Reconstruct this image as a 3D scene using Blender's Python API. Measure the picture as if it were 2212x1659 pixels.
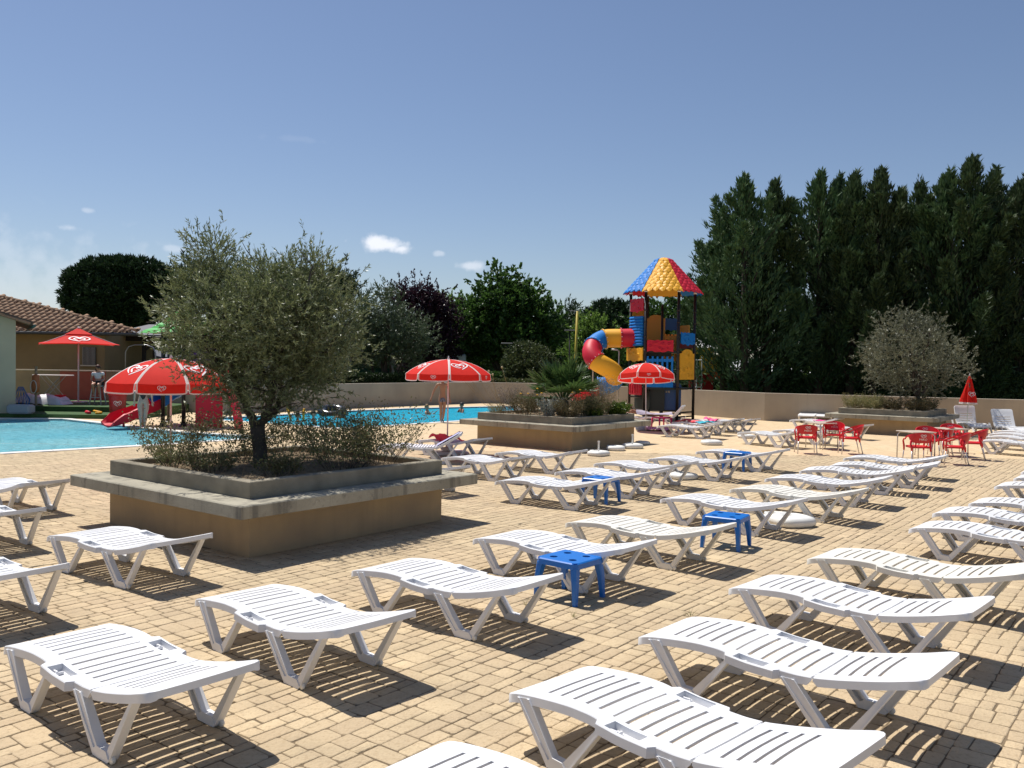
import bpy, bmesh, math, random
import numpy as np
from mathutils import Vector, Matrix, Quaternion
from mathutils.geometry import tessellate_polygon
rnd = random.Random(7)
nr = np.random.RandomState(11)
scene = bpy.context.scene
COL = scene.collection
for o in list(bpy.data.objects): bpy.data.objects.remove(o)

# ------------------------------------------------------------------ camera
EYE = Vector((0, 0, 2.3)); PITCH = 0.02333; ROLL = 0.01541; FPX = 3450 / 1.82278
_cp, _sp, _cr, _sr = math.cos(PITCH), math.sin(PITCH), math.cos(ROLL), math.sin(ROLL)
_F = Vector((0, _cp, -_sp)); _U0 = Vector((0, _sp, _cp)); _R0 = Vector((1, 0, 0))
_R = _R0 * _cr + _U0 * _sr; _U = _U0 * _cr - _R0 * _sr
cam_data = bpy.data.cameras.new('camera'); cam = bpy.data.objects.new('camera', cam_data); COL.objects.link(cam)
cam_data.sensor_width = 36; cam_data.lens = 36 * 3450 / 4032; cam_data.clip_end = 3000; cam_data.clip_start = .05
cam.matrix_world = Matrix(((_R.x, _U.x, -_F.x, 0), (_R.y, _U.y, -_F.y, 0), (_R.z, _U.z, -_F.z, EYE.z), (0, 0, 0, 1)))
scene.camera = cam

# ------------------------------------------------------------------ world, sun, exposure
SUN_EL, SUN_AZ = math.radians(63), math.radians(-43)      # azimuth clockwise from +Y
to_sun = Vector((math.sin(SUN_AZ) * math.cos(SUN_EL), math.cos(SUN_AZ) * math.cos(SUN_EL), math.sin(SUN_EL)))
world = bpy.data.worlds.new('World'); scene.world = world; world.use_nodes = True
wn = world.node_tree; wn.nodes.clear()
def N(nt, t, **k):
    n = nt.nodes.new(t)
    for a, b in k.items():
        if a == 'op': n.operation = b
        else: setattr(n, a, b)
    return n
sky = N(wn, 'ShaderNodeTexSky', sky_type='NISHITA', sun_disc=False, sun_elevation=SUN_EL, sun_rotation=SUN_AZ, altitude=30, air_density=1.0, dust_density=.45, ozone_density=2.2)
bgn = N(wn, 'ShaderNodeBackground'); bgn.inputs[1].default_value = 0.079
wout = N(wn, 'ShaderNodeOutputWorld')
# small fair-weather clouds low over the horizon, placed by direction
tc = N(wn, 'ShaderNodeTexCoord')
cn = N(wn, 'ShaderNodeTexNoise'); cn.inputs['Scale'].default_value = 55; cn.inputs['Detail'].default_value = 5
wn.links.new(tc.outputs['Generated'], cn.inputs['Vector'])
acc = None
def world_dir(px, py):
    return (_F + _R * ((px - 1106) / FPX) - _U * ((py - 829.5) / FPX)).normalized()
for px, py, ax, az, dens in ((836, 529, .029, .0085, 1.0), (815, 524, .016, .008, 1.0), (868, 537, .014, .006, .9), (1014, 574, .016, .006, .55), (951, 547, .007, .003, .35), (150, 492, .014, .004, .35), (380, 538, .012, .004, .3), (188, 455, .006, .003, .3),
                             (-60, 630, .20, .06, .22), (60, 610, .12, .03, .10), (640, 300, .03, .004, .05)):
    d = world_dir(px, py); side = Vector((d.y, -d.x, 0)).normalized(); up = side.cross(d)
    s1 = N(wn, 'ShaderNodeVectorMath', op='DOT_PRODUCT'); s1.inputs[1].default_value = side / ax; wn.links.new(tc.outputs['Generated'], s1.inputs[0])
    s2 = N(wn, 'ShaderNodeVectorMath', op='DOT_PRODUCT'); s2.inputs[1].default_value = up / az; wn.links.new(tc.outputs['Generated'], s2.inputs[0])
    s3 = N(wn, 'ShaderNodeVectorMath', op='DOT_PRODUCT'); s3.inputs[1].default_value = d; wn.links.new(tc.outputs['Generated'], s3.inputs[0])
    front = N(wn, 'ShaderNodeMath', op='GREATER_THAN'); front.inputs[1].default_value = 0; wn.links.new(s3.outputs['Value'], front.inputs[0])
    cmb = N(wn, 'ShaderNodeCombineXYZ'); wn.links.new(s1.outputs['Value'], cmb.inputs[0]); wn.links.new(s2.outputs['Value'], cmb.inputs[1])
    ln = N(wn, 'ShaderNodeVectorMath', op='LENGTH'); wn.links.new(cmb.outputs[0], ln.inputs[0])
    ad = N(wn, 'ShaderNodeMath', op='MULTIPLY_ADD'); ad.inputs[1].default_value = 2.6; wn.links.new(cn.outputs['Fac'], ad.inputs[0])
    sb = N(wn, 'ShaderNodeMath', op='MULTIPLY_ADD'); sb.inputs[1].default_value = -1.0; sb.inputs[2].default_value = -.35; wn.links.new(ln.outputs['Value'], sb.inputs[0]); wn.links.new(sb.outputs[0], ad.inputs[2])
    mr = N(wn, 'ShaderNodeMapRange', interpolation_type='SMOOTHSTEP'); mr.inputs[1].default_value = -.25; mr.inputs[2].default_value = .75; mr.inputs[4].default_value = dens; wn.links.new(ad.outputs[0], mr.inputs[0])
    ml = N(wn, 'ShaderNodeMath', op='MULTIPLY'); wn.links.new(mr.outputs[0], ml.inputs[0]); wn.links.new(front.outputs[0], ml.inputs[1])
    if acc is None: acc = ml
    else:
        mx = N(wn, 'ShaderNodeMath', op='MAXIMUM'); wn.links.new(acc.outputs[0], mx.inputs[0]); wn.links.new(ml.outputs[0], mx.inputs[1]); acc = mx
hs = N(wn, 'ShaderNodeHueSaturation'); hs.inputs['Saturation'].default_value = .98; hs.inputs['Value'].default_value = 1.0
wb = N(wn, 'ShaderNodeMixRGB', blend_type='MULTIPLY'); wb.inputs[0].default_value = 1; wb.inputs[2].default_value = (1.0, .99, 1.055, 1)
wn.links.new(sky.outputs[0], wb.inputs[1]); wn.links.new(wb.outputs[0], hs.inputs['Color'])
mixc = N(wn, 'ShaderNodeMixRGB'); mixc.inputs[2].default_value = (10.5, 10.9, 11.8, 1)
wn.links.new(hs.outputs[0], mixc.inputs[1]); wn.links.new(acc.outputs[0], mixc.inputs[0]); wn.links.new(mixc.outputs[0], bgn.inputs[0]); wn.links.new(bgn.outputs[0], wout.inputs[0])

sun_data = bpy.data.lights.new('sun', 'SUN'); sun_data.energy = 5.0; sun_data.angle = math.radians(.53); sun_data.color = (1, .955, .88)
sun = bpy.data.objects.new('sun', sun_data); COL.objects.link(sun); sun.rotation_euler = (-to_sun).to_track_quat('-Z', 'Y').to_euler(); sun.location = (0, 0, 40)
scene.view_settings.view_transform = 'Standard'; scene.view_settings.look = 'None'; scene.view_settings.exposure = .17; scene.view_settings.gamma = 1
scene.view_settings.use_curve_mapping = False
scene.render.engine = 'CYCLES'
cy = scene.cycles; cy.max_bounces = 6; cy.diffuse_bounces = 3; cy.glossy_bounces = 3; cy.transmission_bounces = 4; cy.transparent_max_bounces = 8; cy.caustics_reflective = False; cy.caustics_refractive = False

# ------------------------------------------------------------------ placing helpers (picture measurements -> real positions)
def G(px, py, z=0.0):
    d = _F + _R * ((px - 1106) / FPX) - _U * ((py - 829.5) / FPX)
    return EYE + d * ((z - EYE.z) / d.z)
def AT(px, py, Y):
    d = _F + _R * ((px - 1106) / FPX) - _U * ((py - 829.5) / FPX)
    return EYE + d * (Y / d.y)
def ZAT(px, py, Y): return AT(px, py, Y).z

# ------------------------------------------------------------------ materials
MATS = {}
def mat(name, col, rough=.5, var=.0, vscale=6, bump=0, bscale=40, metal=0, spec=.5, tint=None, tintamt=.0, col2=None, coord='Object', transl=0, detail=3, coat=0, sss=0):
    if name in MATS: return MATS[name]
    m = bpy.data.materials.new(name); m.use_nodes = True; nt = m.node_tree; b = nt.nodes['Principled BSDF']
    b.inputs['Roughness'].default_value = rough; b.inputs['Metallic'].default_value = metal; b.inputs['Specular IOR Level'].default_value = spec
    if coat: b.inputs['Coat Weight'].default_value = coat
    c = (*col, 1); b.inputs['Base Color'].default_value = c
    src = None
    tcn = N(nt, 'ShaderNodeTexCoord')
    if var or col2:
        nz = N(nt, 'ShaderNodeTexNoise'); nz.inputs['Scale'].default_value = vscale; nz.inputs['Detail'].default_value = detail
        nt.links.new(tcn.outputs[coord], nz.inputs['Vector'])
        r = N(nt, 'ShaderNodeMapRange'); r.inputs[1].default_value = .3; r.inputs[2].default_value = .7; nt.links.new(nz.outputs['Fac'], r.inputs[0])
        mx = N(nt, 'ShaderNodeMixRGB'); c2 = col2 or tuple(x * (1 - var) for x in col)
        mx.inputs[1].default_value = c; mx.inputs[2].default_value = (*c2, 1); nt.links.new(r.outputs[0], mx.inputs[0]); src = mx.outputs[0]
    if tint:
        at = N(nt, 'ShaderNodeAttribute', attribute_name='tint')
        mx = N(nt, 'ShaderNodeMixRGB'); mx.inputs[2].default_value = (*tint, 1)
        if src: nt.links.new(src, mx.inputs[1])
        else: mx.inputs[1].default_value = c
        mm = N(nt, 'ShaderNodeMath', op='MULTIPLY'); mm.inputs[1].default_value = tintamt; nt.links.new(at.outputs['Fac'], mm.inputs[0]); nt.links.new(mm.outputs[0], mx.inputs[0]); src = mx.outputs[0]
    if src: nt.links.new(src, b.inputs['Base Color'])
    if bump:
        nz = N(nt, 'ShaderNodeTexNoise'); nz.inputs['Scale'].default_value = bscale; nz.inputs['Detail'].default_value = 4
        nt.links.new(tcn.outputs[coord], nz.inputs['Vector'])
        bp = N(nt, 'ShaderNodeBump'); bp.inputs['Strength'].default_value = bump; bp.inputs['Distance'].default_value = .01
        nt.links.new(nz.outputs['Fac'], bp.inputs['Height']); nt.links.new(bp.outputs[0], b.inputs['Normal'])
    if transl:
        tr = N(nt, 'ShaderNodeBsdfTranslucent'); ms = N(nt, 'ShaderNodeMixShader'); ms.inputs[0].default_value = transl
        if src: nt.links.new(src, tr.inputs[0])
        else: tr.inputs[0].default_value = c
        out = nt.nodes['Material Output']; nt.links.new(b.outputs[0], ms.inputs[1]); nt.links.new(tr.outputs[0], ms.inputs[2]); nt.links.new(ms.outputs[0], out.inputs[0])
    MATS[name] = m
    return m

# ------------------------------------------------------------------ object helpers
def tag(o, label=None, cat=None, group=None, kind=None):
    if label: o['label'] = label
    if cat: o['category'] = cat
    if group: o['group'] = group
    if kind: o['kind'] = kind
    return o
def thing(name, label, cat, loc=(0, 0, 0), rz=0, group=None):
    o = bpy.data.objects.new(name, None); COL.objects.link(o); o.location = loc; o.rotation_euler = (0, 0, rz); o.empty_display_size = .2
    return tag(o, label, cat, group)
def link(name, me, m=None, parent=None, smooth=False, loc=None, rz=0):
    if m is not None and not me.materials:
        for q in (m if isinstance(m, (list, tuple)) else [m]): me.materials.append(q)
    if smooth:
        for p in me.polygons: p.use_smooth = True
    o = bpy.data.objects.new(name, me); COL.objects.link(o)
    if parent is not None: o.parent = parent
    if loc is not None: o.location = loc
    if rz: o.rotation_euler = (0, 0, rz)
    return o
def copy_tree(o, parent=None):
    c = o.copy(); COL.objects.link(c); c.parent = parent
    for ch in list(o.children): copy_tree(ch, c)
    return c
def recolor(o, frm, to):
    if o.type == 'MESH':
        for s in o.material_slots:
            if s.material == frm: s.link = 'OBJECT'; s.material = to
    for ch in o.children: recolor(ch, frm, to)

class MB:
    def __init__(s): s.v = []; s.f = []; s.mi = []; s.cur = 0
    def add(s, vs, fs):
        n = len(s.v); s.v += [tuple(v) for v in vs]; s.f += [tuple(i + n for i in f) for f in fs]; s.mi += [s.cur] * len(fs); return s
    def box(s, c, d, rz=0, M=None):
        hx, hy, hz = d[0] / 2, d[1] / 2, d[2] / 2; cs, sn = math.cos(rz), math.sin(rz); vs = []
        for x, y, z in ((-1, -1, -1), (1, -1, -1), (1, 1, -1), (-1, 1, -1), (-1, -1, 1), (1, -1, 1), (1, 1, 1), (-1, 1, 1)):
            a = Vector((x * hx, y * hy, z * hz))
            if M is not None: a = M @ a
            vs.append((c[0] + a.x * cs - a.y * sn, c[1] + a.x * sn + a.y * cs, c[2] + a.z))
        return s.add(vs, [(3, 2, 1, 0), (4, 5, 6, 7), (0, 1, 5, 4), (1, 2, 6, 5), (2, 3, 7, 6), (3, 0, 4, 7)])
    def rbox(s, c, d, b=.01, rz=0):     # box with chamfered vertical and top edges
        hx, hy, hz = d[0] / 2, d[1] / 2, d[2] / 2
        def ring(i, z): return [(-hx + i + b, -hy + i, z), (hx - i - b, -hy + i, z), (hx - i, -hy + i + b, z), (hx - i, hy - i - b, z), (hx - i - b, hy - i, z), (-hx + i + b, hy - i, z), (-hx + i, hy - i - b, z), (-hx + i, -hy + i + b, z)]
        rings = [ring(b, -hz), ring(0, -hz + b), ring(0, hz - b), ring(b, hz)]; cs, sn = math.cos(rz), math.sin(rz)
        vs = [(c[0] + x * cs - y * sn, c[1] + x * sn + y * cs, c[2] + z) for r in rings for x, y, z in r]
        fs = [tuple(range(7, -1, -1)), tuple(range(24, 32))]
        for k in range(3):
            for i in range(8): fs.append((k * 8 + i, k * 8 + (i + 1) % 8, k * 8 + 8 + (i + 1) % 8, k * 8 + 8 + i))
        return s.add(vs, fs)
    def loft(s, rings, cap=True, closed=True):
        n = len(rings[0]); vs = [p for r in rings for p in r]; fs = []
        for k in range(len(rings) - 1):
            for i in range(n if closed else n - 1):
                j = (i + 1) % n; fs.append((k * n + i, k * n + j, (k + 1) * n + j, (k + 1) * n + i))
        if cap and closed: fs += [tuple(range(n - 1, -1, -1)), tuple(range((len(rings) - 1) * n, len(rings) * n))]
        return s.add(vs, fs)
    def tube(s, pts, r, n=8, cap=True):
        P = [Vector(p) for p in pts]; R = r if isinstance(r, (list, tuple)) else [r] * len(P); rings = []; up = None
        for i, p in enumerate(P):
            t = (P[min(i + 1, len(P) - 1)] - P[max(i - 1, 0)]).normalized()
            if up is None: up = t.orthogonal().normalized()
            up = (up - t * up.dot(t)).normalized(); w = t.cross(up)
            rings.append([p + (up * math.cos(2 * math.pi * k / n) + w * math.sin(2 * math.pi * k / n)) * R[i] for k in range(n)])
        return s.loft(rings, cap)
    def lathe(s, prof, n=16, c=(0, 0, 0), cap=False, sx=1, sy=1):
        return s.loft([[(c[0] + r * sx * math.cos(2 * math.pi * k / n), c[1] + r * sy * math.sin(2 * math.pi * k / n), c[2] + z) for k in range(n)] for r, z in prof], cap)
    def prism(s, poly, a, b, f=None):    # poly: 2D points; f maps (u, v, w) -> point; w runs a..b
        f = f or (lambda u, v, w: (u, v, w)); n = len(poly)
        vs = [f(u, v, a) for u, v in poly] + [f(u, v, b) for u, v in poly]
        fs = []
        tri = tessellate_polygon([[Vector((u, v, 0)) for u, v in poly]]) if n > 4 else None
        if tri: fs += [tuple(t) for t in tri] + [tuple(i + n for i in reversed(t)) for t in tri]
        else: fs += [tuple(range(n - 1, -1, -1)), tuple(range(n, 2 * n))]
        fs += [(i, (i + 1) % n, n + (i + 1) % n, n + i) for i in range(n)]
        return s.add(vs, fs)
    def strip(s, p, q, w, n, d):         # flat bar from p to q: width w along n-side, depth d along n
        p, q, n = Vector(p), Vector(q), Vector(n).normalized(); t = (q - p).normalized(); a = t.cross(n).normalized()
        vs = [b + a * (w / 2 * i) + n * (d / 2 * j) for b in (p, q) for i, j in ((-1, -1), (1, -1), (1, 1), (-1, 1))]
        return s.add(vs, [(3, 2, 1, 0), (4, 5, 6, 7), (0, 1, 5, 4), (1, 2, 6, 5), (2, 3, 7, 6), (3, 0, 4, 7)])
    def mesh(s, name, fix=True):
        me = bpy.data.meshes.new(name); me.from_pydata(s.v, [], s.f); me.polygons.foreach_set('material_index', s.mi)
        if fix:
            bm = bmesh.new(); bm.from_mesh(me); bmesh.ops.recalc_face_normals(bm, faces=bm.faces); bm.to_mesh(me); bm.free()
        me.update(); return me
    def build(s, name, m=None, parent=None, smooth=False, loc=None, rz=0, fix=True):
        me = s.mesh(name, fix)
        if smooth == 'auto':
            o = link(name, me, m, parent, False, loc, rz); me.polygons.foreach_set('use_smooth', [True] * len(me.polygons))
            try: me.set_sharp_from_angle(angle=math.radians(40))
            except Exception: pass
            return o
        return link(name, me, m, parent, smooth, loc, rz)

def npmesh(name, V, Q, tint=None, smooth=False):
    me = bpy.data.meshes.new(name); V = np.asarray(V, np.float32); Q = np.asarray(Q, np.int32); k = Q.shape[1]
    me.vertices.add(len(V)); me.vertices.foreach_set('co', V.ravel()); me.loops.add(Q.size); me.loops.foreach_set('vertex_index', Q.ravel())
    me.polygons.add(len(Q)); me.polygons.foreach_set('loop_start', np.arange(0, Q.size, k, dtype=np.int32)); me.polygons.foreach_set('loop_total', np.full(len(Q), k, np.int32))
    if tint is not None:
        a = me.attributes.new('tint', 'FLOAT', 'FACE'); a.data.foreach_set('value', np.asarray(tint, np.float32))
    me.update(calc_edges=True); return me
def set_tint(me, vals):
    a = me.attributes.new('tint', 'FLOAT', 'FACE'); a.data.foreach_set('value', np.asarray(vals, np.float32))
def unit(a): return a / np.maximum(np.linalg.norm(a, axis=-1, keepdims=True), 1e-9)
def leafmesh(name, P, D, L, W, tint=None, flat=None):
    """diamond leaves: base P, direction D, length L, width W"""
    n = len(P); D = unit(D); S = unit(np.cross(D, unit(nr.normal(size=(n, 3))))) if flat is None else unit(np.cross(D, flat))
    L = np.broadcast_to(np.asarray(L, float), (n,))[:, None]; W = np.broadcast_to(np.asarray(W, float), (n,))[:, None]
    V = np.stack([P, P + D * L * .45 + S * W * .5, P + D * L, P + D * L * .45 - S * W * .5], 1).reshape(-1, 3)
    Q = np.arange(4 * n).reshape(n, 4)
    return npmesh(name, V, Q, nr.rand(n) if tint is None else tint)
def inside(poly, x, y):
    r = False; n = len(poly)
    for i in range(n):
        x1, y1 = poly[i][:2]; x2, y2 = poly[(i + 1) % n][:2]
        if (y1 > y) != (y2 > y) and x < (x2 - x1) * (y - y1) / (y2 - y1) + x1: r = not r
    return r
def offset(poly, d):
    n = len(poly); A = sum(poly[i][0] * poly[(i + 1) % n][1] - poly[(i + 1) % n][0] * poly[i][1] for i in range(n)); sg = 1 if A > 0 else -1; out = []
    for i in range(n):
        p0, p1, p2 = Vector(poly[i - 1][:2]), Vector(poly[i][:2]), Vector(poly[(i + 1) % n][:2])
        a = (p1 - p0).normalized(); b = (p2 - p1).normalized(); na = Vector((a.y, -a.x)) * sg; nb = Vector((b.y, -b.x)) * sg
        m = (na + nb).normalized(); out.append(p1 + m * (d / max(.4, m.dot(na))))
    return [(p.x, p.y) for p in out]
def mesh_text(s, size):
    cu = bpy.data.curves.new('t', 'FONT'); cu.body = s; cu.size = size; cu.align_x = 'CENTER'; cu.align_y = 'CENTER'
    o = bpy.data.objects.new('t', cu); COL.objects.link(o); dg = bpy.context.evaluated_depsgraph_get(); me = bpy.data.meshes.new_from_object(o.evaluated_get(dg))
    v = [tuple(x.co) for x in me.vertices]; f = [tuple(p.vertices) for p in me.polygons]
    bpy.data.objects.remove(o); bpy.data.meshes.remove(me); return v, f
# ================================================================== GROUND, POOLS, PAVING
SAND = (.64, .505, .32)
UD = math.radians(142.0); VD = math.radians(52.3)
U2 = Vector((math.cos(UD), math.sin(UD))); V2 = Vector((math.cos(VD), math.sin(VD)))
POOL_SMALL = [(-24, 17.2), (-12.1, 20.7), (-9.7, 23.1), (-7.4, 25.9), (-10.4, 27.3), (-13.6, 29.9), (-16.6, 32.3), (-24, 31.2)]
POOL_BIG = [tuple(G(*p)[:2]) for p in ((470, 906.5), (619, 916), (729, 924), (820, 920), (985, 909), (1110, 900), (1112, 877.5), (1018, 879), (894, 882), (744, 888), (589, 897), (470, 903))]
PLANTERS = {}
def planter_rect(near, a, b, off=0):  # near corner, extents along U2 and V2
    n = Vector(near) - U2 * off - V2 * off; p = n + U2 * (a + 2 * off); r = n + V2 * (b + 2 * off); return [tuple(n), tuple(p), tuple(p + V2 * (b + 2 * off)), tuple(r)]
WALL_PTS = [(-18.5, 41.0), (-12.6, 41.0), (-10.2, 39.5), (-6.6, 45.9), (-2.2, 50.6), (.8, 50.5), (6.4, 44.6), (8.0, 42.3), (10.9, 37.8)]
WALL_BASE = [tuple(G(x, y)[:2]) for x, y in ((250, 884), (480, 893), (614, 888), (835, 878), (1024, 870.5))]
m_pave = mat('stamped_concrete', SAND, .85, var=.28, vscale=2.2, bump=.85, bscale=55, tint=(.45, .35, .225), tintamt=.95, spec=.25, detail=6)
def add_grime(m, scale, lo, hi, col, amt):
    nt = m.node_tree; b = nt.nodes['Principled BSDF']; src = b.inputs['Base Color'].links[0].from_socket
    t = N(nt, 'ShaderNodeTexCoord'); z = N(nt, 'ShaderNodeTexNoise'); z.inputs['Scale'].default_value = scale; z.inputs['Detail'].default_value = 6; z.inputs['Roughness'].default_value = .65; nt.links.new(t.outputs['Object'], z.inputs['Vector'])
    r = N(nt, 'ShaderNodeMapRange'); r.inputs[1].default_value = lo; r.inputs[2].default_value = hi; r.inputs[4].default_value = amt; nt.links.new(z.outputs['Fac'], r.inputs[0])
    x = N(nt, 'ShaderNodeMixRGB'); x.inputs[2].default_value = (*col, 1); nt.links.new(r.outputs[0], x.inputs[0]); nt.links.new(src, x.inputs[1]); nt.links.new(x.outputs[0], b.inputs['Base Color'])
add_grime(m_pave, .45, .42, .7, (.60, .43, .28), .3)
add_grime(m_pave, 28, .5, .72, (.30, .21, .12), .55)
add_grime(m_pave, 1.1, .55, .75, (.36, .28, .19), .45)
m_joint = mat('deck_base', (.22, .165, .105), .95, var=.3, vscale=1.2, spec=.1, bump=.3, bscale=60)
# far deck: same stamped pattern carried on by the material
m_far = bpy.data.materials.new('stamped_concrete_far'); m_far.use_nodes = True
def far_mat(m):
    nt = m.node_tree; b = nt.nodes['Principled BSDF']; b.inputs['Roughness'].default_value = .85; b.inputs['Specular IOR Level'].default_value = .25
    t = N(nt, 'ShaderNodeTexCoord'); mp = N(nt, 'ShaderNodeMapping'); mp.inputs['Rotation'].default_value = (0, 0, -VD); nt.links.new(t.outputs['Object'], mp.inputs[0])
    br = N(nt, 'ShaderNodeTexBrick'); br.inputs['Color1'].default_value = (*SAND, 1); br.inputs['Color2'].default_value = (.56, .425, .255, 1); br.inputs['Mortar'].default_value = (.44, .32, .20, 1)
    br.inputs['Scale'].default_value = 1; br.inputs['Brick Width'].default_value = .26; br.inputs['Row Height'].default_value = .14; br.inputs['Mortar Size'].default_value = .006; br.inputs['Mortar Smooth'].default_value = .3
    nt.links.new(mp.outputs[0], br.inputs['Vector'])
    z = N(nt, 'ShaderNodeTexNoise'); z.inputs['Scale'].default_value = .45; z.inputs['Detail'].default_value = 6; nt.links.new(t.outputs['Object'], z.inputs['Vector'])
    r = N(nt, 'ShaderNodeMapRange'); r.inputs[1].default_value = .4; r.inputs[2].default_value = .68; r.inputs[4].default_value = .5; nt.links.new(z.outputs['Fac'], r.inputs[0])
    x = N(nt, 'ShaderNodeMixRGB'); x.inputs[2].default_value = (.60, .43, .28, 1); nt.links.new(r.outputs[0], x.inputs[0]); nt.links.new(br.outputs[0], x.inputs[1]); nt.links.new(x.outputs[0], b.inputs['Base Color'])
far_mat(m_far)
def sheet(name, loops, z, m, kind='structure', parent=None):
    tri = tessellate_polygon([[Vector((x, y, 0)) for x, y in lp] for lp in loops]); flat = [p for lp in loops for p in lp]
    mb = MB(); mb.add([(x, y, z) for x, y in flat], [tuple(t) for t in tri]); o = mb.build(name, m, parent)
    if o.data.polygons[0].normal.z < 0: o.data.flip_normals()
    if kind: o['kind'] = kind
    return o
m_lawn = mat('lawn_grass', (.055, .085, .025), .9, var=.5, vscale=.7, bump=.5, bscale=8, col2=(.11, .12, .045))
sheet('lawn', [[(-900, -300), (900, -300), (900, 1500), (-900, 1500)], ], -.9, m_lawn)
deck_out = [(-30, -4), (26, -4), (26, 34.5), (19.5, 34.9), (10.9, 38), (8.0, 42.5), (6.4, 44.8), (.8, 50.7), (-2.2, 50.9), (-6.6, 46.1), (-10.2, 39.7), (-12.6, 41), (-24.4, 41), (-30, 36)]
DECK_NEAR_Y = 23.0
pools_out = [offset(POOL_SMALL, .02), offset(POOL_BIG, .02)]
deck = sheet('pool_deck', [deck_out, *pools_out], -.0058, m_joint)
far_out = [(-29.9, DECK_NEAR_Y), (25.9, DECK_NEAR_Y)] + deck_out[2:]
# the small pool crosses the line where the separate stones end, so cut its hole open at that line
ps = offset(POOL_SMALL, .34)
def clip_y(poly, y0):
    out = []
    for i in range(len(poly)):
        a, b = poly[i], poly[(i + 1) % len(poly)]
        if a[1] >= y0: out.append(a)
        if (a[1] >= y0) != (b[1] >= y0): t = (y0 - a[1]) / (b[1] - a[1]); out.append((a[0] + (b[0] - a[0]) * t, y0))
    return out
psc = clip_y(ps, DECK_NEAR_Y + .02)
sheet('pool_deck_far', [far_out, psc, offset(POOL_BIG, .34)], -.002, m_far)

# paving stones: courses along VD, random lengths
base_rects = [planter_rect((-3.02, 10.12), 3.2, 3.3), planter_rect((1.62, 23.3), 3.3, 3.3)]
coping_out = [offset(POOL_SMALL, .36), offset(POOL_BIG, .36)]
def stone_ok(x, y):
    if not (3.2 < y < DECK_NEAR_Y) or abs(x) > .64 * y + 4.5 or x > 25.5: return False
    for r in base_rects:
        if inside(r, x, y): return False
    return not inside(coping_out[0], x, y)
stones = []
sr = random.Random(3)
def lay(a, c, l, w):
    cx = V2.x * (a + l / 2) - U2.x * (c + w / 2); cy_ = V2.y * (a + l / 2) - U2.y * (c + w / 2)
    if stone_ok(cx, cy_): stones.append((a, c, l, w))
def block(a, c, l, w):      # random ashlar: a block of paving cut into one to five stones
    k = sr.random()
    if k < .16: lay(a, c, l * .42, w); block2(a + l * .42, c, l * .58, w)
    elif k < .30: block2(a, c, l * .6, w); lay(a + l * .6, c, l * .4, w)
    else: block2(a, c, l, w)
def block2(a, c, l, w):
    f = sr.choice((.36, .42, .5, .58, .64))
    for z0, z1 in ((0, f), (f, 1)):
        n = max(1, round(l / sr.uniform(.15, .24))); cuts = [0] + sorted((i + sr.uniform(-.22, .22)) / n for i in range(1, n)) + [1]
        for p, q in zip(cuts, cuts[1:]):
            if q - p > .05: lay(a + l * p, c + w * z0, l * (q - p), w * (z1 - z0))
c = -30.0
while c < 40:
    w = sr.uniform(.22, .31); a = -30 + sr.random() * .5
    while a < 45: l = sr.uniform(.30, .62); block(a, c, l, w); a += l
    c += w
def stone_geo(a, c, l, w):
    g = sr.uniform(.0036, .0056); t = .0028 * sr.random(); z = -.0024 + t; ch = min(l, w) * sr.uniform(.05, .13); j = lambda: sr.uniform(-.0055, .0055)
    x0, x1, y0, y1 = a + g, a + l - g, c + g, c + w - g
    ring = [(x0 + ch, y0), (x1 - ch, y0), (x1, y0 + ch), (x1, y1 - ch), (x1 - ch, y1), (x0 + ch, y1), (x0, y1 - ch), (x0, y0 + ch)]
    ring = [(x + j(), y + j()) for x, y in ring]; mx, my = (x0 + x1) / 2, (y0 + y1) / 2
    top = [(mx + (x - mx) * (1 - .007 / (l / 2)), my + (y - my) * (1 - .007 / (w / 2)), z) for x, y in ring]
    bot = [(x, y, -.012) for x, y in ring]
    mid = [(x, y, z - .003) for x, y in ring]
    tr = lambda p: (V2.x * p[0] - U2.x * p[1], V2.y * p[0] - U2.y * p[1], p[2])
    return [tr(p) for p in bot + mid + top]
SF = [[i, (i + 1) % 8, 8 + (i + 1) % 8, 8 + i] for i in range(8)] + [[8 + i, 8 + (i + 1) % 8, 16 + (i + 1) % 8, 16 + i] for i in range(8)]
def cen(s): return V2 * (s[0] + s[2] / 2) - U2 * (s[1] + s[3] / 2)
def show(s):
    q = cen(s)
    if q.y < 4.75 or abs(q.x) > .585 * q.y: return 0
    return s[2] * s[3] / (q.y ** 3)
stones.sort(key=show, reverse=True)
far_keep = lambda s: True
for s in stones[:300]:
    v = stone_geo(*s); me = bpy.data.meshes.new('paving_stone'); me.from_pydata(v, [], [tuple(f) for f in SF] + [tuple(range(16, 24))]); q = sr.random(); set_tint(me, [q] * 17)
    if me.polygons[16].normal.z < 0: me.flip_normals()
    link('paving_stone', me, m_pave, deck)
vs = []; fs4 = []; tn = []; n8 = []
for s in stones[300:]:
    b0 = len(vs); vs += stone_geo(*s); q = sr.random()
    for f in SF: fs4.append([b0 + i for i in f]); tn.append(q)
    for k in ((16, 17, 18, 23), (18, 19, 22, 23), (19, 20, 21, 22)): fs4.append([b0 + i for i in k]); tn.append(q)
rest = npmesh('paving_stones', vs, fs4, tn)
print('stones', len(stones), 'normal z', rest.polygons[16].normal.z)
o = link('paving_stones', rest, m_pave, deck); o['kind'] = 'stuff'

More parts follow.
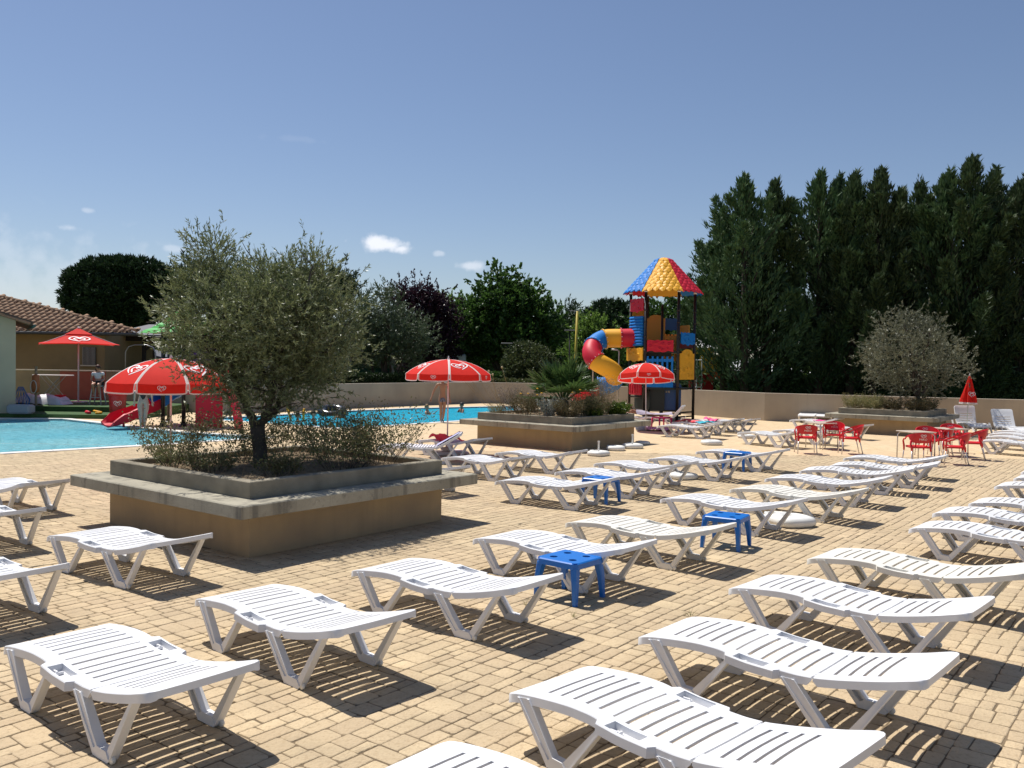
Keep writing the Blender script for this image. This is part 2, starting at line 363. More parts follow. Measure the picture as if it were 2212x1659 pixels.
# pools
m_cop = mat('white_coping', (.72, .70, .66), .6, var=.15, vscale=3, bump=.1, bscale=30)
m_pool = mat('pool_liner', (.20, .62, .80), .5, var=.22, vscale=1.4, detail=5)
m_shal = mat('pool_beach', (.62, .76, .78), .6, var=.15, vscale=2)
def water_mat(name, body, amt, ro):
    """clear water over a pale liner: sky reflection by angle, some light scattered back by the water itself"""
    m = bpy.data.materials.new(name); m.use_nodes = True; nt = m.node_tree; nt.nodes.clear(); out = N(nt, 'ShaderNodeOutputMaterial')
    tr = N(nt, 'ShaderNodeBsdfTransparent'); tr.inputs[0].default_value = (.72, .95, .98, 1); df = N(nt, 'ShaderNodeBsdfDiffuse'); gl = N(nt, 'ShaderNodeBsdfGlossy'); gl.inputs['Roughness'].default_value = ro
    t = N(nt, 'ShaderNodeTexCoord'); mp = N(nt, 'ShaderNodeMapping'); mp.inputs['Scale'].default_value = (1, 1.5, 1); nt.links.new(t.outputs['Object'], mp.inputs[0])
    z = N(nt, 'ShaderNodeTexNoise'); z.inputs['Scale'].default_value = 3.4; z.inputs['Detail'].default_value = 5; z.inputs['Distortion'].default_value = 1.1; nt.links.new(mp.outputs[0], z.inputs['Vector'])
    big = N(nt, 'ShaderNodeTexNoise'); big.inputs['Scale'].default_value = .35; big.inputs['Detail'].default_value = 3; nt.links.new(t.outputs['Object'], big.inputs['Vector'])
    cm = N(nt, 'ShaderNodeMixRGB'); cm.inputs[1].default_value = (*body[0], 1); cm.inputs[2].default_value = (*body[1], 1); nt.links.new(big.outputs['Fac'], cm.inputs[0]); nt.links.new(cm.outputs[0], df.inputs[0])
    bp = N(nt, 'ShaderNodeBump'); bp.inputs['Strength'].default_value = 1; bp.inputs['Distance'].default_value = .34; nt.links.new(z.outputs['Fac'], bp.inputs['Height'])
    for q in (gl, df): nt.links.new(bp.outputs[0], q.inputs['Normal'])
    fr = N(nt, 'ShaderNodeFresnel'); fr.inputs[0].default_value = 1.33; nt.links.new(bp.outputs[0], fr.inputs['Normal'])
    lim = N(nt, 'ShaderNodeMath', op='MULTIPLY'); lim.inputs[1].default_value = .62; nt.links.new(fr.outputs[0], lim.inputs[0])
    m1 = N(nt, 'ShaderNodeMixShader'); m1.inputs[0].default_value = amt; nt.links.new(tr.outputs[0], m1.inputs[1]); nt.links.new(df.outputs[0], m1.inputs[2])
    ms = N(nt, 'ShaderNodeMixShader'); nt.links.new(lim.outputs[0], ms.inputs[0]); nt.links.new(m1.outputs[0], ms.inputs[1]); nt.links.new(gl.outputs[0], ms.inputs[2]); nt.links.new(ms.outputs[0], out.inputs[0])
    return m
m_water = water_mat('pool_water', ((.02, .47, .74), (.07, .62, .84)), .74, .04)
m_water_s = water_mat('paddling_water', ((.12, .58, .74), (.42, .80, .86)), .62, .04)
WATER_Z = -.06
def basin(name, poly, depth, mw, mf, wname):
    n = len(poly); mb = MB(); mb.add([(x, y, -.02) for x, y in poly] + [(x, y, -depth) for x, y in poly], [(i, (i + 1) % n, n + (i + 1) % n, n + i) for i in range(n)])
    tri = tessellate_polygon([[Vector((x, y, 0)) for x, y in poly]]); mb.add([(x, y, -depth) for x, y in poly], [tuple(t) for t in tri])
    b = mb.build(name, mf); b['kind'] = 'structure'
    w = sheet(wname, [offset(poly, -.005)], WATER_Z, mw)
    cp = bpy.data.objects.new(name + '_coping', None); COL.objects.link(cp); cp['kind'] = 'structure'
    for i in range(n):
        a, b_ = Vector(poly[i]), Vector(poly[(i + 1) % n]); ao, bo = (Vector(offset(poly, .34)[k]) for k in (i, (i + 1) % n)); L = (b_ - a).length; k = max(1, round(L / .6))
        for q in range(k):
            t0, t1 = q / k + .004 / L, (q + 1) / k - .004 / L; pts = [a.lerp(b_, t0), a.lerp(b_, t1), ao.lerp(bo, t1), ao.lerp(bo, t0)]
            t = MB(); t.prism([tuple(p) for p in pts], -.06, .012); t.build('coping_tile', m_cop, cp)
basin('big_pool_basin', POOL_BIG, 1.0, m_water, m_pool, 'pool_water')
basin('paddling_pool_basin', POOL_SMALL, .34, m_water_s, m_pool, 'paddling_pool_water')
# shallow beach shelf along the near side of the paddling pool
shelf = [(-24, 17.3), (-12.05, 20.8), (-9.7, 23.2), (-7.6, 25.8), (-9.6, 26.6), (-11.2, 26.9), (-12.6, 25.6), (-16.6, 24.2), (-24, 22)]
t = MB(); t.prism(shelf, -.34, -.09); o = t.build('paddling_pool_shelf', m_shal); o['kind'] = 'structure'

# ================================================================== PLANTERS
m_conc = mat('weathered_concrete', (.41, .375, .29), .9, var=.35, vscale=1.6, bump=.7, bscale=50, col2=(.26, .24, .185), detail=7)
add_grime(m_conc, 9, .55, .75, (.13, .12, .10), .6)
m_curb = mat('pebbled_concrete', (.33, .29, .215), .95, var=.4, vscale=3, bump=1, bscale=90, detail=6)
m_base = mat('ochre_render', (.47, .335, .185), .92, var=.3, vscale=1.3, bump=.4, bscale=80, detail=6, col2=(.34, .25, .155))
m_soil = mat('dry_soil', (.15, .105, .06), 1, var=.5, vscale=9, bump=1, bscale=25, col2=(.26, .19, .11))
def streaks(m, col, amt):      # vertical run-off stains
    nt = m.node_tree; b = nt.nodes['Principled BSDF']; src = b.inputs['Base Color'].links[0].from_socket
    t = N(nt, 'ShaderNodeTexCoord'); mp = N(nt, 'ShaderNodeMapping'); mp.inputs['Scale'].default_value = (7, 7, .5); nt.links.new(t.outputs['Object'], mp.inputs[0])
    z = N(nt, 'ShaderNodeTexNoise'); z.inputs['Scale'].default_value = 1; z.inputs['Detail'].default_value = 4; nt.links.new(mp.outputs[0], z.inputs['Vector'])
    r = N(nt, 'ShaderNodeMapRange'); r.inputs[1].default_value = .52; r.inputs[2].default_value = .68; r.inputs[4].default_value = amt; nt.links.new(z.outputs['Fac'], r.inputs[0])
    x = N(nt, 'ShaderNodeMixRGB'); x.inputs[2].default_value = (*col, 1); nt.links.new(r.outputs[0], x.inputs[0]); nt.links.new(src, x.inputs[1]); nt.links.new(x.outputs[0], b.inputs['Base Color'])
streaks(m_conc, (.12, .11, .09), .7)
streaks(m_base, (.26, .19, .11), .2)
def planter(near, a, b, label, top=.68, th=.15, curb=.2, ov=.37):
    root = thing('planter_box', label, 'planter', (*near, 0), 0, 'square concrete planters with a bench rim'); n = Vector((0, 0))
    def pr(off, z0, z1, name, m, bev=.012):
        r = planter_rect(n, a, b, off); r2 = planter_rect(n, a, b, off - bev)
        mb = MB(); mb.loft([[(x, y, z0) for x, y in r], [(x, y, z1 - bev) for x, y in r], [(x, y, z1) for x, y in r2]]); return mb.build(name, m, root)
    pr(0, -.005, top - th, 'base', m_base, .003)
    pr(ov, top - th + .002, top, 'bench_slab', m_conc)
    ro = planter_rect(n, a, b, 0); ri = planter_rect(n, a, b, -.15); h = top + curb; mb = MB()
    z0 = top + .002
    mb.add([(x, y, z0) for x, y in ro] + [(x, y, h - .01) for x, y in ro] + [(x, y, h) for x, y in planter_rect(n, a, b, -.01)] + [(x, y, h) for x, y in planter_rect(n, a, b, -.14)] + [(x, y, h - .01) for x, y in ri] + [(x, y, z0) for x, y in ri],
           [(k * 4 + i, k * 4 + (i + 1) % 4, k * 4 + 4 + (i + 1) % 4, k * 4 + 4 + i) for k in range(5) for i in range(4)])
    mb.build('curb', m_curb, root)
    # lumpy soil
    G_ = 14; V = []; Q = []
    r0 = Vector(ri[0]); ea = Vector(ri[1]) - r0; eb = Vector(ri[3]) - r0
    for i in range(G_ + 1):
        for k in range(G_ + 1):
            p = r0 + ea * (i / G_) + eb * (k / G_); edge = 0 < i < G_ and 0 < k < G_
            V.append((p.x, p.y, h - .07 + (rnd.uniform(-.02, .045) if edge else -.02)))
    for i in range(G_):
        for k in range(G_): q = i * (G_ + 1) + k; Q.append((q, q + 1, q + G_ + 2, q + G_ + 1))
    s = npmesh('soil', V, Q); link('soil', s, m_soil, root, True)
    root['h'] = h - .06
    return root
P1 = planter((-3.02, 10.12), 3.2, 3.3, 'square concrete planter with bench rim holding the large olive tree, nearest of the three planters')
P2 = planter((1.62, 23.3), 3.3, 3.3, 'square concrete planter with bench rim holding the fan palm and dry flowers')
P3 = planter((14.25, 30.0), 3.0, 3.0, 'square concrete planter with bench rim holding the small silvery olive tree by the long wall')
for P in (P1, P2, P3): del P['h']
PZ = .83

# ================================================================== BOUNDARY WALL
m_wall = mat('beige_render', (.43, .365, .28), .92, var=.25, vscale=.8, bump=.25, bscale=60, detail=6, col2=(.34, .29, .23))
streaks(m_wall, (.30, .26, .205), .16)
def wall(name, pts, h, label, m=None, th=.2, z0=-.02, cap=False):
    root = thing(name, label, 'wall', (*pts[0][:2], 0)); o0 = Vector(pts[0][:2])
    P = [Vector(p[:2]) - o0 for p in pts]; n = len(P); L = []
    for i in range(n):
        a = (P[min(i + 1, n - 1)] - P[max(i - 1, 0)]).normalized(); L.append(P[i] + Vector((-a.y, a.x)) * th)
    rings = [[(p.x, p.y, z0), (p.x, p.y, h - .012), (p.x + (l.x - p.x) * .06, p.y + (l.y - p.y) * .06, h), (l.x, l.y, h), (l.x, l.y, z0)] for p, l in zip(P, L)]
    mb = MB(); mb.loft(rings); mb.build('wall_body', m or m_wall, root); return root
wl = [tuple(G(*p)[:2]) for p in ((460, 895.5), (614, 888), (835, 878), (1024, 870.5))]
wr = [tuple(G(*p)[:2]) for p in ((1024, 870.5), (1137, 872.5), (1375, 886), (1461, 893.7), (1651, 908.7), (2156, 928), (2420, 938))]
wall('boundary_wall', wl, 1.2, 'low beige rendered wall running behind the swimming pool')
wall('boundary_wall', wr, 1.2, 'long beige rendered wall running behind the slide tower to the conifers')
# ================================================================== SUN LOUNGERS
m_white = mat('white_plastic', (.80, .80, .81), .38, var=.14, vscale=2.4, detail=8, spec=.45)
m_cream = mat('aged_cream_plastic', (.77, .745, .675), .42, var=.06, vscale=3, spec=.45)
m_dark = mat('dark_metal', (.05, .05, .05), .5)
PROF = [(-.395, .310), (-.36, .336), (-.277, .356), (-.16, .372), (0, .388), (.12, .396), (.26, .394), (.365, .379), (.50, .363), (.71, .357), (.82, .355), (.95, .365), (1.1, .392), (1.25, .425), (1.4, .462), (1.485, .487), (1.56, .508), (1.60, .512)]
def prof(s):
    for (a, za), (b, zb) in zip(PROF, PROF[1:]):
        if s <= b: t = (s - a) / (b - a); t = max(0, t); return za + (zb - za) * t
    return PROF[-1][1]
def sprof(s): return (prof(s - .03) + prof(s) * 2 + prof(s + .03)) / 4
HINGE = .93
def shell(s0, s1, slits, tray=False, zf=sprof, round0=0, round1=0, back=False):
    """slatted moulded panel: grid with real slots, turned-down rim, then given thickness"""
    rows = set([s0, s1]); sw = .0118
    for s in slits: rows.update((s - sw, s + sw))
    for r, e, sg in ((round0, s0, 1), (round1, s1, -1)):
        if r: rows.update((e + sg * .008, e + sg * .025, e + sg * .06))
    if tray: rows.update((.32, .345, .39, .61, .685, .71))
    k = s0
    rows = sorted(rows); fill = []
    for a, b in zip(rows, rows[1:]):
        fill.append(a)
        if b - a > .05: fill += [a + (b - a) * q / (int((b - a) / .04) + 1) for q in range(1, int((b - a) / .04) + 1)]
    rows = fill + [rows[-1]]
    def hw(s):
        h = .348
        if tray and .32 < s < .71: h = .348 + .045 * min(1, (s - .32) / .025, (.71 - s) / .025)
        if back: h = .348 + .012 * (s - HINGE) / .5
        for r, e in ((round0, s0), (round1, s1)):
            d = abs(s - e)
            if r and d < .06: h -= r * (1 - math.sqrt(max(0, 1 - (1 - d / .06) ** 2)))
        return h
    cols = [-1, -.985, -.95, -.7, -.35, 0, .35, .7, .95, .985, 1]
    ycol = lambda c, s: (hw(s) * c if abs(c) > .94 else (c / .7) * .245)
    if tray: cols = [-1, -.985, -.95, -.72, -.7, -.35, 0, .35, .7, .72, .95, .985, 1]; ycol = lambda c, s: (hw(s) * c if abs(c) > .94 else ((.28 if c > 0 else -.28) if abs(c) == .72 else (c / .7) * .245))
    V = []; F = []; nc = len(cols); bow = lambda y: -.012 * (1 - min(1, (y / .26) ** 2))
    def vert(s, c, dz=0, ds=0):
        y = ycol(c, s); bw = bow(y) if s0 + .07 < s < s1 - .07 else 0
        z = zf(s) - .004 * (1 - (y / .35) ** 2) - (.006 if abs(c) == 1 else 0); V.append((s + bw + ds, y, z + dz))
    for s in rows:
        for c in cols: vert(s, c)
    ns = len(rows)
    for i in range(ns - 1):
        mid = (rows[i] + rows[i + 1]) / 2; slot = any(abs(mid - q) < sw * .6 for q in slits)
        for j in range(nc - 1):
            cm = (cols[j] + cols[j + 1]) / 2
            if slot and abs(cm) < .7: continue
            if tray and .39 < mid < .61 and .72 < abs(cm) < .95: continue
            F.append((i * nc + j, (i + 1) * nc + j, (i + 1) * nc + j + 1, i * nc + j + 1))
    # turned-down rim round the outside
    loop = [(i, 0) for i in range(ns)] + [(ns - 1, j) for j in range(1, nc)] + [(i, nc - 1) for i in range(ns - 2, -1, -1)] + [(0, j) for j in range(nc - 2, 0, -1)]
    base = len(V); n = len(loop)
    for i, j in loop:
        x, y, z = V[i * nc + j]; ds = (-.004 if i == 0 else .004 if i == ns - 1 else 0); dy = (.003 if j == nc - 1 else -.003 if j == 0 else 0)
        d = .05 if not ((i == 0 and round0 == 0) or (i == ns - 1 and round1 == 0)) else .018
        if i == ns - 1 and round1: d = .042
        V.append((x + ds, y + dy, z - d))
    for k in range(n):
        a = loop[k]; b = loop[(k + 1) % n]; F.append((a[0] * nc + a[1], base + k, base + (k + 1) % n, b[0] * nc + b[1]))
    me = bpy.data.meshes.new('shell'); me.from_pydata(V, [], F)
    bm = bmesh.new(); bm.from_mesh(me); bmesh.ops.recalc_face_normals(bm, faces=bm.faces)
    if sum(f.normal.z * f.calc_area() for f in bm.faces) < 0: bmesh.ops.reverse_faces(bm, faces=bm.faces)
    bmesh.ops.solidify(bm, geom=bm.faces[:], thickness=.016); bm.normal_update()
    bm.to_mesh(me); bm.free()
    me.polygons.foreach_set('use_smooth', [True] * len(me.polygons))
    try: me.set_sharp_from_angle(angle=math.radians(35))
    except Exception: pass
    return me
SL = [-.13 + .0955 * i for i in range(11)]; SB = [1.03, 1.12, 1.21, 1.30]
me_seat = shell(-.395, HINGE - .012, SL, tray=True, round0=.05)
me_back = shell(HINGE + .004, 1.60, SB, round1=.06, back=True)
def leg_mesh(rear, side):
    mb = MB(); d = 1.03 if rear else 0; f = lambda u, v, w: (u, w, v); Y = side * .333; o = side
    if not rear: A0, A1, B0, B1, c0, c1 = (-.282, .335), (-.188, .345), (-.046, .015), (.004, .066), (.340, .350), (.367, .335); S0 = (-.036, 0); S1 = (.10, 0); S2 = (.117, .014)
    else: A0, A1, B0, B1, c0, c1 = (.716, .318), (.812, .32), (.966, .015), (1.03, .066), (1.412, .435), (1.445, .430); S0 = (.978, 0); S1 = (1.155, 0); S2 = (1.172, .016)
    y0, y1 = Y - .028, Y + .028
    inv = (S2[0] - .038, .062)
    # wide arm: two flanges and a recessed web
    w = .016
    mb.prism([A0, (A0[0] + w, A0[1]), (B0[0] + w + .004, B0[1] + .03), B0], y0, y1, f)
    mb.prism([(A1[0] - w, A1[1]), A1, B1, (B1[0] - w, B1[1] - .005)], y0, y1, f)
    mb.prism([(A0[0] + w, A0[1]), (A1[0] - w, A1[1]), (B1[0] - w, B1[1] - .005), (B0[0] + w + .004, B0[1] + .03)], Y + side * .014 - .006, Y + side * .014 + .006, f)
    # sole block
    mb.prism([B0, S0, S1, S2, inv, B1, (B1[0] - w, B1[1] - .005), (B0[0] + w + .004, B0[1] + .03)], y0, y1, f)
    # thin arm
    mb.prism([inv, S2, c1, c0], Y - .02, Y + .02, f)
    mb.prism([(S2[0] - .004, S2[1]), (S2[0] + .0015, S2[1]), (c1[0] + .0015, c1[1]), (c1[0] - .008, c1[1] + .003)], y0, y1, f)
    return mb.mesh('leg')
LEGS = {(r, s): leg_mesh(r, s) for r in (0, 1) for s in (-1, 1)}
def tray_mesh(side):
    mb = MB(); yo, yi, z = .368 * side, .283 * side, .352; d = .035
    ring = lambda e, zz: [(.393 - e, yi - side * e, zz(.393)), (.607 + e, yi - side * e, zz(.607)), (.607 + e, yo + side * e, zz(.607)), (.393 - e, yo + side * e, zz(.393))]
    zt = lambda s: sprof(s) - .008
    zb = lambda s: sprof(s) - .008 - d
    mb.loft([ring(.003, zt), ring(0, zb)], False); mb.add(ring(0, zb), [(0, 1, 2, 3)])
    yc = (yo + yi) / 2
    mb.lathe([(.034, -.012), (.030, -.010), (.030, .002), (.036, .002), (.036, -.012)], 14, (.53, yc, sprof(.53) - .008 - d + .004))
    mb.box((.43, yc + .012 * side, sprof(.43) - .028), (.05, .012, .02)); mb.box((.455, yc, sprof(.45) - .03), (.012, .05, .016))
    return mb.mesh('cup_tray')
TRAY = {s: tray_mesh(s) for s in (-1, 1)}
mb = MB(); mb.loft([[(r * math.cos(a * math.pi / 6), y, r * math.sin(a * math.pi / 6)) for a in range(12)] for r, y in ((.018, -.012), (.023, -.008), (.023, .008), (.018, .012))]); me_wheel = mb.mesh('wheel')
HINGES = []
for s in (-1, 1): mb = MB(); mb.tube([(HINGE - .004, .235 * s, sprof(HINGE) - .012), (HINGE - .004, .315 * s, sprof(HINGE) - .012)], .010, 8); HINGES.append(mb.mesh('hinge'))
LG = 'white plastic sun loungers on the pool terrace'
proto = thing('sun_lounger', 'x', 'sun lounger', (0, 0, 0), 0, LG)
link('seat', me_seat, m_white, proto); bk = link('backrest', me_back, m_white, proto)
for k, me in LEGS.items(): link('leg', me, m_white, proto)
for s in (-1, 1): link('cup_tray', TRAY[s], m_white, proto)
for s in (-1, 1): link('wheel', me_wheel, m_cream, proto, True, (1.185, .345 * s, .024))
for me in HINGES: link('hinge', me, m_white, proto)
used = [False]
DIAG = math.atan2(.74, 1.995)
def lounger(label, L=None, Rr=None, cream=False, pos=None, rz=None, tilt=0):
    if pos is None:
        a = G(L[0], L[1], .33); b = G(Rr[0], Rr[1], .50); d = (b - a); th = math.atan2(d.y, d.x) - DIAG; mid = (a + b) / 2
        c0 = Vector((math.cos(th), math.sin(th))) ; n = Vector((-c0.y, c0.x)); pos = Vector((mid.x, mid.y)) - c0 * .6025; rz = th
    if not used[0]: o = proto; used[0] = True
    else: o = copy_tree(proto)
    o.location = (pos[0], pos[1], 0.0005); o.rotation_euler = (0, 0, rz); o['label'] = label
    if tilt:
        for ch in o.children:
            if ch.name.startswith('backrest'):
                z = sprof(HINGE); ch.matrix_local = Matrix.Translation((HINGE, 0, z)) @ Matrix.Rotation(-tilt, 4, 'Y') @ Matrix.Translation((-HINGE, 0, -z))
    if cream: recolor(o, m_white, m_cream)
    return o
LO = [
 ('white sun lounger nearest the camera at the left corner, foot end touching the edge', (2, 1398), (562, 1428), 0),
 ('white sun lounger second in the row that starts with the left front one', (417, 1296), (899, 1318), 0),
 ('white sun lounger whose head end just overlaps the nearest blue stool', (756, 1234), (1217, 1239), 0),
 ('white sun lounger standing right behind the nearest blue stool', (1015, 1165), (1424, 1166), 0),
 ('yellowed cream sun lounger whose head end reaches the second blue stool', (1214, 1130), (1597, 1130), 1),
 ('sun lounger standing right behind the second blue stool', (1416, 1078), (1755, 1076.5), 0),
 ('sun lounger with a white parasol foot standing at its near head corner', (1566, 1057), (1887, 1055), 1),
 ('sun lounger in the middle row, fourth from the one beside the red tables', (1641, 1034), (1939, 1028), 0),
 ('sun lounger in the middle row, third from the one beside the red tables', (1714.5, 1017), (1991.6, 1007), 0),
 ('sun lounger in the middle row, second from the one beside the red tables', (1777.7, 1005.8), (2044, 997), 0),
 ('farthest sun lounger of the middle row, right in front of the red tables', (1810.8, 989.5), (2059, 983), 0),
 ('white sun lounger whose head end touches the third blue stool', (1066.6, 1040.5), (1339.4, 1030), 0),
 ('white sun lounger standing right behind the third blue stool', (1193.5, 1020.7), (1450.5, 1012), 0),
 ('white sun lounger with a round white parasol foot under its head end', (1276, 1002), (1515, 996.5), 0),
 ('white sun lounger whose head end reaches the farthest blue stool', (1393.3, 992), (1625.8, 984), 0),
 ('sun lounger standing right behind the farthest blue stool', (1496.8, 976), (1712.6, 969.3), 0),
 ('white sun lounger in front of the palm planter, next to the covered one', (952, 990), (1156, 983.5), 0),
 ('white sun lounger touching the shaded corner of the palm planter', (1066.6, 979.3), (1271.2, 971), 0),
 ('white sun lounger with a coral cloth on it, beside the red parasol pole', (897.5, 952.4), (1062.8, 945), 0),
 ('white sun lounger mostly hidden behind the bench rim of the olive planter', (800, 1012), (1011, 1005), 0),
 ('white sun lounger at the front of the right row, nearest of the complete ones', (1077, 1495), (1937, 1588), 0),
 ('white sun lounger second from the front in the right row', (1363, 1375), (2087, 1413), 0),
 ('white sun lounger third from the front in the right row', (1558, 1270), (2165, 1291), 0),
 ('cream tinted sun lounger fourth from the front in the right row', (1726, 1206), (2265, 1216), 1),
 ('sun lounger fifth from the front in the right row, cut by the picture edge', (1948.8, 1141), (2409, 1144), 0),
 ('sun lounger sixth from the front in the right row, cut by the picture edge', (1999, 1108), (2418, 1108), 0),
 ('sun lounger seventh from the front in the right row, cut by the picture edge', (2077.7, 1086.7), (2470, 1085), 0),
 ('sun lounger eighth from the front in the right row, cut by the picture edge', (2131, 1049.8), (2480, 1046), 0),
 ('sun lounger ninth from the front in the right row, only its foot end in view', (2172, 1032.4), (2500, 1028), 0),
 ('sun lounger tenth from the front in the right row, only its foot end in view', (2185.5, 1018.8), (2500, 1014), 0),
 ('white sun lounger right in front of the shaded side of the olive planter', (97, 1160), (461, 1152), 0),
 ('left edge sun lounger, second behind the front one, only its head half showing', (-262, 1222), (158, 1217), 0),
 ('left edge sun lounger, third behind the front one, only its head half showing', (-190, 1101), (115, 1097), 0),
 ('white sun lounger at the left edge just behind the end of the olive planter bench', (-108, 1043), (172, 1036), 0),
 ('white sun lounger at the very bottom of the picture, only its foot end in view', (730, 1706), (1745, 1830), 0),
 ('sun lounger in the pack by the slide tower, next to the raised backrest', (1419, 921), (1560, 913.5), 0),
 ('sun lounger by the slide tower carrying the coral and turquoise towels', (1446.4, 913.7), (1582.6, 908), 0),
 ('bare sun lounger by the slide tower with the small pink towel, second from outside', (1477, 909), (1612.6, 904), 0),
 ('bare sun lounger at the outer end of the pack beside the slide tower', (1512, 909), (1646.4, 903.7), 0),
 ('sun lounger left of the red chairs with a low white parasol foot under it', (1581.4, 934), (1757, 931), 0),
 ('sun lounger half hidden behind the nearest red chair of the first table', (1654, 930), (1833, 926), 0),
 ('sun lounger carrying a pink cloth behind the red chairs of the first table', (1691, 907), (1845, 904), 0),
 ('sun lounger by the base of the small olive planter, behind the sideways red chair', (1740, 921), (1892, 916.5), 0),
 ('right edge sun lounger behind the red chairs, front one of four close together', (2104, 953), (2300, 948), 0),
 ('right edge sun lounger behind the red chairs, second of four close together', (2118, 944), (2307, 939.5), 0),
 ('right edge sun lounger behind the red chairs, third of four close together', (2128, 937.5), (2312, 933), 0),
 ('right edge sun lounger behind the red chairs, last of four close together', (2137, 932), (2316, 928), 0),
]
LOBJ = {}
for lb, l, r, cr in LO: LOBJ[l] = lounger(lb, l, r, bool(cr))
LOBJ['cover'] = lounger('sun lounger with raised head end under a striped white towel, beside the parasol pole', (826, 969), (992, 950), tilt=.3)
for lb, px, py, rz, t in (('raised back sun lounger by the long wall, left one of the pair', 1580, 896, 88, .75), ('raised back sun lounger by the long wall, right one of the pair', 1631, 900, 88, .75),
    ('raised back lounger by the wall, just left of the small olive planter', 1745, 913, 62, .6), ('raised back lounger by the wall, touching the small olive planter', 1779, 914, 60, .6),
    ('white sun lounger with raised head facing the camera, right of the closed parasol', 2108, 938, 82, .95), ('raised head lounger at the right edge, behind the four close together', 2195, 947, 82, .8),
    ('sun lounger with raised backrest beside the sunbather, next to the slide tower', 1395, 922, -20, .6),
    ('sun lounger with steeply raised back behind the sideways red chair', 1800, 930, -25, .7)):
    p = G(px, py); lounger(lb, pos=(p.x, p.y), rz=math.radians(rz), tilt=t)
# ================================================================== BLUE STOOLS
m_blue = mat('blue_plastic', (.006, .155, .56), .32, spec=.5, var=.1, vscale=5)
def stool_meshes():
    H = .405; W = .245; mb = MB(); th = .03; hole = .040
    # top made of four cells, each a square with a round hole
    def cell(cx, cy, h, zt, zb):
        n = 16; r = [(cx + hole * math.cos(2 * math.pi * k / n), cy + hole * math.sin(2 * math.pi * k / n)) for k in range(n)]
        def sq(k):
            a = 2 * math.pi * k / n; c, s = math.cos(a), math.sin(a); m = max(abs(c), abs(s)); return (cx + h * c / m, cy + h * s / m)
        sqs = [sq(k) for k in range(n)]; V = [(x, y, zt) for x, y in sqs] + [(x, y, zt) for x, y in r] + [(x, y, zb) for x, y in r]
        F = [(k, (k + 1) % n, n + (k + 1) % n, n + k) for k in range(n)] + [(n + k, n + (k + 1) % n, 2 * n + (k + 1) % n, 2 * n + k) for k in range(n)]
        mb.add(V, F)
    c = .115
    for sx in (-1, 1):
        for sy in (-1, 1): cell(sx * c, sy * c, c - .0, H, H - .035)
    h2 = 2 * c  # outer border of cells
    def ring(h, z, ch): return [(-h + ch, -h, z), (h - ch, -h, z), (h, -h + ch, z), (h, h - ch, z), (h - ch, h, z), (-h + ch, h, z), (-h, h - ch, z), (-h, -h + ch, z)]
    mb.loft([ring(h2, H, .001), ring(W - .012, H, .04), ring(W, H - .01, .045), ring(W + .004, H - .06, .045), ring(W - .004, H - .06, .04), ring(W - .012, H - .012, .04), ring(h2, H - .01, .001)], False)
    top = mb.mesh('top', fix=True)
    mb = MB(); y = .017
    q = [(.0, .0), (1, 0)]
    def lr(z, s, o): return [(o - s, o - s, z), (o + s * .6, o - s, z), (o + s, o - s * .6, z), (o + s, o + s * .6, z), (o + s * .6, o + s, z), (o - s, o + s, z)]
    mb.loft([lr(0, .021, .235), lr(.02, .022, .234), lr(.22, .030, .222), lr(.36, .038, .200)])
    leg = mb.mesh('leg'); return top, leg
me_top, me_sleg = stool_meshes()
for i, (px, py, rz, lb) in enumerate(((1230, 1290, 50, 'bright blue plastic stool with four holes in its top, nearest and largest of the four'),
    (1568, 1180, 58, 'bright blue plastic stool with four holes, behind the head end of the cream lounger'),
    (1297, 1083, 55, 'bright blue plastic stool between two white loungers right of the olive planter'),
    (1592, 1015, 55, 'bright blue plastic stool farthest from the camera, half behind a lounger'))):
    p = G(px, py); t = thing('side_stool', lb, 'stool', (p.x, p.y, 0), math.radians(rz), 'blue plastic stools among the loungers')
    link('top', me_top, m_blue, t)
    for k in range(4): link('leg', me_sleg, m_blue, t, False, (0, 0, 0), k * math.pi / 2)

# ================================================================== PARASOL FEET
m_foot = mat('white_foot_plastic', (.78, .775, .74), .5, var=.12, vscale=6, bump=.15, bscale=80)
def foot_mesh(tube=False, seg=24):
    mb = MB(); R = .27; prof = [(.0, .105), (.05, .105), (.055, .085), (.09, .085), (.1, .118), (.2, .122), (.25, .105), (.27, .07), (.268, .03), (.24, .0), (0, .0)]
    def sup(a): c, s = math.cos(a), math.sin(a); return 1 / (abs(c) ** 3.2 + abs(s) ** 3.2) ** (1 / 3.2) * .93
    rings = []
    for r, z in prof:
        k = min(1, r / .2); rings.append([(max(r, .001) * (1 + (sup(2 * math.pi * i / seg) - 1) * k) * math.cos(2 * math.pi * i / seg) * 1.08, max(r, .001) * (1 + (sup(2 * math.pi * i / seg) - 1) * k) * math.sin(2 * math.pi * i / seg), z) for i in range(seg)])
    mb.loft(rings); mb.rbox((.0, .20, .118), (.14, .07, .018), .006)
    return mb.mesh('foot')
me_foot = foot_mesh(); mb = MB(); mb.tube([(0, 0, .1), (0, 0, .33)], .022, 10); mb.lathe([(.03, .33), (.03, .37), (.0, .37)], 10); me_ftube = mb.mesh('socket_tube')
FG = 'white plastic parasol feet left on the paving'
def foot(px, py, rz, lb, sc=1, tubed=False, pos=None):
    p = pos or G(px, py); t = thing('parasol_foot', lb, 'parasol foot', (p[0], p[1], 0), math.radians(rz), FG)
    link('water_tank', me_foot, m_foot, t, True); t.scale = (sc, sc, sc)
    if tubed: link('socket_tube', me_ftube, m_foot, t)
    return t
foot(1710, 1134, 20, 'white plastic parasol foot beside the aged lounger, rear of the second blue stool', 1.15)
foot(1682, 1124, 70, 'second white plastic foot tucked behind the leg of the same aged lounger', .9)
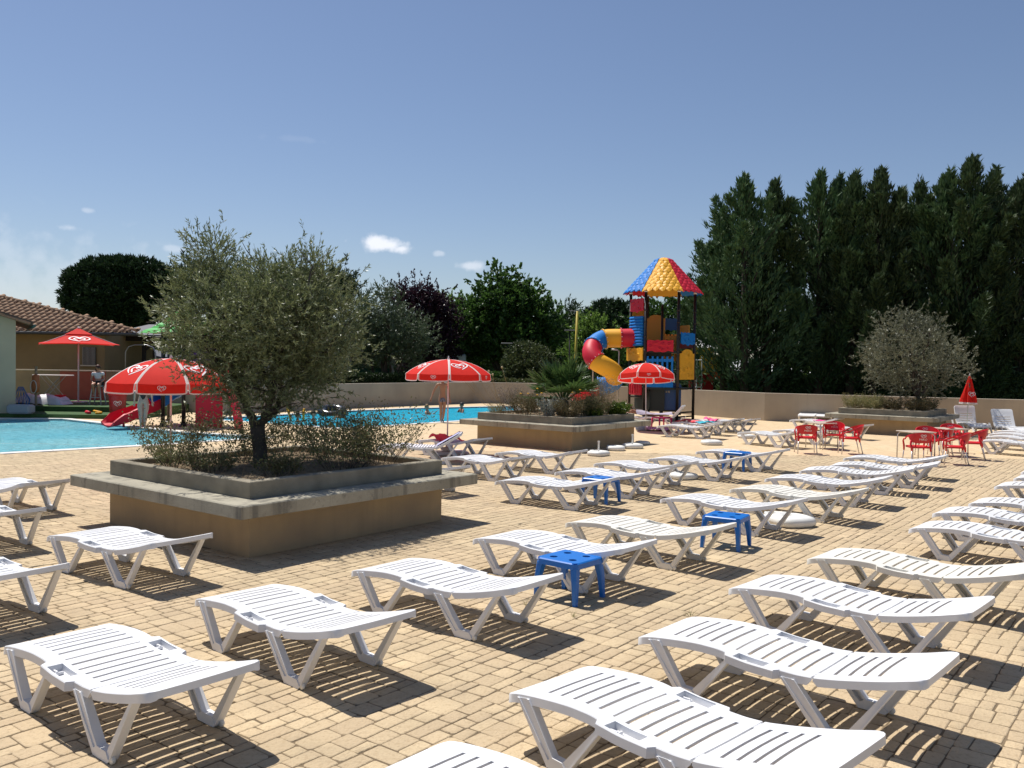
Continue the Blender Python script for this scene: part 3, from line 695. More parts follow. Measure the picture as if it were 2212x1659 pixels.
foot(1476, 1034, 30, 'white plastic parasol foot under the head end of a lounger left of the farthest stool')
foot(1537, 960.5, 10, 'lone round white parasol foot standing free on the paving behind the farthest stool', 1.1)
foot(1293, 984, 50, 'white parasol foot with short tube, at the near corner of the palm planter', 1, True)
foot(1330, 972.5, 80, 'white parasol foot without tube in the shade of the palm planter', 1)
foot(1366, 968, 20, 'white parasol foot with tall tube in the shade of the palm planter', 1.05, True)
foot(1388, 959.5, 20, 'small white parasol foot peeping out behind the palm planter corner', .75)
foot(1612, 946, 20, 'low white parasol foot lying under a lounger left of the red chairs', .95)
foot(1262, 1051, 10, 'white parasol foot hidden under the lounger just behind the third stool', .8)

# ================================================================== PRINTED HEART EMBLEM
def heart_pts(sc, t0, t1, w, dx=0, dy=0):
    out = []; n = 40
    for i in range(n + 1):
        u = i / n; t = t0 + (t1 - t0) * u
        x = abs(math.sin(t)) ** 2.3 * math.copysign(1, math.sin(t)); y = (13 * math.cos(t) - 5 * math.cos(2 * t) - 2 * math.cos(3 * t) - math.cos(4 * t)) / 15 + .1
        out.append((x * sc * 1.15 + dx, y * sc * .88 + dy, w * min(1, .3 + u * 8, .3 + (1 - u) * 8)))
    return out
PI_ = math.pi
HPS = [heart_pts(1, PI_ * 1.0, PI_ * 2.82, .085), heart_pts(.52, PI_ * 1.22, PI_ * 3.0, .085, .0, -.02)]
def emblem(f, size, name='heart_emblem', parent=None, m=None, smooth=False):
    """f(x, y) -> 3D point on the printed surface"""
    mb = MB()
    for HP in HPS:
        V = []; F = []; n = len(HP)
        for i, (x, y, w) in enumerate(HP):
            a = HP[max(0, i - 1)]; b = HP[min(n - 1, i + 1)]; tx, ty = b[0] - a[0], b[1] - a[1]; l = math.hypot(tx, ty) or 1; nx, ny = -ty / l, tx / l
            V += [f((x + nx * w) * size, (y + ny * w) * size), f((x - nx * w) * size, (y - ny * w) * size)]
        for i in range(n - 1): F.append((2 * i, 2 * i + 1, 2 * i + 3, 2 * i + 2))
        mb.add(V, F)
    return mb.build(name, m or m_print, parent, fix=False)
m_print = mat('white_print', (.80, .76, .76), .6)

# ================================================================== ROUND PARASOLS
m_red = mat('red_canvas', (.78, .035, .025), .75, var=.06, vscale=8, transl=.42, spec=.2)
m_trim = mat('white_canvas', (.80, .78, .78), .75, transl=.4, spec=.2)
m_pole = mat('painted_pole', (.72, .66, .66), .45)
PGp = 'round red and white parasols'
CV = .85
def round_parasol(px, py, R, zr, hz, lb, rot=0, tiltx=0, pos=None, pole_r=.018, valance=.17, poledark=None):
    p = pos or G(px, py); root = thing('round_parasol', lb, 'parasol', (p[0], p[1], 0), 0, PGp)
    A = [rot + k * math.pi / 4 for k in range(8)]
    def rib(a, t): r = R * math.sin(t * CV) / math.sin(CV); z = zr + hz * (math.cos(t * CV) - math.cos(CV)) / (1 - math.cos(CV)); return Vector((r * math.cos(a), r * math.sin(a), z))
    pole = MB(); pole.tube([(0, 0, .02), (0, 0, zr + hz + .02)], pole_r, 10); pole.build('pole', poledark or m_pole, root, True)
    f = MB(); f.lathe([(.02, zr + hz - .01), (.035, zr + hz + .02), (.012, zr + hz + .05), (.016, zr + hz + .075), (.001, zr + hz + .085)], 10); f.build('finial', m_trim, root, True)
    us = [0, .045, .13, .37, .63, .87, .955, 1]
    for k in range(8):
        a, b = A[k], A[(k + 1) % 8] if k < 7 else A[0] + 2 * math.pi
        def S(u, t):
            q = rib(a, t).lerp(rib(b, t), u); q.z -= .012 * math.sin(math.pi * u) * t; return q
        mb = MB(); ts = [i / 8 for i in range(9)]; V = []; F = []; MI = []
        def uu(u, t):      # keep the white bands the same width all the way up
            w = min(.5, .03 / max(.02, (rib(a, t) - rib(b, t)).length));
            return {0: 0, 1: 1, .045: w, .955: 1 - w}.get(u, min(max(u, w), 1 - w))
        for t in ts:
            for u in us: V.append(S(uu(u, t), max(t, .015)))
        for i in range(8):
            for j in range(7): F.append((i * 8 + j, i * 8 + j + 1, i * 8 + 9 + j, i * 8 + 8 + j)); MI.append(1 if j in (0, 6) else 0)
        mb.v = [tuple(v) for v in V]; mb.f = F; mb.mi = MI; mb.build('canopy_panel', [m_red, m_trim], root, True)
        # hanging flap with white binding
        mb = MB(); V = []; F = []; MI = []; e0, e1 = rib(a, 1), rib(b, 1); out = Vector((math.cos((a + b) / 2), math.sin((a + b) / 2), 0)); fu = [.006, .045, .12, .3, .5, .7, .88, .955, .994]
        vs_ = [0, .35, .7, .86, 1]
        for v in vs_:
            for u in fu:
                q = e0.lerp(e1, u); rnd_c = .03 * max(0, 1 - min(u, 1 - u) / .06) * v; q.z -= (valance - rnd_c) * v + .012 * math.sin(math.pi * u); q += out * (.015 * v + .012 * v * math.sin(u * 9 + k)); V.append(tuple(q))
        for i in range(len(vs_) - 1):
            for j in range(8): F.append((i * 9 + j, i * 9 + j + 1, i * 9 + 10 + j, i * 9 + 9 + j)); MI.append(1 if j in (0, 7) or i == 3 else 0)
        mb.v = V; mb.f = F; mb.mi = MI; mb.build('valance_flap', [m_red, m_trim], root, True)
        c = (a + b) / 2
        if k % 2 == 0:
            Wd = (e1 - e0).length
            def fm(x, y, S=S, Wd=Wd):
                t = .66 - y / R * .95; u = .5 + x / ((rib(a, t) - rib(b, t)).length); q = S(u, t); return tuple(q + Vector((math.cos(c) * .25, math.sin(c) * .25, .97)) * .006)
            emblem(lambda x, y: fm(-x, y), .17 * R, parent=root)
        else:
            def fv(x, y): q = e0.lerp(e1, .5 + x / (e1 - e0).length); q.z -= valance * .45 - y; q += out * (.012 + .012 * .45 * math.sin(.5 * 9 + k) + .012); return tuple(q)
            emblem(lambda x, y: fv(x, y), .052 * R, parent=root)
        s = MB(); s.tube([(0, 0, zr + hz * .45), tuple(rib(a, .62) - Vector((0, 0, .012)))], .005, 5); s.build('strut', m_trim, root)
        s = MB(); s.tube([tuple(rib(a, t) - Vector((0, 0, .010))) for t in (.03, .35, .7, .97)], .004, 5); s.build('rib', m_trim, root)
    return root
q = G(966, 982)
round_parasol(0, 0, 1.06, 2.02, .36, 'open red and white parasol standing between the two pools and the loungers', .1, pos=(q.x, q.y))
q = AT(1393, 900, 31.0)
round_parasol(0, 0, 1.02, 1.98, .42, 'open red and white parasol in front of the slide tower', .35, pos=(q.x, q.y - .3), valance=.2).rotation_euler = (-.13, 0, 0)
q = AT(369, 900, 15.9)
round_parasol(0, 0, 1.10, 1.86, .44, 'open red and white parasol half covered by the big olive tree', -.95, pos=(q.x, q.y), valance=.18)
m_pad = mat('pinkish_foot', (.66, .56, .56), .7)
mb = MB(); mb.lathe([(0, .09), (.12, .10), (.16, .17), (.045, .2), (.045, .42), (.03, .42)], 14); mb.rbox((0, 0, .045), (.95, .62, .09), .03); q = G(966, 982); mb.build('x', m_pad, None).name = 'sand_filled_parasol_base'
o = bpy.data.objects['sand_filled_parasol_base']; o.location = (q.x, q.y, 0); o.rotation_euler = (0, 0, .5); tag(o, 'flat pinkish parasol base with a central collar between two loungers', 'parasol foot')
# closed parasol
q = G(2087.5, 934); t = thing('closed_parasol', 'closed red parasol with white hem standing by the long wall near the small olive tree', 'parasol', (q.x, q.y, 0)); t.rotation_euler = (0, .035, 0)
mb = MB(); mb.tube([(0, 0, 0), (0, 0, 2.2)], .016, 8); mb.build('pole', mat('pale_green_pole', (.55, .60, .52), .5), t, True)
n = 40; mb = MB(); rings = []
for z, r in ((2.2, .015), (2.1, .04), (1.8, .10), (1.5, .16), (1.25, .215), (1.12, .235)):
    rings.append([(r * (1 + .30 * math.cos(8 * a + 3 * z) * min(1, r * 6)) * math.cos(a), r * (1 + .30 * math.cos(8 * a + 3 * z) * min(1, r * 6)) * math.sin(a), z) for a in [2 * math.pi * i / n for i in range(n)]])
mb.cur = 1; mb.loft(rings[:2], False); mb.cur = 0; mb.loft(rings[1:], False)
mb.cur = 1; rr = rings[-1]; mb.loft([rr, [(x * 1.05, y * 1.05, z - .06 + .012 * math.cos(i)) for i, (x, y, z) in enumerate(rr)]], False)
mb.build('canopy', [m_red, m_trim], t, True)
emblem(lambda x, y: (x, -.225 - .0 - (1.45 - (1.42 + y)) * .2, 1.42 + y), .11, parent=t)
# square parasol by the terrace
q = AT(169, 858, 37.6); t = thing('square_parasol', 'large square red parasol with a vented top over the astroturf terrace', 'parasol', (q.x, q.y, .35))
ZT, ZR, RR = 3.13, 2.47, 2.12; mb = MB(); mb.tube([(0, 0, -.01), (0, 0, ZT)], .035, 10); mb.build('pole', m_pole, t, True)
ang = [math.radians(a) for a in (-16, 74, 164, 254)]
m_red2 = mat('red_canvas_flat', (.78, .028, .022), .75, transl=.3, spec=.2)
for k in range(4):
    c0 = Vector((RR * math.cos(ang[k]), RR * math.sin(ang[k]), ZR)); c1 = Vector((RR * math.cos(ang[(k + 1) % 4]), RR * math.sin(ang[(k + 1) % 4]), ZR)); ap = Vector((0, 0, ZT)); mb = MB(); V = []; nn = 8
    def S2(u, v, z=0): b = c0.lerp(c1, u); b.z += .10 * 4 * u * (1 - u) * v * v * .5; q = ap.lerp(b, v); q.z -= .05 * math.sin(math.pi * v); return tuple(q + Vector((0, 0, z)))
    for i in range(nn + 1):
        for j in range(nn + 1): V.append(S2(j / nn, .2 + .8 * i / nn))
    mb.add(V, [(i * (nn + 1) + j, i * (nn + 1) + j + 1, (i + 1) * (nn + 1) + j + 1, (i + 1) * (nn + 1) + j) for i in range(nn) for j in range(nn)]); mb.build('canopy_panel', m_red2, t, True)
    mb = MB(); mb.add([S2(0, 0, .06), S2(0, .34, .05), S2(.5, .34, .05), S2(1, .34, .05)], [(0, 1, 2), (0, 2, 3)]); mb.build('vent_flap', m_red2, t)
    emblem(lambda x, y: S2(.5 - (-x) / (c0 - c1).length / (.66 - y * .25), .66 - y / 1.6, .03), .36, parent=t)
    mb = MB(); mb.tube([S2(0, .03, -.03), S2(0, .98, -.02)], .012, 5); mb.build('rib', m_pole, t)
mb = MB(); mb.lathe([(.05, ZT + .04), (.06, ZT + .09), (.0, ZT + .12)], 8); mb.build('finial', m_trim, t)
mb = MB(); mb.rbox((0, 0, .02), (.6, .6, .05), .01); mb.build('base_plate', m_pole, t)

# ================================================================== RED CHAIRS AND TABLES
m_chair = mat('red_plastic', (.62, .010, .022), .35, spec=.5, var=.06, vscale=4)
m_alu = mat('brushed_aluminium', (.62, .60, .60), .4, metal=.7)
m_top = mat('pale_laminate', (.60, .50, .40), .35)
TXT = mesh_text('MIKO', .07)
def chair_proto():
    t = thing('armchair', 'x', 'chair', (0, 0, 0), 0, 'red plastic armchairs with metal legs')
    mb = MB(); a = []
    def ring(s, z):
        return [(x * s, y * s + (.02 if y > 0 else 0), z) for x, y in [(.235 * math.copysign(abs(math.cos(q)) ** .45, math.cos(q)), .215 * math.copysign(abs(math.sin(q)) ** .45, math.sin(q))) for q in [2 * math.pi * i / 24 + .13 for i in range(24)]]]
    mb.loft([ring(.96, .405), ring(1, .42), ring(1, .445), ring(.97, .452), ring(.80, .440), ring(.3, .436)]); mb.build('seat', m_chair, t, 'auto')
    # back: wide oval shell running forward into the arms
    n = 28; rings = []
    def prm(u):
        a_ = u * 1.75; x = .285 * math.sin(a_) * (1 + .04 * math.cos(a_)); y = .02 - .27 * math.cos(a_); au = abs(u)
        zt = .80 - .035 * au - .13 * au ** 2.2; w = .27 * math.sqrt(max(0, 1 - (au / .66) ** 2.4)) if au < .66 else 0; w = max(w, .036)
        return Vector((x, y - .10 * ((zt - .62) / .2) * max(0, 1 - au), zt)), w
    for i in range(n + 1):
        u = -1 + 2 * i / n; p, w = prm(u); lean = Vector((0, .26 * max(0, 1 - abs(u)), -1)).normalized(); d = Vector((math.sin(u * 1.75), -math.cos(u * 1.75), 0)) * .009
        q = p + lean * w; m_ = (p + q) / 2 + d * 1.6 * (w > .05)
        rings.append([p + d, m_ + d, q + d, q - d, m_ - d, p - d])
    mb = MB(); mb.loft(rings); mb.build('backrest', m_chair, t, 'auto')
    for s in (-1, 1):
        p, w = prm(s * 1.0); mb = MB(); e = p - Vector((0, 0, w / 2)); mb.tube([e + Vector((0, -.015, .0)), e + Vector((s * .002, .075, -.012)), (s * .262, .225, .56), (s * .24, .225, .44), (s * .238, .222, .33)], [.017, .02, .02, .024, .019], 8); mb.build('arm', m_chair, t, True)
        p, w = prm(s * .5); q = p + Vector((0, .02, -w * .95)); mb = MB(); mb.tube([q + Vector((0, 0, .03)), (s * .235, -.155, .50), (s * .222, -.19, .42), (s * .225, -.2, .33)], [.032, .026, .03, .02], 8); mb.build('back_post', m_chair, t, True)
        p, w = prm(s * .3); q = p + Vector((0, .04, -w * .9)); mb = MB(); mb.tube([q, (s * .13, -.17, .44)], [.012, .014], 6); mb.build('brace', m_chair, t, True)
        mb = MB(); mb.tube([(s * .238, .222, .36), (s * .262, .262, 0)], .0135, 8); mb.build('leg', m_alu, t, True)
        mb = MB(); mb.tube([(s * .225, -.2, .36), (s * .25, -.285, 0)], .0135, 8); mb.build('leg', m_alu, t, True)
    def onback(x, z, side):
        u = x / .5; p, w = prm(u); lean = Vector((0, .26 * max(0, 1 - abs(u)), -1)).normalized(); d = Vector((math.sin(u * 1.75), -math.cos(u * 1.75), 0)); k = (p.z - z) / -lean.z; q = p + lean * k; bul = .0144 * (1 - abs(2 * k / w - 1)) if w > .05 else 0
        return tuple(q + d * (bul + side * .0125))
    for sd in (1, -1):
        e = emblem(lambda x, y: onback(x * sd, .705 + y, sd), .052, parent=t)
        mb = MB(); mb.add([onback(x * sd, .625 + y, sd) for x, y, z in TXT[0]], TXT[1]); mb.build('lettering', m_print, t, fix=False)
    return t
cp = chair_proto(); first = True
for px, py, face, lb in ((1740.5, 979, 80, 'red armchair seen from behind, leftmost one at the first table'), (1800, 971.5, -115, 'red armchair facing the camera behind the first table'), (1836, 980, 170, 'red armchair in side view at the right of the first table'),
    (1981.5, 1003, 88, 'red armchair seen from behind in front of the second table, nearest to the camera'), (2002, 986, -105, 'red armchair facing the camera, first one behind the second table'), (2054, 977, -110, 'red armchair facing the camera behind the third table, nearest the planter'),
    (2062, 1003, 160, 'red armchair in side view with back slanting up, right of the nearest table'), (2101, 992, 155, 'outermost red armchair in side view, next to the closed parasol'), (2030, 984, 165, 'red armchair wedged between the second and third tables')):
    o = cp if first else copy_tree(cp); first = False; q = G(px, py); o.location = (q.x, q.y, 0); o.rotation_euler = (0, 0, math.radians(face - 90)); o['label'] = lb
first = True
for px, py, rz, lb in ((1776, 912.5, 20, 'square bistro table with pale top and grey legs among three red armchairs'), (1979, 931.5, 12, 'square bistro table with pale top, left one among the larger group of red armchairs'), (2053, 924.8, 12, 'square bistro table with pale top, right one among the larger group of red armchairs')):
    q = G(px, py, .74)
    if first:
        tb = thing('bistro_table', lb, 'table', (0, 0, 0), 0, 'square bistro tables'); mb = MB(); mb.rbox((0, 0, .728), (.68, .68, .024), .006); mb.build('tabletop', m_top, tb)
        for sx in (-1, 1):
            for sy in (-1, 1): mb = MB(); mb.tube([(sx * .16, sy * .16, .71), (sx * .27, sy * .27, .70), (sx * .305, sy * .305, .64), (sx * .31, sy * .31, 0)], .015, 8); mb.build('leg', m_alu, tb, True)
        mb = MB(); mb.box((0, 0, .705), (.46, .04, .02)); mb.box((0, 0, .7055), (.04, .46, .02)); mb.build('underframe', m_alu, tb); o = tb; first = False
    else: o = copy_tree(tb)
    o.location = (q.x, q.y, 0); o.rotation_euler = (0, 0, math.radians(rz)); o['label'] = lb

# ================================================================== TOWELS, CLOTHS AND SMALL THINGS
def cloth(name, label, cat, corners, base, m, amp=.03, freq=9, n=26, seed=0, group=None, thick=0):
    """crumpled cloth: corners in the plane (4 points), base(x, y) -> height beneath"""
    r = random.Random(seed); a, b, c, d = [Vector(q) for q in corners]; V = []; ph = [r.uniform(0, 6) for _ in range(6)]
    for i in range(n + 1):
        for j in range(n + 1):
            u, v = i / n, j / n; p = a.lerp(b, u).lerp(d.lerp(c, u), v); x, y = p.x, p.y
            w = .5 + .25 * math.sin(freq * x * 1.3 + 5 * y + ph[0]) + .25 * math.sin(freq * 1.9 * y - 4 * x + ph[1]) + .12 * math.sin(freq * 3.1 * (x + y) + ph[2])
            V.append((x + .02 * math.sin(20 * v + ph[3]) , y + .02 * math.sin(17 * u + ph[4]), base(x, y) + .006 + amp * max(0, w)))
    mb = MB(); mb.add(V, [(i * (n + 1) + j, i * (n + 1) + j + 1, (i + 1) * (n + 1) + j + 1, (i + 1) * (n + 1) + j) for i in range(n) for j in range(n)])
    o = mb.build(name, m, None, True); return tag(o, label, cat, group)
def on_lounger(L, s0, s1, y0, y1, name, label, cat, m, amp=.03, seed=0, tilt=0, lift=0):
    o = cloth(name, label, cat, [(s0, y0), (s1, y0), (s1, y1), (s0, y1)], lambda x, y: (sprof(min(max(x, -.39), 1.48)) if x < HINGE or not tilt else sprof(HINGE) + (x - HINGE) * math.tan(tilt + .2)) + lift, m, amp, seed=seed)
    o.location = L.location + Vector((0, 0, .004)); o.rotation_euler = L.rotation_euler; return o
on_lounger(LOBJ[(897.5, 952.4)], .05, .75, -.34, .22, 'beach_cloth', 'crumpled coral pink cloth thrown on the lounger behind the parasol pole', 'towel', mat('coral_cloth', (.85, .10, .12), .9, transl=.2), .13, 1)
def striped(name, ca, cb, sc):
    m = mat(name, ca, .9, transl=.15); nt = m.node_tree; b = nt.nodes['Principled BSDF']; t = N(nt, 'ShaderNodeTexCoord'); w = N(nt, 'ShaderNodeTexWave'); w.inputs['Scale'].default_value = sc; w.inputs['Distortion'].default_value = .6; nt.links.new(t.outputs['Object'], w.inputs['Vector'])
    r = N(nt, 'ShaderNodeValToRGB'); r.color_ramp.interpolation = 'CONSTANT'; r.color_ramp.elements[0].color = (*ca, 1); r.color_ramp.elements[1].color = (*cb, 1); r.color_ramp.elements[1].position = .72; nt.links.new(w.outputs['Fac'], r.inputs[0]); nt.links.new(r.outputs[0], b.inputs['Base Color']); return m
on_lounger(LOBJ['cover'], -.36, .92, -.33, .33, 'striped_towel', 'white towel with dark stripes spread over the lounger with raised head end', 'towel', striped('striped_towel', (.76, .75, .78), (.10, .10, .14), 5), .012, 2)
on_lounger(LOBJ['cover'], .96, 1.47, -.32, .32, 'violet_towel', 'pale violet towel end hanging on the raised backrest beside the parasol pole', 'towel', mat('violet_cloth', (.42, .42, .62), .9), .012, 3, tilt=.33)
on_lounger(LOBJ[(1446.4, 913.7)], -.30, .45, -.3, .25, 'coral_towel', 'coral towel bunched on the lounger beside the slide tower', 'towel', MATS['coral_cloth'], .07, 4)
on_lounger(LOBJ[(1446.4, 913.7)], .50, 1.1, -.25, .30, 'turquoise_towel', 'turquoise towel bunched on the lounger beside the slide tower', 'towel', mat('turquoise_cloth', (.04, .42, .55), .9), .08, 5)
on_lounger(LOBJ[(1477, 909)], .3, .75, -.3, .2, 'pink_towel', 'small bright pink towel heaped next to the turquoise one', 'towel', mat('pink_cloth', (.85, .13, .30), .9), .11, 6)
on_lounger(LOBJ[(1691, 907)], .55, 1.35, -.3, .3, 'magenta_cloth', 'magenta cloth lying flat on a lounger behind the first red table', 'towel', mat('magenta_cloth', (.70, .06, .26), .9), .03, 7)
# sun cream bottle and drink can by the parasol pole
q = G(972, 978); mb = MB(); mb.lathe([(.001, .0), (.032, .0), (.035, .15), (.02, .18), (.018, .22), (.001, .22)], 10); o = mb.build('lotion_bottle', mat('amber_bottle', (.65, .36, .03), .3), None, True); o.location = (q.x + .05, q.y - .1, .10); tag(o, 'amber lotion bottle standing by the foot of the parasol pole', 'bottle')
# pink child stool by the sunbather
q = G(1429, 929); m_pink = mat('raspberry_plastic', (.62, .03, .12), .35); t = thing('low_table', 'low raspberry red plastic table behind the loungers next to the slide tower', 'table', (q.x, q.y, 0), .4)
mb = MB(); mb.rbox((0, 0, .44), (.55, .55, .035), .02); mb.build('tabletop', m_pink, t)
for sx in (-1, 1):
    for sy in (-1, 1): mb = MB(); mb.tube([(sx * .24, sy * .24, .43), (sx * .26, sy * .26, 0)], [.035, .02], 8); mb.build('leg', m_pink, t, True)
q = G(1384, 930); mb = MB(); mb.rbox((0, 0, .16), (.34, .22, .32), .03); t = mb.build('beach_bag', striped('striped_bag', (.60, .62, .66), (.03, .07, .18), 14), None); t.location = (q.x, q.y, 0); tag(t, 'small bag with navy and white stripes by the corner of the palm planter', 'bag')
o = cloth('grey_towel', 'grey lilac towel spread over the lying sunbather behind the palm planter', 'towel', [(.15, -.34), (1.5, -.34), (1.5, .34), (.15, .34)], lambda x, y: .47 + (.10 + .07 * math.cos(3 * x)) * max(0, 1 - (y / .27) ** 2) ** .5, mat('grey_lilac_cloth', (.40, .36, .44), .9), .02, seed=12); q = G(1372, 921.5); o.location = (q.x - .15, q.y, 0); o.rotation_euler = (0, 0, .03)
cloth('lilac_towel', 'lilac patterned towel lying on the paving under the raised lounger', 'towel', [(0, 0), (.9, -.2), (1.0, .5), (.1, .7)], lambda x, y: .0, mat('lilac_cloth', (.50, .34, .44), .9), .13, seed=9).location = (G(1392, 931).x, G(1392, 931).y, 0)
# drain cover
q = G(1215, 1049); mb = MB(); mb.lathe([(.001, .004), (.10, .004), (.12, .002), (.12, -.004)], 18); o = mb.build('drain_cover', mat('dark_drain', (.05, .045, .04), .8), None, False); o.location = (q.x, q.y, 0); tag(o, 'small dark round drain cover set in the paving left of the third blue stool', 'drain cover')
# ================================================================== VEGETATION
def leafmat(name, col, col2, rough=.5, transl=.3, spec=.35): return mat(name, col, rough, tint=col2, tintamt=1, transl=transl, spec=spec)
m_olive = leafmat('olive_leaf', (.28, .31, .15), (.13, .165, .06), .45, .22, .6)
m_olive2 = leafmat('silver_olive_leaf', (.23, .235, .165), (.12, .13, .075), .42, .2)
m_plane = leafmat('broad_leaf', (.080, .155, .032), (.04, .085, .018), .45, .4)
m_light = leafmat('light_leaf', (.17, .26, .055), (.09, .17, .03), .45, .45)
m_pine = leafmat('pine_needles', (.045, .080, .028), (.018, .038, .014), .6, .12)
m_plum = leafmat('plum_leaf', (.050, .018, .030), (.022, .010, .018), .4, .25)
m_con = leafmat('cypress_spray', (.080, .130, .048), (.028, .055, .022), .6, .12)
m_grey = leafmat('grey_green_leaf', (.12, .155, .085), (.07, .10, .045), .5, .2)
m_hedge = leafmat('hedge_leaf', (.045, .080, .022), (.022, .042, .012), .5, .2)
m_shrub = leafmat('shrub_leaf', (.14, .17, .065), (.19, .15, .075), .6, .25)
m_dry = leafmat('dry_stalk', (.36, .28, .17), (.22, .17, .11), .8, .2)
m_palm = leafmat('palm_leaf', (.10, .165, .045), (.05, .10, .03), .4, .25)
m_silver = leafmat('silver_leaf', (.45, .48, .45), (.30, .33, .30), .7, .2)
m_grass = leafmat('wild_grass', (.14, .17, .05), (.34, .28, .14), .7, .3)
m_bark = mat('olive_bark', (.115, .095, .075), .95, var=.45, vscale=9, bump=1, bscale=22, col2=(.055, .045, .038))
m_bark2 = mat('brown_bark', (.085, .062, .045), .95, var=.4, vscale=5, bump=.8, bscale=14)
def limb(mb, a, b, r0, r1, n=7, seg=6, sag=.0, wob=.05):
    a, b = Vector(a), Vector(b); L = (b - a).length; pts = []; rs = []
    for i in range(seg + 1):
        t = i / seg; p = a.lerp(b, t) + Vector((rnd.uniform(-1, 1), rnd.uniform(-1, 1), rnd.uniform(-1, 1))) * wob * L * math.sin(math.pi * t) * .5; p.z += sag * L * math.sin(math.pi * t); pts.append(p); rs.append(r0 + (r1 - r0) * t)
    mb.tube(pts, rs, n); return pts
def samp_blobs(blobs, n, shell=2.2):
    B = np.array(blobs, float); w = (B[:, 3] * B[:, 4] * B[:, 5]) ** .8; idx = nr.choice(len(B), n, p=w / w.sum()); d = unit(nr.normal(size=(n, 3))); r = nr.rand(n) ** (1 / (3 * shell)); b = B[idx]
    return b[:, :3] + d * b[:, 3:] * r[:, None], unit(d * b[:, 3:]), idx
def crown(name, blobs, ntwig, per, L, W, m, parent, tl=.3, up=.5, spread=.8, clumps=0, csig=.3, shell=2.2, zmin=None, wood=None):
    if clumps:
        cp_, cd, _ = samp_blobs(blobs, clumps, shell); k = nr.randint(0, clumps, ntwig); sg = csig * (.6 + .8 * nr.rand(clumps))[k][:, None]; P = cp_[k] + nr.normal(size=(ntwig, 3)) * sg; D = unit(cd[k] + nr.normal(size=(ntwig, 3)) * .6)
    else: P, D, _ = samp_blobs(blobs, ntwig, shell)
    D = unit(D + np.array([0, 0, up]) + nr.normal(size=P.shape) * spread * .5)
    if zmin is not None: k = P[:, 2] > zmin; P, D = P[k], D[k]
    n = len(P); t = nr.rand(n, per, 1); tw = tl * (.6 + .8 * nr.rand(n, 1, 1)); base = P[:, None] + D[:, None] * t * tw; ld = D[:, None] * .9 + nr.normal(size=(n, per, 3)) * spread * .55
    me = leafmesh(name, base.reshape(-1, 3), ld.reshape(-1, 3), L * (.7 + .6 * nr.rand(n * per)), W * (.7 + .6 * nr.rand(n * per)), tint=np.clip(np.repeat(nr.rand(n), per) * .6 + nr.rand(n * per) * .4, 0, 1))
    o = link(name, me, m, parent)
    if wood:
        S = P; E_ = P + D * tw[:, 0]; s_ = unit(np.cross(D, nr.normal(size=D.shape))) * .003; V = np.stack([S - s_, S + s_, E_ + s_ * .4, E_ - s_ * .4], 1).reshape(-1, 3); Q = np.arange(4 * n).reshape(n, 4); link('twigs', npmesh('twigs', V, Q, nr.rand(n)), wood, parent)
    return o
def tree(name, label, x, y, z0, blobs, ntwig, per, L, W, m, bark, tr=.2, fork=1.0, nl=6, group=None, cat='tree', **k):
    """blobs in world coordinates relative to (x, y, 0)"""
    t = thing(name, label, cat, (x, y, z0), 0, group); mb = MB(); B = [(a, b, c - z0, d, e, f) for a, b, c, d, e, f in blobs]
    top = Vector((rnd.uniform(-.1, .1), rnd.uniform(-.1, .1), fork)); mb.tube([(0, 0, -.05), (.02, 0, fork * .5), top], [tr * 1.25, tr, tr * .85], 9)
    mb.build('trunk', bark, t, True)
    mb = MB()
    for i in range(nl):
        b = B[i % len(B)]; q = Vector(b[:3]) + Vector((rnd.uniform(-.55, .55) * b[3], rnd.uniform(-.55, .55) * b[4], rnd.uniform(-.2, .6) * b[5])); p = limb(mb, top - Vector((0, 0, fork * .15 * rnd.random())), q, tr * .55, tr * .12, 6, 7, .04, .12)
        for j in range(3): s = p[rnd.randint(3, 6)]; limb(mb, s, s + Vector((rnd.uniform(-1, 1), rnd.uniform(-1, 1), rnd.uniform(-.1, .9))) * max(b[3:]) * .45, tr * .2, tr * .05, 5, 4, 0, .1)
    mb.build('branches', bark, t, True)
    crown('crown', B, ntwig, per, L, W, m, t, **k); return t
def vary(m, lo, hi):       # each tree a little lighter or darker, as trees are
    nt = m.node_tree; b = nt.nodes['Principled BSDF']; src = b.inputs['Base Color'].links[0].from_socket; oi = N(nt, 'ShaderNodeObjectInfo'); r = N(nt, 'ShaderNodeMapRange'); r.inputs[3].default_value = lo; r.inputs[4].default_value = hi
    hsv = N(nt, 'ShaderNodeHueSaturation'); r2 = N(nt, 'ShaderNodeMapRange'); r2.inputs[3].default_value = .475; r2.inputs[4].default_value = .515; nt.links.new(oi.outputs['Random'], r.inputs[0]); nt.links.new(oi.outputs['Random'], r2.inputs[0]); nt.links.new(r.outputs[0], hsv.inputs['Value']); nt.links.new(r2.outputs[0], hsv.inputs['Hue']); nt.links.new(src, hsv.inputs['Color']); nt.links.new(hsv.outputs[0], b.inputs['Base Color'])
vary(m_con, .7, 1.35); vary(m_shrub, .8, 1.25)
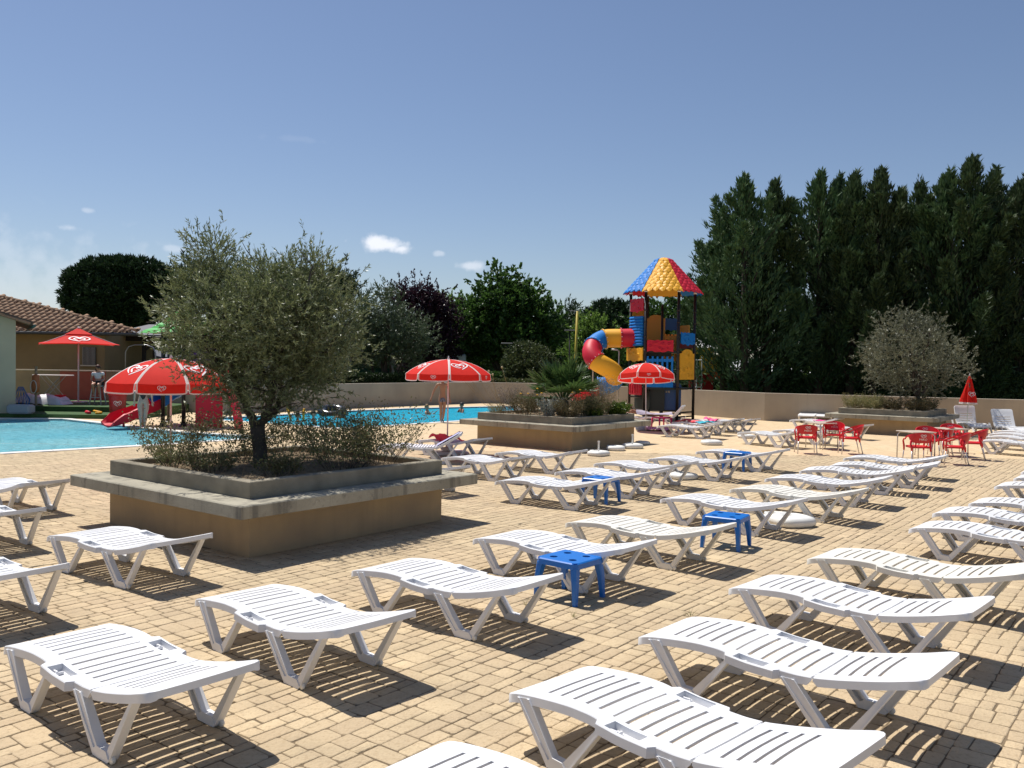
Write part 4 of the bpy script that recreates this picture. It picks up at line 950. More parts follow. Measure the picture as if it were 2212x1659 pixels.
# --- the big olive tree in the first planter
S1 = 12.55 / FPX
def big_olive():
    base = AT(563, 1010, 12.55); bx, by = base.x, base.y; t = thing('olive_tree', 'large olive tree with loose grey green crown growing in the nearest planter', 'tree', (bx, by, PZ))
    def w(px, py, dy=0): px = 563 + (px - 563) * (.885 if py < 900 else 1); py = py + (max(0, 700 - py) * .10); p = AT(px, py, 12.55 + dy); return Vector((p.x - bx, p.y - by, p.z - PZ))
    mb = MB(); pts = [w(563, 1018), w(562, 975), w(558, 945), w(556, 920)]; mb.tube([pts[0] - Vector((0, 0, .1))] + pts, [.13, .115, .098, .098, .105], 12)
    mb.build('trunk', m_bark, t, True)
    br = [([w(556, 925), w(535, 895), w(515, 850), w(500, 800), w(480, 740)], .085, .03), ([w(558, 925), w(580, 890), w(592, 850), w(600, 790), w(598, 720)], .08, .03),
          ([w(562, 922, .1), w(600, 885, .2), w(620, 845, .3), w(655, 800, .4), w(690, 740, .5)], .065, .02), ([w(515, 850, -.1), w(470, 800, -.3), w(430, 750, -.5), (w(400, 700, -.6))], .045, .015),
          ([w(592, 850, .1), w(560, 780, .3), w(545, 700, .5), w(560, 620, .6)], .05, .012), ([w(500, 800), w(470, 700, .2), w(455, 600, .2), w(447, 520, .2)], .035, .008), ([w(600, 790), w(650, 700, -.3), w(680, 620, -.4), w(690, 560, -.3)], .04, .01),
          ([w(655, 800, .4), w(720, 760, .2), w(770, 700, 0)], .035, .01), ([w(598, 720), w(580, 640, -.4), w(570, 580, -.5)], .03, .01), ([w(480, 740), w(400, 690, .3), w(350, 640, .3)], .03, .008)]
    mb = MB(); seeds = []
    for P_, r0, r1 in br:
        n = len(P_); Q_ = []
        for i in range(n - 1):
            for k in range(4): q = P_[i].lerp(P_[i + 1], k / 4) + Vector((rnd.uniform(-.02, .02), rnd.uniform(-.03, .03), rnd.uniform(-.02, .02))); Q_.append(q)
        Q_.append(P_[-1]); mb.tube(Q_, [.82 * r0 + (r1 - .82 * r0) * i / (len(Q_) - 1) for i in range(len(Q_))], 7)
        for q in Q_[3:]:
            if rnd.random() < .75: e = q + Vector((rnd.uniform(-.6, .6), rnd.uniform(-.8, .8), rnd.uniform(-.15, .55))); limb(mb, q, e, r1 * .8, .004, 5, 5, 0, .1)
    mb.build('branches', m_bark, t, True)
    # crown volumes read off the picture: (px, py, ry px, rx px, depth m, shift in depth)
    bl = []
    for px, py, rx, rz, dy in ((450, 570, 48, 60, 0), (445, 540, 32, 48, .1), (480, 610, 85, 50, .4), (570, 600, 60, 50, -.3), (675, 600, 52, 52, .1), (600, 640, 120, 60, .6), (415, 665, 72, 50, 0), (500, 690, 110, 70, -.7), (610, 690, 110, 80, -.6), (710, 680, 72, 70, 0), (690, 640, 70, 50, .5),
                              (430, 740, 85, 50, -.3), (560, 750, 110, 70, .5), (690, 745, 85, 55, .1), (735, 715, 52, 48, -.2), (480, 800, 60, 42, -.5), (570, 810, 75, 45, -.2), (640, 800, 70, 45, .1), (700, 790, 50, 30, .4), (470, 845, 40, 22, -.5), (560, 850, 30, 25, -.4), (640, 845, 38, 20, 0)):
        p = w(px, py, dy); bl.append((p.x, p.y, p.z - .05, rx * S1 * .84, max(.40, rx * S1 * .85), rz * S1 * .84))
    crown('crown', bl, 5600, 16, .062, .0145, m_olive, t, tl=.22, up=.45, spread=.75, clumps=420, csig=.14, shell=1.7, wood=m_bark)
    tops = [w(447, 525, .2), w(428, 545, .2), (w(465, 550, .1)), w(520, 595), w(570, 580, -.3), w(690, 568, -.1), w(655, 580), w(720, 590), w(368, 620), w(362, 660), w(370, 700), w(760, 660), w(772, 700), w(768, 745), w(620, 590), w(360, 745), w(405, 600)]
    bt = [(p.x, p.y, p.z, .13, .13, .17) for p in tops]
    crown('sprays', bt, 420, 16, .065, .013, m_olive, t, tl=.30, up=.9, spread=.5, shell=1, wood=m_bark)
    return t
big_olive()
# --- small olive in the third planter
p = AT(1985, 905, 31.9); Sx = 31.9 / FPX
def rel(px, py, rx, rz, ref, Y, dy=0, dep=None): q = AT(px, py, Y + dy); s = Y / FPX; return (q.x - ref.x, q.y - ref.y, q.z, rx * s, dep or rx * s, rz * s)
tree('olive_tree', 'small silvery olive tree growing in the planter by the long wall', p.x, p.y, .83, [rel(1972, 770, 100, 62, p, 31.9), rel(1940, 720, 55, 40, p, 31.9), rel(1990, 715, 45, 35, p, 31.9), rel(1905, 790, 48, 38, p, 31.9), rel(2045, 790, 48, 40, p, 31.9), rel(1975, 820, 60, 34, p, 31.9), rel(1955, 695, 26, 18, p, 31.9), rel(2010, 700, 20, 20, p, 31.9)],
     2600, 14, .085, .024, m_olive2, m_bark, .09, .5, 10, tl=.22, up=.5, clumps=300, csig=.18, shell=1.6)

# --- trees beyond the wall
TG = 'trees beyond the boundary wall'
def far_tree(name, label, px, py, Y, bl, ntwig, per, L, W, m, tr=.22, fork=1.6, nl=7, z0=-.9, **k):
    p = AT(px, py, Y); return tree(name, label, p.x, p.y, z0, [rel(b[0], b[1] + 3, b[2] * .90, b[3] * .86, p, Y, *(b[4:])) for b in bl], ntwig, per, L, W, m, m_bark2, tr, fork, nl, TG, **k)
far_tree('stone_pine', 'big dark stone pine with rounded crown behind the tiled roof', 262, 700, 78, [(200, 610, 62, 40), (260, 600, 75, 46), (330, 620, 62, 45), (190, 650, 50, 35), (260, 665, 75, 45), (350, 670, 60, 45), (300, 590, 60, 34), (230, 590, 60, 36), (165, 640, 32, 34), (260, 640, 100, 60)], 5200, 13, .46, .13, m_pine, .4, 3.4, 9, tl=.30, up=.7, clumps=0, shell=3.2)
far_tree('stone_pine', 'dark stone pine mostly hidden behind the big olive tree', 450, 690, 84, [(420, 620, 60, 45), (500, 640, 60, 50), (640, 650, 80, 50), (700, 640, 60, 42), (735, 625, 42, 25), (560, 670, 80, 50)], 3200, 12, .46, .13, m_pine, .4, 3.4, 8, tl=.9, up=.8, clumps=200, csig=.55)
far_tree('broadleaf_tree', 'grey green rounded tree just right of the big olive tree', 830, 760, 56, [(800, 680, 50, 50), (850, 710, 60, 42), (890, 735, 45, 35), (790, 720, 60, 60), (835, 650, 28, 26), (860, 760, 55, 28), (770, 740, 50, 50)], 2600, 12, .20, .055, m_grey, .2, 1.7, 8, tl=.5, clumps=240, csig=.38)
far_tree('plum_tree', 'dark purple leaved plum tree among the green ones', 930, 740, 66, [(910, 680, 52, 45), (945, 705, 45, 50), (890, 650, 40, 25), (925, 650, 30, 26), (955, 740, 35, 45), (900, 740, 45, 50)], 2400, 12, .22, .10, m_plum, .2, 1.7, 7, tl=.6, up=.7, clumps=170, csig=.45)
far_tree('plane_tree', 'tallest rounded green tree behind the middle of the boundary wall', 1085, 760, 68, [(1080, 630, 42, 38), (1080, 665, 62, 45), (1130, 690, 55, 45), (1040, 700, 58, 48), (1165, 700, 38, 40), (1090, 720, 85, 45), (1150, 740, 50, 38), (1020, 745, 45, 35), (1080, 608, 26, 20), (1125, 650, 30, 26)], 3600, 12, .30, .17, m_plane, .28, 2.2, 9, tl=.6, up=.3, clumps=300, csig=.5)
far_tree('broadleaf_tree', 'lighter green tree between the purple plum and the tall green tree', 1000, 760, 72, [(1000, 690, 40, 42), (975, 670, 25, 25), (1010, 735, 48, 38), (985, 765, 40, 30)], 1300, 12, .26, .14, m_light, .2, 1.6, 6, tl=.5, clumps=130, csig=.45)
far_tree('cypress_tree', 'small dark pointed conifer behind the yellow lamp mast', 1226, 760, 80, [(1212, 690, 14, 26), (1232, 690, 14, 28), (1225, 720, 34, 30), (1225, 760, 42, 40)], 1100, 10, .40, .10, m_con, .2, 2, 5, tl=.7, up=.9, clumps=90, csig=.4)
far_tree('stone_pine', 'broad dark stone pine behind the tube slide', 1330, 720, 86, [(1310, 690, 52, 42), (1280, 710, 38, 38), (1345, 680, 48, 34), (1360, 720, 62, 50), (1290, 750, 60, 45), (1400, 730, 60, 60), (1320, 720, 80, 60)], 3800, 12, .46, .13, m_pine, .35, 3, 8, tl=.35, up=.7, clumps=0, shell=3)
far_tree('broadleaf_tree', 'pale green young tree in front of the broad stone pine', 1290, 780, 62, [(1283, 710, 26, 26), (1265, 735, 32, 26), (1300, 740, 32, 26), (1280, 765, 55, 30)], 1200, 12, .20, .11, m_light, .1, 1.3, 6, tl=.5, clumps=100, csig=.3)
far_tree('broadleaf_tree', 'green tree standing directly behind the slide tower', 1430, 760, 70, [(1420, 690, 45, 40), (1470, 700, 55, 55), (1440, 740, 70, 45), (1400, 720, 40, 40), (1500, 720, 50, 60), (1480, 665, 25, 22)], 2600, 12, .26, .13, m_plane, .22, 2, 7, tl=.5, clumps=210, csig=.45)
far_tree('broadleaf_tree', 'dense dark tree filling the gap left of the tall green tree', 960, 790, 88, [(700, 770, 80, 50), (800, 770, 60, 40), (960, 765, 70, 40), (1060, 775, 90, 40), (1180, 770, 80, 45)], 2600, 10, .34, .18, m_hedge, .2, 1.6, 6, tl=.6, clumps=240, csig=.6)
# trimmed and rounded shrubs
def bush(name, label, px, py, Y, bl, n, per, L, W, m, cat='bush', z0=-.9, group=None, **k):
    p = AT(px, py, Y); t = thing(name, label, cat, (p.x, p.y, z0), 0, group); B = [rel(*b[:4], p, Y, *(b[4:])) for b in bl]; B = [(a, b, c - z0, d, e, f) for a, b, c, d, e, f in B]; mb = MB()
    for i in range(9): b = B[i % len(B)]; limb(mb, (rnd.uniform(-.3, .3), rnd.uniform(-.2, .2), 0), (b[0] + rnd.uniform(-.5, .5) * b[3], b[1], b[2] + rnd.uniform(-.4, .3) * b[5]), .03, .008, 5, 4)
    mb.build('stems', m_bark2, t, True); crown('foliage', B, n, per, L, W, m, t, **k); return t
bush('round_bush', 'large round clipped bush with reddish flecks behind the wall', 1145, 800, 54, [(1145, 790, 52, 44), (1130, 800, 38, 34), (1165, 800, 36, 34)], 4200, 12, .12, .065, mat('bush_leaf', (.075, .115, .035), .5, tint=(.10, .07, .035), tintamt=.5, transl=.25), tl=.25, clumps=200, csig=.16, shell=3)
def hedge(label, a, b, h, d, n, m=None, z0=-.9, L=.09):
    a, b = Vector(a), Vector(b); t = thing('hedge', label, 'hedge', (a.x, a.y, z0)); u = (b - a); Ln = u.length; u.normalize(); w = Vector((-u.y, u.x)); P = []
    s = nr.rand(n) * Ln; face = nr.rand(n); hz = nr.rand(n) * h; q = np.where(face < .45, -d / 2, np.where(face < .85, (nr.rand(n) - .5) * d, (nr.rand(n) - .5) * d)); hz = np.where(face < .45, hz, np.where(face < .85, h, hz)) + nr.normal(size=n) * .04; q = q + nr.normal(size=n) * .04
    P = np.stack([u.x * s + w.x * q, u.y * s + w.y * q, hz], 1); per = 8; D = unit(nr.normal(size=(n, 3)) + np.array([0, -.4, .6])); B_ = P[:, None] + D[:, None] * nr.rand(n, per, 1) * .14
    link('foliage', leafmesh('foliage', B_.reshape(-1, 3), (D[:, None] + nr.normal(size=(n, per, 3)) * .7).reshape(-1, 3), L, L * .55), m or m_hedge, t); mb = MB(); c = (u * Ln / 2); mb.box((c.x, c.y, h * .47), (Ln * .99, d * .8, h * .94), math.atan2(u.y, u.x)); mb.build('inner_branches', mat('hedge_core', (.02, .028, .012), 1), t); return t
pa, pb = AT(640, 830, 50), AT(880, 826, 54); hedge('long dark clipped hedge just behind the wall left of the open middle parasol', pa.xy, pb.xy, 2.35, 1.0, 5200)
pa, pb = AT(1028, 826, 52.5), AT(1170, 830, 51); hedge('low leafy hedge with red flowers behind the wall corner', pa.xy, pb.xy, 2.15, .9, 3000, mat('photinia_leaf', (.075, .12, .03), .45, tint=(.13, .055, .03), tintamt=.45, transl=.3))
pa, pb = AT(1000, 820, 60), AT(1110, 820, 60); hedge('brighter green hedge farther back left of the round bush', pa.xy, pb.xy, 2.45, 1.2, 1800, leafmat('fresh_leaf', (.07, .15, .02), (.04, .09, .015)), L=.12)
pa, pb = AT(1180, 830, 50), AT(1370, 836, 47); hedge('leafy hedge behind the wall between the round bush and the slide tower', pa.xy, pb.xy, 2.2, .9, 2600, m_plane, L=.11)
# --- the conifer row on the right
CG = 'tall dark conifers behind the long wall'
def conifer(label, px, top, Y, rad, z0=-.6, nb=190, lean=0, zs=1.4, dens=46):
    ptop = AT(px, top + 14, Y); H = ptop.z - z0; p0 = Vector((ptop.x - lean, ptop.y)); t = thing('conifer_tree', label, 'tree', (p0.x, p0.y, z0), 0, CG)
    mb = MB(); mb.tube([(0, 0, 0), (lean * .4, 0, H * .5), (lean, 0, H * .98)], [.24, .15, .02], 8); mb.build('trunk', m_bark2, t, True)
    mb = MB(); h = zs + (H - zs - .2) * (nr.rand(nb) ** .85); h[:nb // 8] = nr.rand(nb // 8) * H * .12 + H * .86; az = nr.rand(nb) * 2 * np.pi; f = (h - zs) / (H - zs); R_ = rad * np.where(f > .70, np.clip(1.0 - f, .0, 1) ** 1.2 * 1.95, np.clip(1.02 - f, .02, 1) ** .62) * (.55 + .62 * nr.rand(nb)) * np.clip(.6 + f * 3, .5, 1) + .06; rise = .30 + .65 * f + .35 * nr.rand(nb)
    c_, s_ = np.cos(az), np.sin(az); A = np.stack([lean * h / H, 0 * h, h], 1); T = A + np.stack([c_ * R_, s_ * R_, R_ * rise + .25], 1)
    lead = nr.rand(nb) < .05; lead &= (f > .45) & (f < .85); T[lead] = A[lead] + np.stack([c_[lead] * R_[lead] * .55, s_[lead] * R_[lead] * .55, 1.1 + 1.5 * nr.rand(lead.sum())], 1)
    for i in range(0, nb, 3): mb.tube([tuple(A[i]), tuple((A[i] + T[i]) / 2 - np.array([0, 0, .08 * R_[i]])), tuple(T[i])], [.04, .025, .008], 4)
    mb.build('branches', m_bark2, t, True)
    k = np.clip((dens * (.45 + R_ / rad)), 14, 200).astype(int); P = []; D = []
    for i in range(nb):
        n = k[i]; u = 1 - nr.rand(n, 1) ** 1.6 * .85; mid = (A[i] + T[i]) / 2 - np.array([0, 0, .08 * R_[i]]); q = A[i] * (1 - u) ** 2 + 2 * mid * u * (1 - u) + T[i] * u ** 2; bd = unit(T[i] - A[i]); wd = .05 + .21 * R_[i] * (1.02 - u) + .0; q = q + nr.normal(size=(n, 3)) * wd * np.array([1, 1, .75]); P.append(q); D.append(bd * 1.0 + np.array([0, 0, .55]) + nr.normal(size=(n, 3)) * .36)
    npl = 34
    for i in range(npl):
        f_ = rnd.random() ** .9 * .82 + .03; a_ = rnd.uniform(0, 6.283); rr_ = rad * (max(.02, 1.0 - f_) ** .62 if f_ < .70 else max(.0, 1 - f_) ** 1.2 * 1.9) * rnd.uniform(.7, 1.08); b_ = np.array([math.cos(a_) * rr_ + lean * f_, math.sin(a_) * rr_, zs + (H - zs) * f_ - .3])
        ax_ = unit(np.array([math.cos(a_) * (.75 - .45 * f_), math.sin(a_) * (.75 - .45 * f_), 1.0]) + nr.normal(size=3) * .12); Lp = rnd.uniform(1.7, 3.0) * (1 - .45 * f_); m = 300; u = nr.rand(m, 1) ** .8; side_ = unit(np.cross(ax_, nr.normal(size=(m, 3)))); q = b_ + ax_ * Lp * u + side_ * (.46 * (1 - u) ** .9 * nr.rand(m, 1) ** .5)
        P.append(q); D.append(ax_ * .9 + side_ * .65 + nr.normal(size=(m, 3)) * .22)
    for b_, ax_, Lp in ((np.array([lean, 0, H - 1.9]), np.array([.05, 0, 1.]), 2.3), (np.array([lean * .9 + .3, .1, H - 2.9]), np.array([.30, 0, 1.]), 2.0), (np.array([lean * .9 - .3, 0, H - 3.3]), np.array([-.36, 0, 1.]), 2.0)):
        m = 240; u = nr.rand(m, 1) ** .8; side_ = unit(np.cross(ax_, nr.normal(size=(m, 3)))); P.append(b_ + ax_ * Lp * u + side_ * (.30 * (1 - u) ** .8 * nr.rand(m, 1) ** .5)); D.append(ax_ * .9 + side_ * .75 + nr.normal(size=(m, 3)) * .22)
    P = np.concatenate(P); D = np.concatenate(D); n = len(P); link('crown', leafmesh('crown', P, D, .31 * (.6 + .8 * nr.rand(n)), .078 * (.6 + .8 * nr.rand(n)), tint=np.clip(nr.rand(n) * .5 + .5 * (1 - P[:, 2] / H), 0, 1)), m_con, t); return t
for px, top, Y, rad, lean, lb in ((1606, 384, 44.5, 3.0, -.3, 'conifer at the left end of the row, leaning out over the slide tower'), (1674, 390, 46.0, 2.2, .2, 'slender conifer second from the left end of the row'), (1770, 372, 45.5, 2.6, -.2, 'conifer with a forked tip, third from the left end of the row'), (1811, 380, 48.0, 2.2, .1, 'thin conifer tip set back between the third and the fifth'),
    (1846, 374, 45.0, 2.5, 0, 'conifer fifth from the left end, above the small olive tree to its left'), (1903, 368, 44.5, 2.8, .2, 'conifer with a broad dense tip above the small olive tree'), (1945, 412, 47.5, 2.4, 0, 'lower conifer in the dip of the row above the small olive tree'), (1988, 398, 45.0, 2.6, 0, 'conifer right after the dip of the row'),
    (2049, 370, 44.0, 2.9, 0, 'conifer just left of the tallest one'), (2100, 342, 43.5, 2.9, .2, 'tallest conifer of the row, above the closed parasol'), (2148, 364, 45.5, 2.4, 0, 'conifer with a thin tip right of the tallest one'), (2209, 386, 43.0, 2.9, 0, 'conifer at the right edge of the picture'), (2275, 370, 44, 2.9, 0, 'conifer just past the right edge, its boughs reaching in'), (1560, 470, 47.5, 2.4, -.3, 'lowest conifer behind the left end of the row, next to the tower roof')):
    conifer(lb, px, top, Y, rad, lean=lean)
pa, pb = AT(1575, 845, 47), AT(1990, 858, 45.5); hedge('dark undergrowth hedge in the shade beneath the conifers', pa.xy, pb.xy, 2.5, 1.2, 5200, m_con, L=.18)
pa, pb = AT(1980, 850, 44), AT(2260, 860, 41.5); hedge('dark undergrowth hedge beneath the conifers at the right end', pa.xy, pb.xy, 2.9, 1.2, 4200, m_con, L=.18)

# ------------------------------------------------------------------ planter plants
def stalks(n, r, h, spread, curve=.3):
    az = nr.rand(n) * 2 * np.pi; rr = r * np.sqrt(nr.rand(n)); B = np.stack([np.cos(az) * rr * .45, np.sin(az) * rr * .45, np.zeros(n)], 1); D = unit(np.stack([np.cos(az) * rr / r * spread, np.sin(az) * rr / r * spread, np.ones(n)], 1) + nr.normal(size=(n, 3)) * .12); return B, D, h * (.55 + .5 * nr.rand(n))
def blades(name, B, D, H, w, m, parent, seg=5, droop=.25):
    n = len(B); s = unit(np.cross(D, nr.normal(size=D.shape))); V = []; out = unit(D * np.array([1, 1, 0]) + 1e-6)
    for i in range(seg + 1):
        t = i / seg; c = B + D * (H * t)[:, None] + out * (droop * H * t * t)[:, None] * .5 - np.array([0, 0, 1]) * (droop * H * t * t * .4)[:, None]; ww = w * (1 - t * .75); V += [c - s * ww, c + s * ww]
    V = np.stack(V, 1); k = V.shape[1]; V = V.reshape(-1, 3); Q = []
    for i in range(seg): Q.append(np.arange(n)[:, None] * k + np.array([2 * i, 2 * i + 1, 2 * i + 3, 2 * i + 2]))
    Q = np.concatenate(Q); return link(name, npmesh(name, V, Q, np.tile(nr.rand(n), seg)), m, parent), B + D * H[:, None] + out * (droop * H)[:, None] * .5 - np.array([0, 0, 1]) * (droop * H * .4)[:, None]
MG_ = 'dry flowering plants around the fan palm'
def wiry_shrub(name, label, x, y, z, r, h, ns, nl, m, L=.028, W=.014, stem=None, group=None, spread=.8, cat='shrub'):
    t = thing(name, label, cat, (x, y, z), 0, group); nl = int(nl * (1.8 if group == MG_ else 1)); h = h * (1.15 if group == MG_ else 1); B, D, H = stalks(ns, r, h, spread); blades('stems', B, D, H, .0035, stem or m_bark, t, 5, .15); k = nl // ns
    tt = .25 + .8 * nr.rand(ns, k, 1) ** .8; P = B[:, None] + D[:, None] * H[:, None, None] * tt + nr.normal(size=(ns, k, 3)) * .034 * (r + h) ; P[..., 2] = np.maximum(P[..., 2], .01); Dl = D[:, None] * .6 + nr.normal(size=(ns, k, 3)) * .7
    link('leaves', leafmesh('leaves', P.reshape(-1, 3), Dl.reshape(-1, 3), L * (.6 + .8 * nr.rand(ns * k)), W), m, t); return t
SG = 'dry wiry shrubs in the big olive planter'
c1 = Vector((-3.02, 10.12))
def inp(u, v): q = c1 + U2 * u + V2 * v; return q.x, q.y
for u, v, r, h, ns, nl, lb in ((2.75, .7, .45, .62, 60, 2600, 'wiry shrub at the left corner of the olive planter'), (2.3, 1.6, .5, .62, 60, 2600, 'wiry shrub at the rear left of the olive planter'), (1.5, .5, .45, .27, 55, 1500, 'low wiry shrub just left of the big olive trunk'), (.75, 1.0, .4, .24, 50, 1400, 'low green shrub at the foot of the big olive trunk, on its right'),
    (.55, 1.9, .55, .68, 80, 3400, 'tall wiry shrub right of the big olive trunk, in front of the pool'), (.8, 2.75, .6, .72, 90, 3600, 'widest wiry shrub at the right corner of the olive planter'), (1.6, 2.5, .5, .6, 60, 2200, 'wiry shrub at the far side of the olive planter'), (2.7, 2.6, .5, .55, 50, 1800, 'wiry shrub at the far left corner of the olive planter'), (2.2, .35, .25, .35, 30, 900, 'small dry tuft at the front rim of the olive planter')):
    x, y = inp(u, v); wiry_shrub('wiry_shrub', lb, x, y, .815, r * 1.1, h * 1.28, ns, int(nl * .95), m_shrub, L=.040, W=.020, group=SG)
t = thing('dry_ground_cover', 'brown dry stalks and litter covering the soil of the olive planter', 'ground cover', (0, 0, 0)); t['kind'] = 'stuff'
n = 1500; uv = nr.rand(n, 2) * 2.75 + .22; B = np.stack([c1.x + U2.x * uv[:, 0] + V2.x * uv[:, 1], c1.y + U2.y * uv[:, 0] + V2.y * uv[:, 1], np.full(n, .80)], 1); D = unit(nr.normal(size=(n, 3)) * .8 + np.array([0, 0, .6])); o, _ = blades('dry_stalks', B, D, .09 + .12 * nr.rand(n), .003, m_dry, t, 2, .3); o['kind'] = 'stuff'
# mid planter
c2 = Vector((1.62, 23.3)); inq = lambda u, v: ((c2 + U2 * u + V2 * v).x, (c2 + U2 * u + V2 * v).y)
x, y = inq(1.35, 1.5); pt = thing('fan_palm', 'low bushy fan palm with spiky green leaves in the middle planter', 'palm', (x, y, .82)); mb = MB(); mb.lathe([(.16, 0), (.2, .15), (.17, .4), (.08, .5)], 10); mb.build('trunk', mat('palm_fibre', (.12, .09, .06), 1, bump=1, bscale=30), pt, True)
for i in range(46):
    az = i * 2.4; el = math.radians(rnd.uniform(12, 82)); L = rnd.uniform(.55, .98); d = Vector((math.cos(az) * math.cos(el), math.sin(az) * math.cos(el), math.sin(el))); side = Vector((-math.sin(az), math.cos(az), 0)); s0 = Vector((0, 0, .35)) + d * .1; e = s0 + d * L; e.z -= .1 * L * math.cos(el)
    nb = 22; a = np.linspace(-1.75, 1.75, nb); P = np.tile(np.array(e), (nb, 1)); dv = np.array(d); sv = np.array(side); D = np.cos(a)[:, None] * dv + np.sin(a)[:, None] * sv + nr.normal(size=(nb, 3)) * .05 + np.array([0, 0, -.12]); upn = np.cross(dv, sv)
    me = leafmesh('frond', P, D, .58 * (.8 + .2 * np.cos(a)) * (.9 + .2 * nr.rand(nb)), .062, flat=np.tile(upn, (nb, 1)) + nr.normal(size=(nb, 3)) * .25)
    fr = link('frond', me, m_palm, pt); mb = MB(); mb.tube([tuple(s0), tuple((s0 + e) / 2 + Vector((0, 0, .03))), tuple(e)], [.012, .009, .007], 5); mb.build('stalk', m_palm, fr)
MG = 'dry flowering plants around the fan palm'
def shrub2(kind, label, u, v, r, h, ns, nl, m, L, W, stem=None, spread=.7, ref=inq, g=MG): x, y = ref(u, v); return wiry_shrub(kind, label, x, y, .815, r, h, ns, nl, m, L, W, stem or m_dry, g, spread)
m_brown = leafmat('brown_herb', (.16, .12, .06), (.10, .10, .045)); m_lav = leafmat('faded_lavender', (.20, .16, .15), (.12, .11, .09)); m_vivid = leafmat('fleshy_leaf', (.13, .20, .03), (.07, .12, .02), .35)
shrub2('grass_tuft', 'low grass at the left tip of the palm planter', 3.0, .5, .35, .28, 60, 900, m_grass, .06, .006)
shrub2('lavender_plant', 'faded lavender with tall bare flower stems left of the palm', 2.6, .5, .4, .75, 70, 1200, m_lav, .03, .014, spread=.4)
shrub2('herb_bush', 'brown dried herb bush left of the fan palm', 2.0, .5, .45, .60, 100, 3400, m_brown, .035, .014)
shrub2('silver_plant', 'silvery white dusty plant in front of the fan palm', 1.0, .38, .25, .50, 40, 1500, m_silver, .05, .03)
shrub2('herb_bush', 'olive brown herb bush at the near corner of the palm planter', .45, .45, .42, .52, 110, 3800, m_brown, .035, .014)
shrub2('herb_bush', 'dark green herb bush right of the fan palm', .4, 1.5, .45, .55, 90, 3200, m_shrub, .04, .018)
shrub2('dry_flower', 'pale dried flower cluster reaching up before the tube slide', .5, 2.3, .35, .95, 80, 2400, m_dry, .03, .018, spread=.35)
shrub2('succulent_bush', 'bright green leafy cushion at the near right rim of the palm planter', .25, 1.5, .28, .22, 60, 1800, m_vivid, .05, .032)
shrub2('succulent_bush', 'bright green leafy cushion at the right tip of the palm planter', .3, 2.8, .42, .34, 90, 3000, m_vivid, .05, .032)
shrub2('herb_bush', 'brown herb bush at the back left of the palm planter', 2.6, 2.0, .5, .5, 80, 2000, m_brown, .04, .016)
shrub2('herb_bush', 'mixed herb bush at the back right of the palm planter', 1.4, 2.8, .5, .5, 80, 2000, m_shrub, .04, .016)
t = thing('allium_flower', 'round pale allium seed heads on tall thin stems left of the palm', 'flower', (0, 0, 0)); mb = MB(); st = MB(); m_allium = mat('seed_head', (.42, .36, .20), .9, bump=1, bscale=60)
for px, py in ((1000, 1495 / 1.8228), (905 + 90, 806), (1005, 799), (1017, 790), (1040, 790), (1056, 799), (1066, 799), (1087, 793)):
    q = AT(px + rnd.uniform(-4, 4), py + rnd.uniform(-4, 12), 24.6); mb2 = MB(); mb2.lathe([(.001, -.035), (.024, -.025), (.035, 0), (.024, .025), (.001, .035)], 8, tuple(q)); mb2.build('seed_head', m_allium, t, True)
    x, y = inq(2.7 + rnd.uniform(-.2, .2), .7 + rnd.uniform(-.3, .3)); mb2 = MB(); mb2.tube([(x, y, .8), ((x + q.x) / 2, (y + q.y) / 2, q.z * .62), (q.x, q.y, q.z - .03)], .006, 4); mb2.build('stem', m_dry, t)
t = thing('everlasting_flower', 'small yellow flower heads on grey stems before the fan palm', 'flower', (0, 0, 0)); m_yel = mat('yellow_flower', (.75, .42, .02), .7)
for px, py in ((1161, 1537 / 1.8228 - 4), (1170, 849), (1161, 853), (1141, 850), (1237, 848), (1125, 850), (1253, 842)):
    q = AT(px, py, 23.9); mb2 = MB(); mb2.lathe([(.001, -.012), (.03, -.004), (.032, .008), (.001, .018)], 8, tuple(q)); mb2.build('flower_head', m_yel, t, True); mb2 = MB(); mb2.tube([(q.x + .08, q.y, .82), (q.x, q.y, q.z - .01)], .006, 4); mb2.build('stem', m_grey, t)
# third planter
c3 = Vector((14.25, 30.0)); inr = lambda u, v: ((c3 + U2 * u + V2 * v).x, (c3 + U2 * u + V2 * v).y); RG = 'grasses and herbs round the small olive tree'
for u, v, r, h, m_, lb, L in ((2.6, .6, .5, .55, m_grass, 'greenish yellow grass clump at the left end of the small olive planter', .09), (1.9, .5, .45, .45, m_grass, 'straw coloured grass clump at the front of the small olive planter', .09), (.5, .6, .5, .5, m_brown, 'brown green herb clump at the near corner of the small olive planter', .05), (.45, 1.8, .55, .5, m_shrub, 'green herb clump at the right end of the small olive planter', .05), (1.3, .6, .4, .45, m_brown, 'reddish brown herb clump under the small olive tree', .05), (2.3, 2.0, .5, .5, m_grass, 'tall grass clump at the rear of the small olive planter', .09)):
    shrub2('grass_clump' if m_ is m_grass else 'herb_bush', lb, u, v, r, h, 110, 2600, m_, L, .012 if m_ is m_grass else .025, ref=inr, g=RG)
# weeds in the joints
wl_ = ['tiny weed in the paving gap right of the nearest blue stool', 'tiny weed in the paving left of the second right row lounger', 'tiny weed beside the foot of the lounger before the nearest stool', 'tiny weed beside the bench corner of the olive planter', 'tiny weed in the paving in front of the palm planter']
for px, py in ((1238, 1332), (1172 + 320, 1330 / 1.0), (1137, 1307), (906, 1020), (1340, 953)):
    q = G(px, py); B, D, H = stalks(14, .04, .10, 1.1); t = thing('weed', wl_.pop(0), 'weed', (q.x, q.y, 0), 0, 'tiny weeds in the paving joints'); blades('blades', B, D, H, .0022, m_grass, t, 3, .5)

